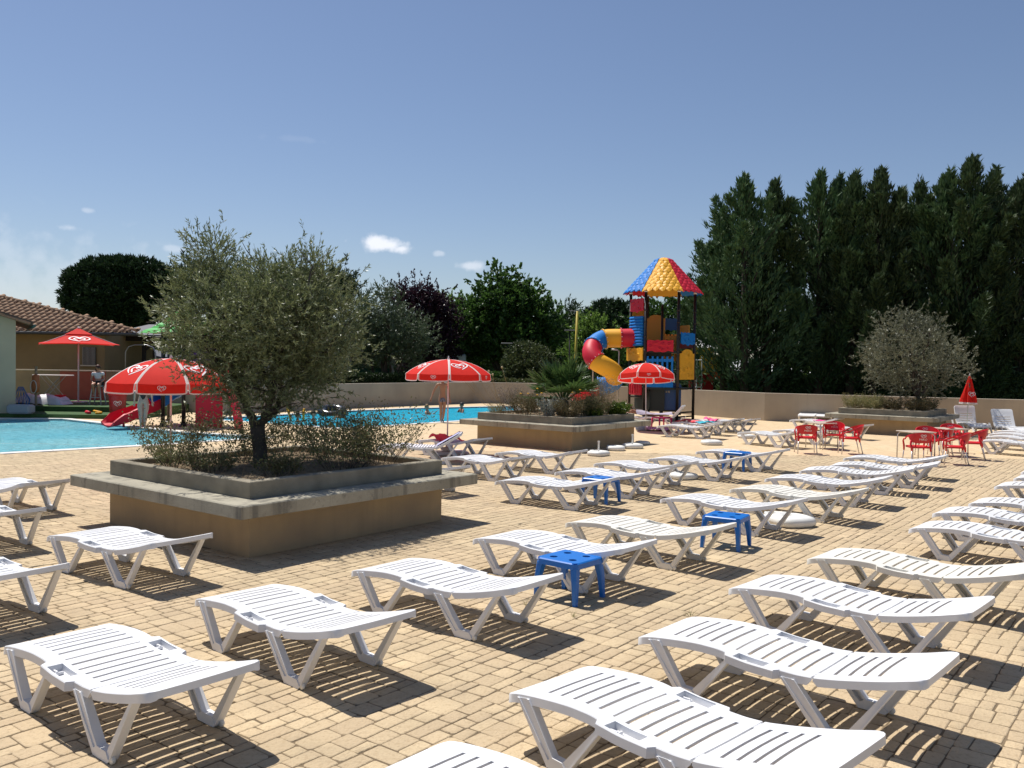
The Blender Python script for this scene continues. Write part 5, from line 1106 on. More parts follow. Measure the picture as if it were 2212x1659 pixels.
# far woodland that reads as one mass
n = 9000; x = nr.rand(n) * 260 - 130; y = 112 + 14 * nr.rand(n); top = 4.6 + 1.6 * np.sin(x * .19) + 1.2 * np.sin(x * .071 + 2) + .8 * np.sin(x * .53); z = -.9 + (top + .9) * nr.rand(n) ** .6; P = np.stack([x, y, z], 1)
per = 5; B_ = P[:, None] + nr.normal(size=(n, per, 3)) * .5; o = link('distant_woodland', leafmesh('distant_woodland', B_.reshape(-1, 3), nr.normal(size=(n * per, 3)) + np.array([0, 0, .6]), .9, .55), m_hedge); tag(o, 'dark band of distant woodland behind the trees', 'woodland', kind='stuff')
mb = MB(); mb.box((0, 128, 1.3), (270, 4, 4.6)); o2 = mb.build('woodland_core', MATS['hedge_core'], o)
# ================================================================== SLIDE TOWER
m_pr = mat('play_red', (.60, .012, .035), .52, spec=.35); m_py = mat('play_yellow', (.85, .42, .03), .52, spec=.3); m_pb = mat('play_blue', (.012, .19, .58), .58, spec=.25); m_pk = mat('dark_post', (.018, .012, .010), .45); m_po = mat('play_amber', (.62, .26, .02), .4); m_black = mat('dark_green_board', (.008, .014, .012), .5); m_steel = mat('grey_steel', (.35, .35, .36), .4, metal=.6); m_bolt = mat('bolt_cap', (.8, .8, .8), .4)
m_darkred = mat('play_dark_red', (.30, .008, .015), .4)
tc_ = AT(1427, 904, 38.0); TX, TY = tc_.x, 38.0
tower = thing('slide_tower', 'tall hexagonal play tower with blue, yellow and red leaf shaped roof and dark posts', 'play tower', (TX, TY, 0))
ha = [math.radians(-70.5 + 60 * k) for k in range(6)]
def hx(k, R=1.37, z=0): return Vector((R * math.cos(ha[k % 6]), R * math.sin(ha[k % 6]), z))
def zA(y, Y): return 2.3 + (786.5 - (980 + .27125 * y) / 1.8228) / FPX * Y
def zB(y, Y): return 2.3 + (786.5 - (1300 + .2411 * y) / 1.8228) / FPX * Y
for k in range(6):
    mb = MB(); p = hx(k); mb.tube([(p.x, p.y, 0), (p.x, p.y, 5.45)], .062, 12); mb.build('post', m_pk, tower, True)
    mb = MB(); mb.tube([(p.x, p.y, 5.40), (p.x, p.y, 5.47)], .075, 12); mb.build('post_cap', m_bolt, tower, True)
    for z in (1.35, 2.15, 2.9, 3.5, 4.1, 4.6):
        mb = MB(); mb.tube([(p.x, p.y, z), (p.x, p.y, z + .07)], .073, 12); mb.build('clamp', m_pk, tower, True)
for x, y, h in ((0, .05, 4.95), (-.55, -.15, 3.0), (-.05, -.55, 1.5)): mb = MB(); mb.tube([(x, y, 0), (x, y, h)], .055, 10); mb.build('post', m_pk, tower, True)
for z, m_ in ((1.38, m_black), (2.93, m_black)):
    mb = MB(); mb.loft([[hx(k, 1.30, z - .08) for k in range(6)], [hx(k, 1.30, z) for k in range(6)]]); mb.build('platform', m_, tower)
def panel(name, a, b, u0, u1, z0, z1, m, out=.0, relief=0, shape='rect', th=.045, label=None, seed=0):
    A, B = hx(a), hx(b); d = (B - A); L = d.length; d.normalize(); n = Vector((d.y, -d.x, 0));
    if n.dot(A + B) < 0: n = -n
    r = random.Random(seed); w = (u1 - u0) * L; h = z1 - z0
    f = lambda u, v, t: tuple(A + d * (u0 * L + u) + n * (out + t) + Vector((0, 0, z0 + v)))
    if shape == 'rect': c = min(w, h) * .10; poly = [(c, 0), (w - c, 0), (w, c), (w, h - c), (w - c, h), (c, h), (0, h - c), (0, c)]
    elif shape == 'wavy':
        poly = []; nn = 10
        for i in range(nn + 1): poly.append((w * i / nn, .025 * math.sin(i * 1.9 + seed) - .10 * h * max(0, 1 - abs(i - nn / 2) / (nn * .25))))
        for i in range(nn, -1, -1): poly.append((w * i / nn, h + .02 * math.sin(i * 2.3 + seed)))
    elif shape == 'arch':
        poly = [(0, 0), (w, 0), (w, h * .86)] + [(w * (.5 + .5 * math.cos(q)) if False else w * (.5 + .38 * math.cos(q)), h * (.86 + .14 * math.sin(q))) for q in [math.pi * i / 10 for i in range(11)]] + [(0, h * .86)]
    mb = MB(); mb.prism(poly, 0, th, f)
    if relief:
        for i in range(relief):
            x, y = r.uniform(.12, .88) * w, r.uniform(.1, .85) * h; a_ = r.uniform(.05, .16) * min(w, h) + .02; nseg = 8
            ring = lambda s, t: [f(x + math.cos(2 * math.pi * q / nseg) * a_ * s * 1.4, y + math.sin(2 * math.pi * q / nseg) * a_ * s, t) for q in range(nseg)]
            mb.loft([ring(1, th + .0005), ring(.7, th + .018), ring(.35, th + .022)], False); 
    o = mb.build(name, m, tower, 'auto')
    if label: o['label'] = label
    return o, f, w, h
panel('side_panel', 4, 5, .06, .92, zA(885, 37.5), zA(705, 37.5), m_pr, .02, 7, 'wavy', seed=1, label='red moulded panel highest on the left')
# blue log wall
o, f, w, h = panel('log_wall', 4, 5, .10, .90, zA(1390, 37.5), zA(960, 37.5), m_pb, .0, 0, 'rect', label='blue panel shaped like stacked logs')
for i in range(10):
    mb = MB(); z = h * (i + .5) / 10; mb.tube([f(-.02, z, .06), f(w * .5, z + .006, .07), f(w + .02, z, .06)], h / 20.5, 8); mb.build('log', m_pb, o, True)
panel('side_panel', 4, 5, -.05, 1.0, zA(1600, 37.4), zA(1420, 37.4), m_py, .09, 8, 'wavy', seed=3, label='yellow moulded panel beside the tube entrance')
o, f, w, h = panel('side_panel', 4, 5, .1, .92, zB(1035, 37.4), zB(820, 37.4), m_pr, .05, 0, label='red ribbed panel low on the left')
for i in range(5): mb = MB(); mb.tube([f(w * (i + .5) / 5, .08, .05), f(w * (i + .5) / 5, h - .05, .05)], .022, 6); mb.build('rib', m_pr, o, True)
panel('front_panel', 5, 0, .06, .86, zA(1462, 36.7), zA(1300, 36.7), m_pr, .02, 10, 'wavy', seed=5, label='red moulded banner panel on the front')
# blue picket fence
A_, B_ = hx(5), hx(0); dd = (B_ - A_).normalized(); nn_ = Vector((dd.y, -dd.x, 0)); L_ = (B_ - A_).length; z0_, z1_ = zB(905, 36.7), zB(410, 36.7)
fence = bpy.data.objects.new('picket_fence', None); COL.objects.link(fence); fence.parent = tower; fence['label'] = 'blue picket fence panel on the front'
for zz, hh in ((z0_ + .14, .28), (z0_ + .62, .12), (z1_ - .14, .12)): mb = MB(); c = A_ + dd * L_ * .46 + nn_ * .03; mb.box((c.x, c.y, zz), (L_ * .82, .035, hh), math.atan2(dd.y, dd.x)); mb.build('rail', m_pb, fence)
for i in range(6): mb = MB(); c = A_ + dd * L_ * (.09 + .148 * i) + nn_ * .04; mb.rbox((c.x, c.y, (z0_ + z1_) / 2 + .02), (.085, .05, z1_ - z0_ + .02), .015, math.atan2(dd.y, dd.x)); mb.build('picket', m_pb, fence)
panel('side_panel', 0, 1, .10, .94, zA(1350, 36.8), zA(1185, 36.8), m_pb, .03, 8, 'wavy', seed=8, label='blue moulded panel on the right side')
panel('side_panel', 0, 1, .05, .92, zB(775, 36.8), zB(275, 36.8), m_py, .03, 9, 'arch', seed=9, label='tall yellow moulded panel on the right side')
panel('back_panel', 3, 4, .05, .9, zA(955, 38.6), zA(862, 38.6), m_po, .0, 3, seed=11, label='orange panel at the back left')
panel('back_panel', 2, 3, .42, 1.02, zA(1300, 39), zA(935, 39), m_po, -.30, 3, 'arch', seed=12, label='amber arched panel seen from inside')
panel('back_panel', 2, 3, -.02, .46, zA(1150, 39.2), zA(985, 39.2), mat('play_dark_blue', (.008, .08, .26), .4), .0, 4, 'wavy', seed=13, label='dark blue panel at the back')
panel('back_panel', 1, 2, .35, .95, zA(1200, 38.5), zA(1080, 38.5), m_po, .0, 2, seed=14, label='small orange panel at the back right')
panel('back_panel', 1, 2, .0, .9, zA(1415, 38.5), zA(1340, 38.5), m_darkred, .0, 0, label='dark red panel at the back right')
for i in range(4): panel('picket', 2, 3, .05 + .11 * i, .12 + .11 * i, zA(1600, 39.2), zA(1215, 39.2), m_po, .03)
panel('rail', 2, 3, .0, .48, zA(1290, 39.2), zA(1235, 39.2), m_po, -.02)
# lower part: dark boards, blue wall with small windows, steps
panel('lower_board', 5, 0, .14, .62, .38, 1.36, m_black, -.35); panel('lower_board', 4, 5, .0, 1, .42, 1.30, m_black, -.3)
panel('lower_board', 4, 5, .02, .98, 1.45, 1.75, m_black, -.02); panel('upper_board', 5, 0, .05, .80, zB(400, 37.5), 2.93, m_black, -.4)
o, f, w, h = panel('lower_wall', 5, 0, .60, 1.12, .36, zB(835, 37.2), mat('play_navy', (.008, .06, .20), .4), -.5, label='dark blue wall with four small window openings')
for i in (0, 1):
    for j in (0, 1): mb = MB(); mb.prism([(.06 + .11 * i, h - .28 - .13 * j), (.13 + .11 * i, h - .28 - .13 * j), (.13 + .11 * i, h - .20 - .13 * j), (.06 + .11 * i, h - .20 - .13 * j)], .0455, .05, f); mb.build('window_light', m_wall, o)
for i in range(3): mb = MB(); c = A_ + dd * L_ * .85 - nn_ * (.1 + .2 * i); mb.box((c.x, c.y, .14 + .13 * i), (.75, .26, .06), math.atan2(dd.y, dd.x)); mb.build('step', m_black, tower)
for z in (.16, .34):
    mb = MB(); mb.tube([tuple(hx(0, z=z)), tuple(hx(1, z=z))], .035, 8); mb.build('rail', m_pk, tower, True)
mb = MB(); mb.tube([tuple(hx(4, z=.95)), tuple(hx(5, z=.95))], .035, 8); mb.build('rail', m_pk, tower, True)
# roof: six panels of moulded leaf shingles
cols_ = {5: m_py, 0: m_pr, 1: m_pb, 2: m_py, 3: m_pr, 4: m_pb}
def RS(k, u, t, off=0):
    rr = .22 * min(1, math.sqrt(max(t, .0004) / .05)) + 1.41 * t; zz = 7.0 - 1.55 * t; a = hx(k, rr, zz); b = hx(k + 1, rr, zz); q = a.lerp(b, u); e = (hx(k) + hx(k + 1)).normalized(); bulge = .15 * rr * math.sin(math.pi * u); q += e * bulge
    n = (e * .72 + Vector((0, 0, .70))).normalized(); q += n * off; q.z -= .35 * max(0, .10 - t) * (10 * (.10 - t)) * .3; return q
for k in range(6):
    mb = MB(); nu, nt_ = 10, 12
    for off in (0,):
        mb.add([tuple(RS(k, i / nu, j / nt_)) for j in range(nt_ + 1) for i in range(nu + 1)] + [tuple(RS(k, i / nu, j / nt_, -.03)) for j in range(nt_ + 1) for i in range(nu + 1)],
               [(j * (nu + 1) + i, j * (nu + 1) + i + 1, (j + 1) * (nu + 1) + i + 1, (j + 1) * (nu + 1) + i) for j in range(nt_) for i in range(nu)] + [((nt_ + 1) * (nu + 1) + j * (nu + 1) + i, (nt_ + 1) * (nu + 1) + (j + 1) * (nu + 1) + i, (nt_ + 1) * (nu + 1) + (j + 1) * (nu + 1) + i + 1, (nt_ + 1) * (nu + 1) + j * (nu + 1) + i + 1) for j in range(nt_) for i in range(nu)])
    rp = mb.build('roof_panel', cols_[k], tower, True); rp['label'] = {5: 'yellow front', 0: 'red front right', 1: 'blue rear right', 2: 'yellow rear', 3: 'red rear', 4: 'blue left'}[k] + ' roof panel'
    allm = MB(); r = random.Random(k)
    for row in range(11):
        t = .06 + .90 * row / 10.5; wdt = (RS(k, 1, t) - RS(k, 0, t)).length; n = max(1, round(wdt / .235)); dt = .118
        for i in range(n + 1):
            u = (i + (.5 if row % 2 else 0)) / n
            if u > 1.02: continue
            hu = .56 / n * r.uniform(.9, 1.1); tt = t + r.uniform(-.01, .01); S_ = lambda a, b, o_: tuple(RS(k, min(max(u + a * hu, 0), 1), max(.01, tt + b * dt), o_))
            V = [S_(0, -.35, .012), S_(-.9, .1, .02), S_(-.8, .65, .034), S_(0, 1.12, .038), S_(.8, .65, .034), S_(.9, .1, .02), S_(0, .4, .062)]
            U = [S_(-.8, .65, .0), S_(0, 1.12, .0), S_(.8, .65, .0)]
            F = [(6, 0, 1), (6, 1, 2), (6, 2, 3), (6, 3, 4), (6, 4, 5), (6, 5, 0), (2, 7, 8, 3), (3, 8, 9, 4)]
            if k in (4, 5, 0): mb = MB(); mb.add(V + U, F); mb.build('shingle', cols_[k], rp)
            else: allm.add(V + U, F)
    if allm.v: o = allm.build('shingles', cols_[k], rp); o['kind'] = 'stuff'

# ------------------------------------------------------------------ tube slide
def r3(x, y): return ((1800 + .4557 * x) / 1.82278, (950 + .4557 * y) / 1.82278)
slide = thing('tube_slide', 'spiral tube slide in red, yellow and blue sections beside the slide tower', 'slide', (0, 0, 0))
CP = [(1530, 835, 38.0), (1470, 836, 38), (1400, 838, 38), (1300, 840, 38.05), (1235, 858, 37.95), (1180, 905, 37.6), (1162, 970, 37.2), (1200, 1035, 36.95), (1265, 1075, 36.9), (1330, 1115, 37.1), (1368, 1165, 37.5), (1345, 1215, 37.95), (1290, 1245, 38.15), (1225, 1258, 38.2), (1150, 1268, 38.2), (1060, 1300, 38.2), (980, 1330, 38.2)]
PP = [AT(*r3(a, b), c) for a, b, c in CP]
def cr(P, per=5):
    out = []
    for i in range(len(P) - 1):
        a, b, c, d = P[max(i - 1, 0)], P[i], P[i + 1], P[min(i + 2, len(P) - 1)]
        for j in range(per): t = j / per; out.append(.5 * ((2 * b) + (c - a) * t + (2 * a - 5 * b + 4 * c - d) * t * t + (3 * b - a - 3 * c + d) * t ** 3))
    out.append(P[-1]); return out
path = cr(PP); TR = .40
cuts = [(0, 9, m_pr), (9, 17, m_py), (17, 25, m_pb), (25, 35, m_pr), (35, 50, m_py), (50, 65, m_pb)]
for i, (a, b, m_) in enumerate(cuts):
    mb = MB(); mb.tube(path[a:b + 1], TR, 24, False); mb.build('tube_section', m_, slide, True)
    d = (path[min(b + 1, len(path) - 1)] - path[b - 1]).normalized(); mb = MB(); mb.tube([path[b] - d * .03, path[b] - d * .025, path[b] + d * .025, path[b] + d * .03], [TR + .0, TR + .045, TR + .045, TR], 24, False); mb.build('flange', m_ if i != 1 else m_py, slide, 'auto')
    side = d.orthogonal().normalized(); w_ = d.cross(side)
    for k in range(14): q = path[b] + (side * math.cos(k * math.pi / 7) + w_ * math.sin(k * math.pi / 7)) * (TR + .045); mb = MB(); mb.lathe([(.001, -.018), (.018, -.01), (.018, .01), (.001, .018)], 6, tuple(q)); mb.build('bolt', m_bolt, slide)
ex = path[65:]; rings = []
for i, p in enumerate(ex):
    d = (ex[min(i + 1, len(ex) - 1)] - ex[max(i - 1, 0)]).normalized(); s = d.cross(Vector((0, 0, 1))).normalized(); u = s.cross(d); A2 = [math.pi * (-.02 - .96 * k / 12) for k in range(13)]
    rings.append([p + s * math.cos(a) * .42 + u * (math.sin(a) * .38) for a in A2] + [p + s * math.cos(a) * .37 + u * (math.sin(a) * .33) for a in reversed(A2)])
mb = MB(); mb.loft(rings); mb.build('exit_chute', m_pr, slide, 'auto')
for px, py, px2, py2, Y in ((1400, 950, 1415, 1250, 38.6), (1175, 1100, 1172, 1340, 37.9)):
    a = AT(*r3(px, py), Y); mb = MB(); mb.tube([a + Vector((-.35, 0, .08)), a + Vector((-.1, 0, .06)), a, Vector((a.x, a.y, 0))], .035, 8); mb.build('support', m_steel, slide, True)

# ================================================================== SMALL WATER PLAY STRUCTURE (left, behind the olive tree)
ps_ = thing('small_play_house', 'small play structure with green roof and red panels behind the big olive tree', 'playhouse', (0, 0, 0)); m_pg = mat('play_green', (.03, .42, .04), .35, spec=.5); m_pgd = mat('play_dark_green', (.005, .12, .05), .4)
def P30(px, z, Y=30.0): a = AT(px, 850, Y); return Vector((a.x, a.y, z))
for px, Y, h in ((352, 29.6, 3.2), (397, 29.6, 3.2), (460, 29.6, 3.2), (365, 31.4, 3.2), (430, 31.4, 3.2)): a = P30(px, 0, Y); mb = MB(); mb.tube([a, a + Vector((0, 0, h))], .07, 12); mb.build('post', m_pk, ps_, True); mb = MB(); mb.lathe([(.15, -.004), (.15, .03), (.10, .06), (.10, .12)], 10, tuple(a)); mb.build('post_foot', m_pk, ps_)
a = P30(395, 1.15, 30.4); mb = MB(); mb.box(tuple(a), (1.7, 1.9, .12)); mb.build('platform', m_pr, ps_)
c = P30(398, 0, 30.3); ap = c + Vector((0, 0, 4.15))
for k in range(4):
    a0, a1 = k * math.pi / 2 + .5, (k + 1) * math.pi / 2 + .5; p0 = c + Vector((1.45 * math.cos(a0), 1.45 * math.sin(a0), 3.15)); p1 = c + Vector((1.45 * math.cos(a1), 1.45 * math.sin(a1), 3.15)); mb = MB(); rows = 8; V = []
    for i in range(rows + 1):
        t = i / rows
        for j in range(7): q = ap.lerp(p0.lerp(p1, j / 6), t); q.z -= .12 * math.sin(math.pi * t) - .03 * (i % 2); V.append(tuple(q))
    mb.add(V, [(i * 7 + j, i * 7 + j + 1, (i + 1) * 7 + j + 1, (i + 1) * 7 + j) for i in range(rows) for j in range(6)]); mb.build('roof_panel', m_pg, ps_)
for px, z0, z1, w_, m_, Y, nm in ((452, 0, 1.55, .9, m_pr, 29.3, 'red climbing wall standing on the ground'), (400, 1.2, 1.75, .35, m_pgd, 29.45, 'dark green rail panel'), (440, 1.9, 2.7, .9, mat('play_purple', (.10, .03, .25), .4), 31.2, 'purple panel'), (470, 1.2, 2.2, .8, m_pr, 30.2, 'upper red panel'), (378, 1.75, 2.3, .5, m_pgd, 31.3, 'green arch panel'), (380, 1.16, 1.35, 1.2, m_pr, 29.5, 'red beam')):
    a = P30(px, (z0 + z1) / 2, Y); mb = MB(); mb.rbox(tuple(a), (w_, .10, z1 - z0), .03); mb.build('panel', m_, ps_)['label'] = nm
# red arch ladder on the right
mb = MB(); cpt = [P30(478, 1.5, 29.5), P30(492, 1.25, 29.2), P30(503, .8, 28.9), P30(511, .35, 28.7), P30(514, 0.0, 28.6)]; rings = []
for i, p in enumerate(cpt): rings.append([p + Vector((0, -.30, .02)), p + Vector((.10, -.30, .05)), p + Vector((.10, .30, .05)), p + Vector((0, .30, .02))])
mb.loft(rings); mb.build('climbing_arch', m_pr, ps_)
# its slide
sl = thing('small_slide', 'short red and blue childrens slide ending at the paddling pool', 'slide', (0, 0, 0))
SP = [(392, 847, 30.5), (365, 860, 30.3), (340, 876, 30.0), (310, 889, 29.6), (280, 900, 29.2), (255, 910, 28.8), (232, 915, 28.5)]; SPp = cr([AT(*q) for q in SP], 4)
def chute(a, b, m_, tube=False):
    rings = []
    for i in range(a, b + 1):
        p = SPp[i]; d = (SPp[min(i + 1, len(SPp) - 1)] - SPp[max(i - 1, 0)]).normalized(); s = d.cross(Vector((0, 0, 1))).normalized(); u = s.cross(d); hh = .26 * (1 if i < 20 else max(.25, (len(SPp) - i) / 5)); w0 = .36
        rings.append([p + s * w0 + u * hh, p + s * w0 * .8, p - u * .06 + s * .15, p - u * .06 - s * .15, p - s * w0 * .8, p - s * w0 + u * hh, p - s * (w0 + .05) + u * (hh - .02), p - s * (w0) - u * .06, p - u * .14, p + s * (w0) - u * .06, p + s * (w0 + .05) + u * (hh - .02)])
    mb = MB(); mb.loft(rings); mb.build('chute_section', m_, sl, 'auto')
chute(0, 8, m_pb); chute(8, 24, m_pr)
for i in (12, 18): p = SPp[i]; mb = MB(); mb.tube([(p.x, p.y, p.z - .1), (p.x, p.y, 0)], .04, 8); mb.build('support', m_pr, sl, True)

# ================================================================== TERRACE, BUILDINGS ON THE LEFT
m_turf = mat('artificial_turf', (.055, .12, .035), .95, var=.35, vscale=5, bump=.8, bscale=120)
def plat(name, x0, x1, y0, y1, z0, z1, m, label=None): mb = MB(); mb.box(((x0 + x1) / 2, (y0 + y1) / 2, (z0 + z1) / 2), (x1 - x0, y1 - y0, z1 - z0)); o = mb.build(name, m); o['kind'] = 'structure'; return o
plat('terrace_step', -23.5, -13.9, 32.6, 34.3, -.01, .15, m_turf); plat('terrace', -23.5, -13.9, 34.3, 41.6, -.01, .35, m_turf)
m_ter = mat('terrace_wall_render', (.36, .29, .21), .9, var=.25, vscale=1.2); m_terred = mat('red_painted_render', (.42, .13, .10), .85, var=.2, vscale=1.5); m_cap = mat('pale_coping', (.62, .55, .46), .7)
t = thing('terrace_wall', 'low terrace wall with pale coping and red painted middle section behind the bar stool', 'wall', (0, 0, 0)); yw = 40.0
def xa(px, Y): return AT(px, 800, Y).x
for a, b, m_, nm in ((30, 132, m_ter, 'wall_section'), (132, 231, m_terred, 'wall_section'), (231, 262, m_ter, 'wall_section')):
    mb = MB(); mb.box(((xa(a, yw) + xa(b, yw)) / 2, yw, 1.0), (xa(b, yw) - xa(a, yw), .2, 1.29)); mb.build(nm, m_, t)
mb = MB(); mb.box(((xa(30, yw) + xa(320, yw)) / 2, yw, 1.672), (xa(320, yw) - xa(30, yw), .28, .05)); mb.build('coping', m_cap, t)
wall('boundary_wall', [tuple(G(*q)[:2]) for q in ((262, 882), (370, 887.5), (455, 893))], 1.2, 'short beige wall between the red bin and the small play structure', m_wall)
mb = MB(); mb.box(((xa(262, yw) + xa(320, yw)) / 2, yw, .82), (xa(320, yw) - xa(262, yw), .18, 1.64)); mb.build('wall_section', m_ter, t)
# near building
m_pale = mat('pale_green_render', (.52, .46, .32), .9, var=.12, vscale=1, bump=.15, bscale=60); m_wood = mat('brown_fascia', (.085, .055, .038), .7); m_tile = mat('clay_tile', (.46, .27, .155), .9, var=.5, vscale=3.5, bump=.6, bscale=30, col2=(.27, .175, .11), coord='Object'); m_tdark = mat('tile_bed', (.13, .085, .055), 1)
nb_ = thing('pool_house', 'pale rendered gable wall of the near building with tiled verge at the left edge', 'building', (0, 0, 0)); X1 = xa(34, 32.9); zr_ = lambda x: 3.62 + (X1 - x) * .33
nb_.location = (X1, 32.9, 0); nb_.rotation_euler = (0, 0, math.radians(31))
mb = MB(); mb.prism([(0, -.01), (0, 3.62), (-4, 4.94), (-8, 3.62), (-8, -.01)], 0, 5, lambda u, v, w: (u, w, v)); mb.build('wall', m_pale, nb_)
mb = MB(); mb.prism([(.55, 3.46), (.55, 3.60), (-4, 5.1), (-4, 4.96)], -.35, 5.3, lambda u, v, w: (u, w, v)); mb.build('roof', m_wood, nb_)
rt = nb_.children[-1]; mb = MB(); mb.tube([(.60, -.3, 3.44), (.60, 5.2, 3.44)], .06, 8); mb.build('gutter', mat('green_gutter', (.06, .12, .11), .5), nb_, True)
def tile_mesh(L=.62, r0=.135, r1=.112):
    mb = MB(); n = 6; A = [math.pi * i / n for i in range(n + 1)]
    o0 = [(r0 * math.cos(a), 0, r0 * math.sin(a) * .85) for a in A]; o1 = [(r1 * math.cos(a), L, r1 * math.sin(a) * .85) for a in A]; i0 = [((r0 - .02) * math.cos(a), 0, (r0 - .02) * math.sin(a) * .85) for a in A]; i1 = [((r1 - .02) * math.cos(a), L, (r1 - .02) * math.sin(a) * .85) for a in A]
    k = n + 1; mb.add(o0 + o1 + i0 + i1, [(i, i + 1, k + i + 1, k + i) for i in range(n)] + [(i, 2 * k + i, 2 * k + i + 1, i + 1) for i in range(n)]); return mb.mesh('roof_tile', fix=False)
me_tile = tile_mesh(); me_tile.materials.append(m_tile)
for p_ in me_tile.polygons: p_.use_smooth = True
def put_tile(parent, loc, dirv, jitter=.02):
    o = bpy.data.objects.new('roof_tile', me_tile); COL.objects.link(o); o.parent = parent; d = Vector(dirv).normalized(); up = Vector((0, 0, 1)); s = d.cross(up).normalized(); u = s.cross(d)
    o.matrix_local = Matrix.Translation(Vector(loc) + u * rnd.uniform(0, jitter)) @ Matrix(((s.x, d.x, u.x, 0), (s.y, d.y, u.y, 0), (s.z, d.z, u.z, 0), (0, 0, 0, 1))) @ Matrix.Rotation(rnd.uniform(-.03, .03), 4, 'Z')
for i in range(12):
    for k in range(3): x = .45 - i * .42; put_tile(rt, (x, -.28 + .3 * k, 3.62 - x * .33 + .0), (-1, 0, .33))
# main building behind the terrace
mb_ = thing('main_building', 'ochre building with barrel tiled roof and barred window behind the terrace', 'building', (0, 0, 0)); m_och = mat('dark_ochre_render', (.30, .215, .115), .92, var=.2, vscale=.9, bump=.2, bscale=50)
XE = xa(296, 42.6); ZE = 3.50; YE = 42.6; sl_ = .35; XW = xa(226, 43.6)
mb = MB(); mb.box(((-40 + XW) / 2, 46.5, 1.7), (XW + 40, 5.8, 3.5)); mb.build('wall', m_och, mb_)
apx = (xa(0, 48.2), 48.2); hipd = Vector((apx[0] - XE, apx[1] - YE, (apx[1] - YE) * sl_)); far = Vector((XE, YE, ZE)) + hipd * 1.35
mb = MB(); mb.add([(XE, YE, ZE), (-46, YE, ZE), (-46, far.y, far.z), tuple(far), (far.x + 1, far.y + 3, ZE), (-46, far.y + 3, ZE)], [(0, 3, 2, 1), (0, 4, 3), (4, 5, 2, 3)]); rf = mb.build('roof', m_tdark, mb_)
x = XE - .15; nct = 0
while x > -29.4:
    ymax = YE + (XE - x) / (-hipd.x) * hipd.y; y = YE - .08
    while y < ymax - .1:
        put_tile(rf, (x, y, ZE + (y - YE) * sl_ + .03), (0, 1, sl_)); y += .50; nct += 1
    x -= .35
hl = hipd.length; s_ = .0
while s_ < hl * .98: q = Vector((XE, YE, ZE)) + hipd * (s_ / hl); put_tile(rf, (q.x, q.y, q.z + .09), hipd, .01); s_ += .5; nct += 1
print('tiles', nct)
mb = MB(); mb.tube([(-40, YE - .12, ZE - .06), (XE + .1, YE - .12, ZE - .06)], .07, 8); mb.build('gutter', mat('dark_gutter', (.06, .06, .065), .5), mb_, True)
mb = MB(); mb.box(((-40 + XE) / 2, YE + .5, ZE - .09), (XE + 40, 1.1, .06)); mb.build('soffit', m_wood, mb_)
wx0, wx1 = xa(177, 43.5), xa(206, 43.5); wz0, wz1 = ZAT(190, 788, 43.5), ZAT(190, 750, 43.5)
w_ = MB(); w_.box(((wx0 + wx1) / 2, 43.58, (wz0 + wz1) / 2), (wx1 - wx0, .06, wz1 - wz0)); wo = w_.build('window', mat('window_dark', (.03, .04, .045), .15), mb_)
for i in range(11): mb = MB(); x = wx0 + (wx1 - wx0) * (i + .5) / 11; mb.tube([(x, 43.5, wz0), (x, 43.5, wz1)], .012, 5); mb.build('bar', m_steel, wo)
mb = MB(); mb.box(((wx0 + wx1) / 2, 43.52, wz0 - .04), (wx1 - wx0 + .12, .16, .06)); mb.build('sill', m_cap, wo)
# pergola
pg = thing('pergola', 'dark timber shelter with flat grey roof right of the tiled building', 'shelter', (0, 0, 0)); m_tim = mat('dark_timber', (.022, .016, .012), .8); m_rg = mat('grey_roof_sheet', (.085, .085, .095), .6)
x0, x1 = xa(236, 46), xa(640, 46); mb = MB(); mb.prism([(45.5, 3.42), (45.5, 3.50), (51, 4.25), (51, 4.12)], x0, x1, lambda u, v, w: (w, u, v)); mb.build('roof', m_rg, pg)
for px in (246, 262, 311, 372, 440, 520, 600): mb = MB(); mb.box((xa(px, 46), 46, 1.3), (.28 if px < 300 else .16, .2, 4.3)); mb.build('post', m_tim, pg)
for px in (250, 330, 420, 510, 600): mb = MB(); mb.box((xa(px, 50.6), 50.6, 1.5), (.16, .16, 4.9)); mb.build('post', m_tim, pg)
for y, z in ((46, 3.3), (50.6, 3.95)): mb = MB(); mb.box(((x0 + x1) / 2, y, z), (x1 - x0, .12, .24)); mb.build('beam', m_tim, pg)
for px in (311, 372, 440): mb = MB(); mb.tube([(xa(px, 46), 46, 2.6), (xa(px, 46) + .6, 46, 3.25)], .05, 5); mb.build('brace', m_tim, pg); 
# holiday homes under and behind it
def home(label, px0, px1, Y, z0, h, col, d=3.5):
    t = thing('mobile_home', label, 'mobile home', (0, 0, 0)); a, b = xa(px0, Y), xa(px1, Y); L = b - a; nS = 9
    for i in range(nS): mb = MB(); mb.box(((a + b) / 2, Y - .01 + .012 * (i % 2), z0 + h * (i + .5) / nS), (L, .05, h / nS * .97)); mb.build('siding_board', col, t)
    mb = MB(); mb.box(((a + b) / 2, Y + d / 2 + .06, z0 + h / 2), (L, d, h)); mb.build('body', col, t)
    mb = MB(); mb.prism([(a - .2, z0 + h), (b + .2, z0 + h), (b + .2, z0 + h + .08), ((a + b) / 2, z0 + h + .55), (a - .2, z0 + h + .08)], Y - .3, Y + d + .3, lambda u, v, w: (u, w, v)); mb.build('roof', m_rg, t)
    n = max(2, int(L / 2.2))
    for i in range(n):
        x = a + L * (i + .5) / n; mb = MB(); mb.box((x, Y - .045, z0 + h * .62), (.9, .04, .8)); fr = mb.build('window', m_bolt, t); mb = MB(); mb.box((x, Y - .07, z0 + h * .62), (.8, .02, .7)); mb.build('pane', MATS['window_dark'], fr)
m_sid = mat('pale_siding', (.38, .42, .46), .6)
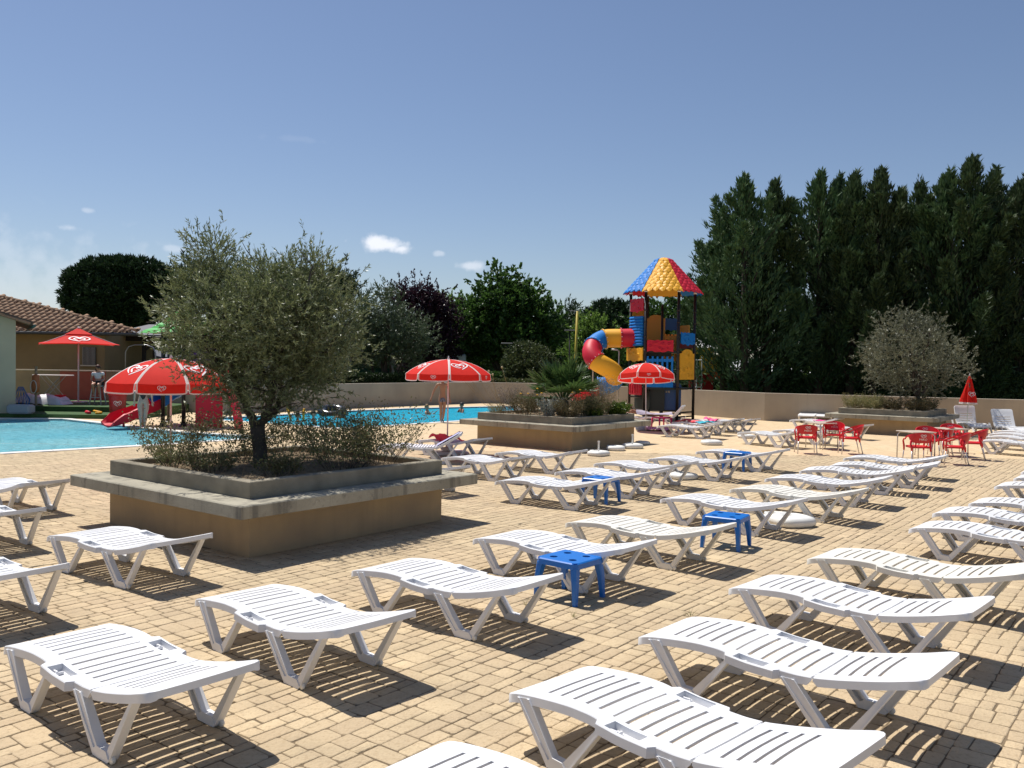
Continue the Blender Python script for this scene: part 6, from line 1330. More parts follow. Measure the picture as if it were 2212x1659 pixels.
home('pale blue grey holiday home seen under the dark shelter', 228, 345, 55, -.6, 2.9, m_sid)
home('pale holiday home glimpsed between the branches of the big olive tree', 380, 640, 58, -.6, 2.9, mat('cream_siding', (.46, .43, .38), .6))
hp = thing('metal_hoop', 'bent galvanised metal hoop frame standing behind the terrace wall', 'frame', (0, 0, 0)); a, b = xa(271, 43), xa(336, 43); zt = ZAT(300, 745, 43)
mb = MB(); mb.tube([(a, 43, .0), (a, 43, zt - .35), (a + .15, 43, zt - .1), (a + .45, 43, zt), (b - .45, 43, zt), (b - .12, 43, zt - .12), (b, 43, zt - .4), (b, 43, 0)], .03, 8); mb.build('tube', m_steel, hp, True)
def car(label, x, y, rz, col, z=-.9, s=1, van=False):
    t = thing('parked_car' if not van else 'parked_van', label, 'car' if not van else 'van', (x, y, z), rz); t.scale = (s, s, s)
    pr = [(-2.1, .35), (-2.1, .75), (-1.9, .92), (-1.1, 1.0), (-.5, 1.42), (.9, 1.45), (1.6, .98), (2.05, .9), (2.1, .4)] if not van else [(-2.3, .35), (-2.3, 1.0), (-1.9, 1.15), (-1.5, 1.9), (2.2, 1.95), (2.3, .4)]
    mb = MB(); mb.loft([[(u, w * (.85 if abs(w) > .8 else 1), v * (1 if abs(w) < .8 else .98)) for u, v in pr] for w in (-.86, -.74, .74, .86)]); mb.build('body', col, t, 'auto')
    for sgn in (-1, 1):
        q = [(-.95, 1.02), (-.45, 1.36), (.85, 1.38), (1.35, 1.0)] if not van else [(-1.75, 1.2), (-1.45, 1.75), (-.2, 1.78), (-.2, 1.2)]
        mb = MB(); mb.prism(q, sgn * .78, sgn * .80, lambda u, v, w: (u, w, v)); mb.build('window', MATS['window_dark'], t)
        for u in (-1.35, 1.35):
            mb = MB(); mb.loft([[(u + .32 * math.cos(a), sgn * yy, .32 + .32 * math.sin(a)) for a in [2 * math.pi * i / 16 for i in range(16)]] for yy in (.62, .80)]); wh = mb.build('wheel', mat('tyre', (.02, .02, .02), .8), t); mb = MB(); mb.loft([[(u + .19 * math.cos(a), sgn * yy, .32 + .19 * math.sin(a)) for a in [2 * math.pi * i / 12 for i in range(12)]] for yy in (.80, .815)]); mb.build('rim', m_steel, wh)
        mb = MB(); mb.rbox((-2.08, sgn * .55, .72), (.06, .3, .14), .02); mb.build('headlight', m_bolt, t)
    return t
q = AT(292, 790, 49); car('dark blue car parked under the shelter behind the terrace wall', q.x, q.y, .15, mat('navy_paint', (.01, .02, .06), .15, coat=1), -.1)
# camper, van and far tents
t = thing('camper', 'white camper van body showing above the open middle parasol', 'camper van', (0, 0, 0)); a, b = xa(944, 66), xa(1006, 66); zt = ZAT(975, 764, 66); m_wv = mat('vehicle_white', (.55, .60, .63), .35)
mb = MB(); mb.rbox(((a + b) / 2, 67.2, (zt - .35) / 2), (b - a, 2.3, zt + .35 + 0), .1); mb.build('body', m_wv, t)
mb = MB(); mb.rbox(((a + b) / 2 - .5, 67, zt - .12), (.7, .6, .14), .03); mb.build('roof_vent', m_wv, t)
for x, w_ in ((.25, .5), (.55, .3)): mb = MB(); mb.box((a + (b - a) * (.3 + x * .6), 66.03, zt - .62), (w_, .03, .16 if x < .5 else .4)); mb.build('window', MATS['window_dark'], t)
mb = MB(); mb.box((a + (b - a) * .42, 66.03, zt - 1.05), (1.3, .03, .07)); mb.build('side_stripe', mat('stripe_grey', (.2, .2, .22), .5), t)
q = AT(745, 795, 60); car('white van parked behind the clipped hedge, right of the big olive tree', q.x, q.y, .1, m_wv, -.9, 1, True)
ff = thing('green_windbreak', 'dark green net windbreak hung between posts behind the hedge', 'fence', (0, 0, 0)); a, b = xa(700, 57), xa(850, 57)
mb = MB(); mb.box(((a + b) / 2, 57, 1.0), (b - a, .03, 1.7)); mb.build('net', mat('green_net', (.008, .07, .055), .9), ff)
for px in (700, 750, 800, 850): mb = MB(); mb.tube([(xa(px, 57), 57.05, -.9), (xa(px, 57), 57.05, 1.95)], .04, 6); mb.build('post', m_steel, ff)
for px, lb in ((755, 'pale wooden post left of the pair behind the hedge'), (848, 'pale wooden post right of the pair behind the hedge')):
    q = AT(px, 762, 56); mb = MB(); mb.rbox((0, 0, (q.z - .9) / 2 + .0), (.26, .2, q.z + .9), .02); o = mb.build('wooden_post', mat('weathered_wood', (.42, .40, .36), .8), None); o.location = (q.x, q.y, 0); tag(o, lb, 'post', 'pale wooden posts behind the hedge')
# lamp masts
q = AT(1247, 672, 58); t = thing('lamp_mast', 'tall yellow lamp mast with short arm left of the tube slide', 'lamp post', (q.x, q.y, -.9)); m_ym = mat('yellow_mast', (.55, .42, .05), .5); H_ = q.z + .9
mb = MB(); mb.tube([(-.12, 0, 0), (0, 0, H_)], [.11, .07], 8); mb.build('pole', m_ym, t, True); mb = MB(); mb.tube([(0, 0, H_ - .03), (-.38, 0, H_ + .02)], .02, 6); mb.build('arm', m_steel, t); mb = MB(); mb.rbox((-.42, 0, H_), (.16, .1, .05), .01); mb.build('lamp_head', m_steel, t)
for px, py, lb in ((1231, 714, 'dark street lamp with flat head left of the yellow mast'), (1095, 742, 'street lamp with flat head against the tall green tree')):
    q = AT(px, py, 60 if px > 1200 else 57); t = thing('street_lamp', lb, 'street lamp', (q.x, q.y, -.9), 0, 'flat headed street lamps'); H_ = q.z + .9; mb = MB(); mb.tube([(0, 0, 0), (0, 0, H_)], .05, 8); mb.build('pole', m_pk, t, True); mb = MB(); mb.rbox((0, 0, H_), (.75, .35, .09), .03); mb.build('lamp_head', mat('lamp_grey', (.10, .10, .10), .6), t)
# castle playhouse and marquee behind the wall
ca = thing('castle_playhouse', 'yellow castle shaped playhouse with red base and white cone roof behind the tower', 'playhouse', (0, 0, 0)); Yc = 52.0; m_cy = mat('castle_yellow', (.55, .36, .035), .6); m_cw = mat('tent_white', (.78, .78, .78), .6)
def cz(y4): return ZAT(1520, (1300 + .2411 * y4) / 1.82278, Yc)
def cx4(x4): return xa((2400 + .2411 * x4) / 1.82278, Yc)
def slabx(name, x0, x1, z0, z1, m_, Y=Yc, th=.12, par=ca): mb = MB(); mb.box(((x0 + x1) / 2, Y, (z0 + z1) / 2), (x1 - x0, th, z1 - z0)); return mb.build(name, m_, par)
# main wall built round its openings
xs = [cx4(1300), cx4(1388), cx4(1470), cx4(1535), cx4(1562), cx4(1600), cx4(1625), cx4(1690)]
slabx('wall', xs[0], xs[7], cz(390), cz(300), m_cy); slabx('wall', xs[0], xs[7], cz(800), cz(720), m_cy)
for a, b in ((0, 1), (2, 3), (4, 5), (6, 7)): slabx('wall', xs[a], xs[b], cz(720), cz(390), m_cy)
slabx('wall', xs[3], xs[4], cz(720), cz(550), m_cy); slabx('wall', xs[3], xs[4], cz(430), cz(390), m_cy); slabx('wall', xs[5], xs[6], cz(720), cz(545), m_cy); slabx('wall', xs[5], xs[6], cz(430), cz(390), m_cy)
for i in range(5): slabx('battlement', cx4(1310 + 78 * i), cx4(1350 + 78 * i), cz(300), cz(268), m_cy)
slabx('base', xs[0], xs[7], -.9, cz(800), m_darkred, Yc - .05)
for i in range(3): mb = MB(); mb.prism([(cx4(1440 + 90 * i) + .25 * math.cos(a), cz(805) + .32 * math.sin(a)) for a in [math.pi * k / 8 for k in range(9)]], Yc - .12, Yc - .02, lambda u, v, w: (u, w, v)); mb.build('base_knob', m_darkred, ca)
mb = MB(); q = Vector((cx4(1472), Yc + .9, 0)); mb.lathe([(1.05, cz(285)), (.95, cz(270)), (.0, cz(125))], 8, (q.x, q.y, 0)); mb.build('cone_roof', m_cw, ca)
slabx('side_wall', cx4(1738), cx4(1830), cz(760), cz(400), m_cy, Yc + .6); slabx('side_wall', cx4(1700), cx4(1728), -.9, cz(400), m_pk, Yc + .5)
mb = MB(); mb.prism([(cx4(1690), cz(670)), (cx4(1690), cz(760)), (cx4(1850), cz(850)), (cx4(1850), cz(775))], Yc - .4, Yc + .2, lambda u, v, w: (u, w, v)); mb.build('slide_side', mat('orange_plastic', (.50, .08, .015), .4), ca)
for x4 in (1395, 1475): mb = MB(); mb.tube([(cx4(x4), Yc - .5, -.9), (cx4(x4), Yc - .5, cz(430))], .03, 6); mb.build('ladder_rail', m_bolt, ca)
for y4 in (490, 735, 830, 928): mb = MB(); mb.tube([(cx4(1375), Yc - .5, cz(y4)), (cx4(1490), Yc - .5, cz(y4))], .03, 6); mb.build('rung', m_bolt, ca)
mq = thing('marquee', 'long white tent roof glimpsed through the trunks of the conifers', 'tent', (0, 0, 0)); a, b = xa(1568, 60), xa(1660, 60)
mb = MB(); zl, zh = ZAT(1600, 800, 60), ZAT(1600, 768, 60); mb.add([(a, 60, zl), (b + 1.2, 60, zl - .1), (b, 63, zh - .5), (a, 63, zh), (b + 6.5, 60.5, zl - .6), (b + 1.2, 63, zh - .55)], [(0, 1, 2, 3), (1, 4, 5, 2)]); mb.build('roof', m_cw, mq)
for x in (a, b, b + 5): mb = MB(); mb.tube([(x, 60.05, -.9), (x, 60.05, zl - .15)], .05, 6); mb.build('pole', m_bolt, mq)
mb = MB(); mb.box(((a + b) / 2, 60.1, zl - .45), (b - a, .03, .35)); mb.build('valance', m_cw, mq)
bush('rust_coloured_bush', 'rusty orange bush behind the wall at the foot of the first conifers', 1632, 835, 50.5, [(1632, 822, 28, 20), (1612, 832, 20, 14)], 700, 10, .14, .07, leafmat('rust_leaf', (.40, .17, .03), (.22, .08, .02)), clumps=60, csig=.12)
bush('young_green_shrub', 'bright green shrub lit by the sun behind the conifer trunks', 1700, 825, 54, [(1700, 815, 18, 22), (1770, 815, 40, 18), (1720, 835, 25, 10)], 700, 10, .16, .09, m_light, clumps=60, csig=.2)

# ================================================================== TERRACE THINGS
tb = thing('bar_table', 'high folding bar table with white top against the terrace wall', 'table', (AT(115, 800, 38.6).x, 38.6, .35)); mb = MB(); mb.rbox((0, 0, 1.13), (1.55, .62, .04), .01); mb.build('tabletop', m_trim, tb)
for s in (-1, 1):
    for y in (-.22, .22): mb = MB(); mb.tube([(s * .55, y, 0), (-s * .45, y, 1.1)], .018, 6); mb.build('leg', m_steel, tb)
q = AT(124, 856, 38.0); mb = MB(); mb.rbox((0, 0, .14), (.42, .3, .28), .02); o = mb.build('red_crate', m_pr, None); o.location = (q.x, 38.2, .35); tag(o, 'small red box on the ground under the high bar table', 'box')
# red bin
q = AT(254, 888, 33.4); bn = thing('litter_bin', 'round red litter bin with domed lid at the edge of the artificial turf', 'bin', (q.x, q.y, .15)); m_bin = mat('bin_red', (.38, .012, .02), .4)
mb = MB(); mb.lathe([(.001, 0), (.27, 0), (.28, .05), (.32, .70), (.34, .72), (.34, .76)], 20); mb.build('body', m_bin, bn, 'auto'); mb = MB(); mb.lathe([(.35, .72), (.35, .80), (.31, .93), (.22, 1.04), (.10, 1.10), (.001, 1.11)], 20); mb.build('lid', mat('bin_lid', (.62, .015, .02), .4), bn, 'auto')
mb = MB(); mb.box((0, -.30, .93), (.3, .06, .12)); mb.build('flap', mat('bin_flap', (.03, .03, .03), .5), bn)
def cyl(R, zc, a0): return lambda x, y: (R * math.cos(a0 + x / R), R * math.sin(a0 + x / R), zc + y)
emblem(cyl(.318, .40, -1.15), .12, parent=bn)
# noodles on turf
for pts, m_, lb in (([(192, 886), (204, 888), (219, 891)], m_py, 'long yellow foam noodle lying on the artificial turf'), ([(207, 892.5), (219, 892)], m_py, 'short yellow foam noodle lying on the artificial turf'), ([(187, 890), (193, 892)], m_pr, 'small red foam float lying beside the yellow noodles')):
    P_ = [G(a, b, .19) for a, b in pts]; mb = MB(); mb.tube(P_, .045 if m_ is m_py else .07, 8); o = mb.build('foam_noodle', m_, None, True); tag(o, lb, 'foam noodle')
# covered lounger on the terrace
p = G(85, 884, .15); cl = thing('covered_lounger', 'padded lounger under a white sheet over a yellow green base on the turf', 'lounger', (p.x, p.y + .3, .15), -.05); mb = MB(); mb.rbox((0, 0, .12), (1.7, .8, .22), .04); mb.build('base', mat('lime_fabric', (.30, .33, .03), .8), cl)
mb = MB(); nU, nV = 22, 12; V = []
for i in range(nU + 1):
    for j in range(nV + 1): u = i / nU * 2 - 1; v = j / nV * 2 - 1; e = max(abs(u) ** 6, abs(v) ** 6); V.append((u * 1.05 - .05 * v, v * .52, .56 - .33 * e + .05 * (1 - e) * math.sin(7 * u + 3 * v) - .06 * u + .02 * math.sin(19 * u)))
mb.add(V, [(i * (nV + 1) + j, (i + 1) * (nV + 1) + j, (i + 1) * (nV + 1) + j + 1, i * (nV + 1) + j + 1) for i in range(nU) for j in range(nV)]); mb.build('sheet', mat('white_sheet', (.72, .73, .78), .85), cl, True); mb = MB(); mb.rbox((0, 0, .33), (1.85, .85, .2), .06); mb.build('cushion', mat('sheet_cushion', (.70, .71, .76), .9), cl)
# pool gear by the near wall: rolled net, float, box
p = G(45, 888, .15); gr = thing('pool_net_bag', 'blue mesh bag and rope hanging by the corner of the near building', 'net bag', (p.x, p.y, .15))
for i in range(14): a = i * math.pi / 7; mb = MB(); mb.tube([(.28 * math.cos(a), .22 * math.sin(a), 0), (.34 * math.cos(a + .5), .26 * math.sin(a + .5), .45), (.08 * math.cos(a + 1), .06 * math.sin(a + 1), .95)], .010, 4); mb.build('cord', m_blue, gr)
p = G(52, 893, .15); mb = MB(); mb.rbox((0, 0, .18), (.85, .5, .34), .06); o = mb.build('cooler_box', mat('cooler_grey', (.30, .31, .33), .6), None); o.location = (p.x + .05, p.y - .3, .15); tag(o, 'grey cooler box on the turf at the corner of the near building', 'box')
p = G(40, 880, .35); lf = thing('lifebuoy_post', 'post with orange float and white rope beside the near building', 'lifebuoy', (p.x - .1, 34.6, .35)); mb = MB(); mb.tube([(0, 0, 0), (0, 0, 1.55)], .05, 8); mb.build('post', m_ter, lf); mb = MB(); mb.lathe([(.001, .5), (.13, .55), (.15, .8), (.12, 1.2), (.001, 1.25)], 12, (.05, -.12, 0)); mb.build('float', mat('faded_orange', (.45, .16, .06), .7), lf, True); mb = MB(); mb.tube([(.12 * math.cos(a) + .05, -.28, .75 + .25 * math.sin(a)) for a in [2 * math.pi * i / 16 for i in range(17)]], .018, 6); mb.build('rope', m_trim, lf, True)

# bar stool for the lifeguard
ls_ = AT(211, 869, 36.0); LX, LY = ls_.x, 36.0; m_stool = mat('grey_stool_plastic', (.62, .62, .60), .5)
st_ = thing('bar_stool', 'tall pale plastic bar stool carrying the seated woman on the terrace', 'stool', (LX, LY, .35)); mb = MB(); mb.rbox((0, 0, .765), (.38, .38, .05), .02); mb.build('seat', m_stool, st_)
for sx in (-1, 1):
    for sy in (-1, 1): mb = MB(); mb.tube([(sx * .15, sy * .15, .75), (sx * .24, sy * .22, 0)], [.022, .03], 7); mb.build('leg', m_stool, st_, True)
mb = MB(); mb.tube([(-.2, -.19, .3), (.2, -.19, .3)], .016, 6); mb.build('footrest', m_stool, st_); mb = MB(); mb.rbox((-.02, .19, .92), (.36, .03, .26), .01); mb.build('backrest', m_stool, st_)

# ================================================================== PEOPLE
def skin(name, V, E, Rr, m, parent, sub=2, root=0, smooth=True):
    me = bpy.data.meshes.new(name); me.from_pydata([tuple(v) for v in V], E, []); o = bpy.data.objects.new(name, me); COL.objects.link(o)
    sm = o.modifiers.new('s', 'SKIN'); sm.use_smooth_shade = True; sm.branch_smoothing = .6
    for i, d in enumerate(me.skin_vertices[0].data): r = Rr[i]; d.radius = r if isinstance(r, tuple) else (r, r); d.use_root = (i == root)
    ss = o.modifiers.new('u', 'SUBSURF'); ss.levels = sub; ss.render_levels = sub
    dg = bpy.context.evaluated_depsgraph_get(); nm = bpy.data.meshes.new_from_object(o.evaluated_get(dg)); bpy.data.objects.remove(o); nm.name = name
    return link(name, nm, m, parent, True)
m_skin = mat('skin', (.50, .27, .18), .5, var=.08, vscale=8); m_skin_tan = mat('tanned_skin', (.36, .175, .10), .5, var=.08, vscale=8); m_skin_pale = mat('pale_skin', (.52, .37, .29), .55, var=.06, vscale=8)
m_hair = mat('dark_hair', (.025, .016, .012), .6); m_hairr = mat('auburn_hair', (.07, .022, .012), .6)
def person(label, loc, rz, J, m, hair=m_hair, clothes=(), long=False, scale=1, glasses=False, legs=1):
    """J: joint name -> (x, y, z) with the body facing -y"""
    t = thing('person', label, 'person', loc, rz); t.scale = (scale,) * 3
    J = {k: Vector(v) for k, v in J.items()}; V = []; Rr = []; E = []; idx = {}
    def ad(n, p, r, par=None): V.append(p); Rr.append(r); idx[n] = len(V) - 1; (E.append((idx[par], idx[n])) if par else None); return idx[n]
    ad('pelvis', J['pelvis'], (.155, .11)); ad('waist', J['pelvis'].lerp(J['chest'], .5), (.125, .09), 'pelvis'); ad('chest', J['chest'], (.155, .105), 'waist'); ad('neckb', J['chest'].lerp(J['neck'], .65), (.09, .075), 'chest'); ad('neck', J['neck'], .052, 'neckb')
    hd = J['head']; up = (hd - J['neck']).normalized(); ad('jaw', J['neck'] + up * .07, (.068, .075), 'neck'); ad('headc', J['neck'] + up * .135, (.080, .095), 'jaw'); ad('crown', J['neck'] + up * .20, (.066, .078), 'headc')
    for s in ('l', 'r'):
        if 'sh' + s in J:
            ad('sh' + s, J['sh' + s], .058, 'neckb'); ad('el' + s, J['el' + s], .040, 'sh' + s); ad('wr' + s, J['wr' + s], .027, 'el' + s)
            d = (J['wr' + s] - J['el' + s]).normalized(); sd = d.cross(Vector((0, 1, 0)));
            sd = sd.normalized() if sd.length > .1 else Vector((1, 0, 0)); hnd = J['wr' + s] + d * .07; ad('pm' + s, hnd, (.036, .018), 'wr' + s)
            for fi, off in enumerate((-.028, -.010, .010, .027)):
                L = (.065, .078, .074, .056)[fi]; a = hnd + d * .03 + sd * off; ad('f%d%s' % (fi, s), a, .010, 'pm' + s); ad('g%d%s' % (fi, s), a + d * L * .55, .009, 'f%d%s' % (fi, s)); ad('h%d%s' % (fi, s), a + d * L + Vector((0, -.015, 0)), .007, 'g%d%s' % (fi, s))
            a = J['wr' + s] + d * .035; ad('t0' + s, a + sd * -.03 + Vector((0, -.01, 0)), .011, 'wr' + s); ad('t1' + s, a + d * .04 + sd * -.055 + Vector((0, -.015, 0)), .009, 't0' + s)
        if 'hip' + s in J:
            ad('hip' + s, J['hip' + s], .092 * legs, 'pelvis'); ad('kn' + s, J['kn' + s], .058 * legs, 'hip' + s); ad('cf' + s, J['kn' + s].lerp(J['an' + s], .3), .056 * legs, 'kn' + s); ad('an' + s, J['an' + s], .036, 'cf' + s); ad('to' + s, J['to' + s], (.038, .022), 'an' + s)
    body = skin('body', V, E, Rr, m, t)
    # face and hair
    hc = J['neck'] + up * .145; fwd = J.get('face', Vector((0, -1, 0))); fwd = (fwd - up * fwd.dot(up)).normalized(); sd = up.cross(fwd).normalized()
    mb = MB(); mb.lathe([(.001, .03), (.010, .01), (.014, -.015), (.001, -.025)], 6, tuple(hc + fwd * .098 - up * .005)); mb.build('nose', m, t, True)
    for s in (-1, 1): mb = MB(); mb.lathe([(.001, -.03), (.014, -.015), (.016, .015), (.001, .03)], 6, tuple(hc + sd * .082 * s - up * .005 - fwd * .005)); mb.build('ear', m, t, True)
    if not glasses:
        for s in (-1, 1): mb = MB(); mb.lathe([(.001, -.008), (.012, 0), (.001, .008)], 6, tuple(hc + fwd * .087 + sd * .032 * s + up * .012)); mb.build('eye', MATS['tyre'], t, True)
    mb = MB(); mb.box(tuple(hc + fwd * .088 - up * .05), (.04, .012, .008), math.atan2(fwd.y, fwd.x) + math.pi / 2); mb.build('mouth', MATS['play_dark_red'], t)
    if glasses: mb = MB(); mb.rbox(tuple(hc + fwd * .092 + up * .014), (.15, .03, .045), .008, math.atan2(fwd.y, fwd.x) + math.pi / 2); mb.build('sunglasses', MATS['tyre'], t)
    if hair:
        rings = []; c = hc + up * .015 - fwd * .012
        for i in range(7):
            th = math.pi * (.06 + .52 * i / 6); rr = .098 * math.sin(th); zz = .108 * math.cos(th); rings.append([c + up * zz + sd * (rr * .95 * math.cos(a)) - fwd * (rr * 1.08 * math.sin(a)) - (up * (.045 * max(0, math.sin(a)) * (i / 6) ** 2)) + (up * (.055 * max(0, -math.sin(a)) * (i / 6) ** 2)) + fwd * (-.018 * max(0, -math.sin(a)) * (i / 6)) for a in [2 * math.pi * k / 16 for k in range(16)]])
        mb = MB(); mb.loft(rings); mb.build('hair', hair, t, True)
        if long: mb = MB(); mb.tube([c - fwd * .08, c - fwd * .13 - up * .05, c - fwd * .14 - up * .2, c - fwd * .12 - up * .32], [.05, .055, .045, .012], 8); mb.build('ponytail', hair, t, True)
    for nm, parts, grow, mm in clothes:
        V2_ = []; R2 = []; E2 = []; ix = {}
        for n, par, fr in parts:
            if par is None: p = V[idx[n]]; r = Rr[idx[n]]
            else: p = V[idx[par]].lerp(V[idx[n]], fr); ra, rb = Rr[idx[par]], Rr[idx[n]]; ra = ra if isinstance(ra, tuple) else (ra, ra); rb = rb if isinstance(rb, tuple) else (rb, rb); r = tuple(ra[q] + (rb[q] - ra[q]) * fr for q in (0, 1))
            r = r if isinstance(r, tuple) else (r, r); V2_.append(p); R2.append((r[0] + grow, r[1] + grow)); ix[n] = len(V2_) - 1
            if par and par in ix: E2.append((ix[par], ix[n]))
            elif len(V2_) > 1: E2.append((len(V2_) - 2, len(V2_) - 1))
        skin(nm, V2_, E2, R2, mm, t)
    return t
STAND = dict(pelvis=(0, 0, .95), chest=(0, .01, 1.27), neck=(0, .0, 1.50), head=(0, -.01, 1.72), shl=(.19, 0, 1.42), ell=(.25, .02, 1.13), wrl=(.27, -.06, .88), shr=(-.19, 0, 1.42), elr=(-.25, .02, 1.13), wrr=(-.27, -.06, .88),
             hipl=(.09, 0, .88), knl=(.10, -.02, .49), anl=(.10, .03, .08), tol=(.11, -.13, .03), hipr=(-.09, 0, .88), knr=(-.10, -.02, .49), anr=(-.10, .03, .08), tor=(-.11, -.13, .03))
def pose(**k): d = dict(STAND); d.update(k); return d
TRUNKS = lambda m_: ('swim_shorts', [('pelvis', None, 0), ('waist', 'pelvis', .35), ('hipl', 'pelvis', 1), ('knl', 'hipl', .45), ('hipr', 'pelvis', 1), ('knr', 'hipr', .45)], .016, m_)
def fix_parts(p): return p
m_trk = striped('patterned_trunks', (.02, .02, .06), (.40, .42, .52), 9)
# man on the pool edge
q = G(955, 912.5); person('man in patterned swim shorts standing at the pool edge under the middle parasol', (q.x, q.y, .0), math.radians(20), pose(elr=(-.33, .04, 1.16), wrr=(-.43, -.05, .93), knl=(.06, -.04, .49), anl=(.03, .03, .08), tol=(.02, -.13, .03), hipl=(.08, 0, .88), knr=(-.06, -.03, .49), anr=(-.03, .10, .08), tor=(-.04, -.06, .03)), m_skin_tan, m_hair, [TRUNKS(m_trk)], scale=1.03)
# woman standing behind the large parasol, seen from behind
q = G(309, 925.5); person('woman in black swimsuit standing by the small slide, upper body behind the parasol', (q.x, q.y, .0), math.radians(200), pose(hipl=(.11, 0, .88), hipr=(-.11, 0, .88), knl=(.07, 0, .48), knr=(-.07, .0, .48), anl=(.06, .03, .08), anr=(-.05, .03, .08)), m_skin_pale, m_hair, [('swimsuit', [('pelvis', None, 0), ('waist', 'pelvis', 1), ('chest', 'waist', .9), ('hipl', 'pelvis', .85), ('hipr', 'pelvis', .85)], .014, mat('black_swimwear', (.008, .008, .01), .5))], long=True, legs=1.28)
# seated lifeguard
SIT = dict(pelvis=(0, .02, .86), chest=(0, .06, 1.16), neck=(0, .03, 1.38), head=(0.01, .0, 1.58), shl=(.19, .03, 1.30), ell=(.25, .02, 1.04), wrl=(.17, -.20, .92), shr=(-.19, .03, 1.30), elr=(-.26, .05, 1.02), wrr=(-.15, -.18, .92), hipl=(.10, -.05, .85), knl=(.12, -.42, .84), anl=(.14, -.30, .42), tol=(.15, -.42, .37), hipr=(-.10, -.05, .85), knr=(-.10, -.42, .84), anr=(-.08, -.28, .42), tor=(-.08, -.40, .37), face=Vector((.55, -.8, 0)))
person('woman in white t-shirt, dark shorts and sunglasses sitting on the bar stool', (LX, LY, .35), math.radians(12), SIT, m_skin, m_hairr, [('tshirt', [('waist', None, 0), ('chest', 'waist', 1), ('neckb', 'chest', .8), ('shl', 'neckb', 1), ('ell', 'shl', .5), ('shr', 'neckb', 1), ('elr', 'shr', .5)], .024, mat('white_shirt', (.72, .73, .78), .85)), ('shorts', [('pelvis', None, 0), ('hipl', 'pelvis', 1), ('knl', 'hipl', .3), ('hipr', 'pelvis', 1), ('knr', 'hipr', .3)], .018, mat('dark_shorts', (.012, .012, .016), .8))], long=True, glasses=True)
# swimmers
def swimmer(label, px, py, rz, m_, hair, deep=1.38, sc=1, arm=False, extra=None):
    q = G(px, py, -.1); z = -.06 - deep * sc; J = pose(shl=(.19, 0, 1.42), ell=(.30, -.12, 1.22), wrl=(.26, -.34, 1.20 if not arm else 1.40), elr=(-.30, -.10, 1.20), wrr=(-.26, -.32, 1.18))
    J = {k: (v[0], v[1], v[2]) for k, v in J.items()}; return person(label, (q.x, q.y, z), math.radians(rz), J, m_, hair, long=False, scale=sc)
POOLF = -1.15
swimmer('swimmer with short fair hair and bare shoulders near the far pool edge', 922, 897, 80, m_skin, mat('fair_hair', (.22, .13, .06), .7), 1.30, 1, True)
swimmer('person with wet dark hair in the water near the far right end of the pool', 997, 893, -60, m_skin_tan, m_hair, 1.28)
swimmer('child with dark hair between two yellow noodles near the pool edge', 643, 914, 100, m_skin_tan, m_hair, 1.34, .9)
swimmer('man with dark hair and beard standing in the pool right of the noodles', 677, 914, 110, m_skin, m_hair, 1.32)
swimmer('person with dark wet hair in the water below the black swim ring', 734, 905, -10, m_skin_tan, m_hair, 1.38)
for px, lb in ((629, 'yellow foam noodle sticking out of the water left of the child'), (655, 'yellow foam noodle sticking out of the water right of the child')):
    q = G(px, 911, -.1); mb = MB(); s = -1 if px < 640 else .2; mb.tube([(q.x, q.y, -.25), (q.x + s * .05, q.y, .1), (q.x + s * .16, q.y, .42)], .045, 8); o = mb.build('foam_noodle', m_py, None, True); tag(o, lb, 'foam noodle')
q = G(718, 899, -.1); sr_ = thing('swim_ring', 'large black inflatable swim ring shaped like a tyre, floating in the pool', 'swim ring', (q.x, q.y, .10)); sr_.rotation_euler = (.30, .05, 0); m_tyre = mat('black_vinyl', (.012, .014, .02), .25, spec=.6)
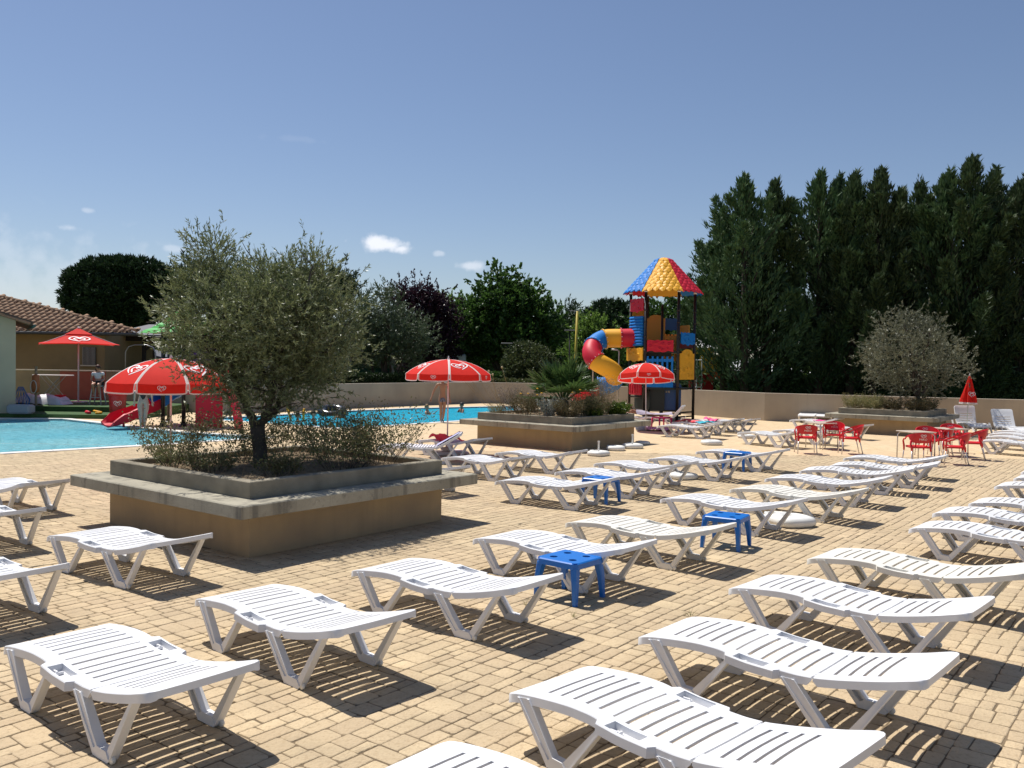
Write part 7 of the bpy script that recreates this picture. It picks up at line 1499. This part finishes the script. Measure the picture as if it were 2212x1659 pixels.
mb = MB(); n, k = 32, 14; R_, r_ = .42, .19; rings = [[((R_ + r_ * math.cos(b)) * math.cos(a), (R_ + r_ * math.cos(b)) * math.sin(a), r_ * .95 * math.sin(b)) for b in [2 * math.pi * j / k for j in range(k)]] for a in [2 * math.pi * i / n for i in range(n + 1)]]; mb.loft(rings, False); mb.build('tube', m_tyre, sr_, True)
for i in range(26):
    a = 2 * math.pi * i / 26; mb = MB(); mb.tube([((R_ + (r_ + .004) * math.cos(b)) * math.cos(a + .08 * (j % 2)), (R_ + (r_ + .004) * math.cos(b)) * math.sin(a + .08 * (j % 2)), (r_ * .95 + .004) * math.sin(b)) for j, b in enumerate((-.5, -.1, .3, .8))], .011, 4); mb.build('tread', mat('tread_grey', (.10, .11, .13), .4), sr_)
# sunbather lying on a lounger behind the palm planter
q = G(1372, 921.5); lgr = lounger('sun lounger carrying the sunbather, behind the corner of the palm planter', pos=(q.x, q.y), rz=math.radians(175), tilt=0)
LIE = dict(pelvis=(0, .42, .50), chest=(0, .08, .56), neck=(0, -.16, .66), head=(0, -.32, .80), shl=(.20, -.05, .58), ell=(.27, -.26, .46), wrl=(.14, -.44, .45), shr=(-.20, -.05, .58), elr=(-.27, -.26, .46), wrr=(-.14, -.44, .45), hipl=(.09, .50, .50), knl=(.10, .92, .46), anl=(.11, 1.3, .46), tol=(.12, 1.42, .45), hipr=(-.09, .50, .50), knr=(-.10, .92, .46), anr=(-.11, 1.3, .46), tor=(-.12, 1.42, .45), face=Vector((0, -1, -.2)))
person('sunbather with brown hair lying face down on a lounger behind the palm planter', (q.x - .15, q.y, 0), math.radians(-88), LIE, m_skin_tan, mat('brown_hair', (.10, .045, .02), .6), [('swimsuit', [('pelvis', None, 0), ('waist', 'pelvis', .9), ('hipl', 'pelvis', .9), ('hipr', 'pelvis', .9)], .012, mat('turquoise_swimwear', (.05, .35, .45), .6))], long=True)
# child crouching beyond the small slide
q = G(343, 899); person('small child standing beyond the small slide, only legs and body glimpsed', (q.x, q.y, 0), math.radians(60), pose(), m_skin, m_hair, [TRUNKS(mat('orange_trunks', (.55, .15, .02), .8))], scale=.58)
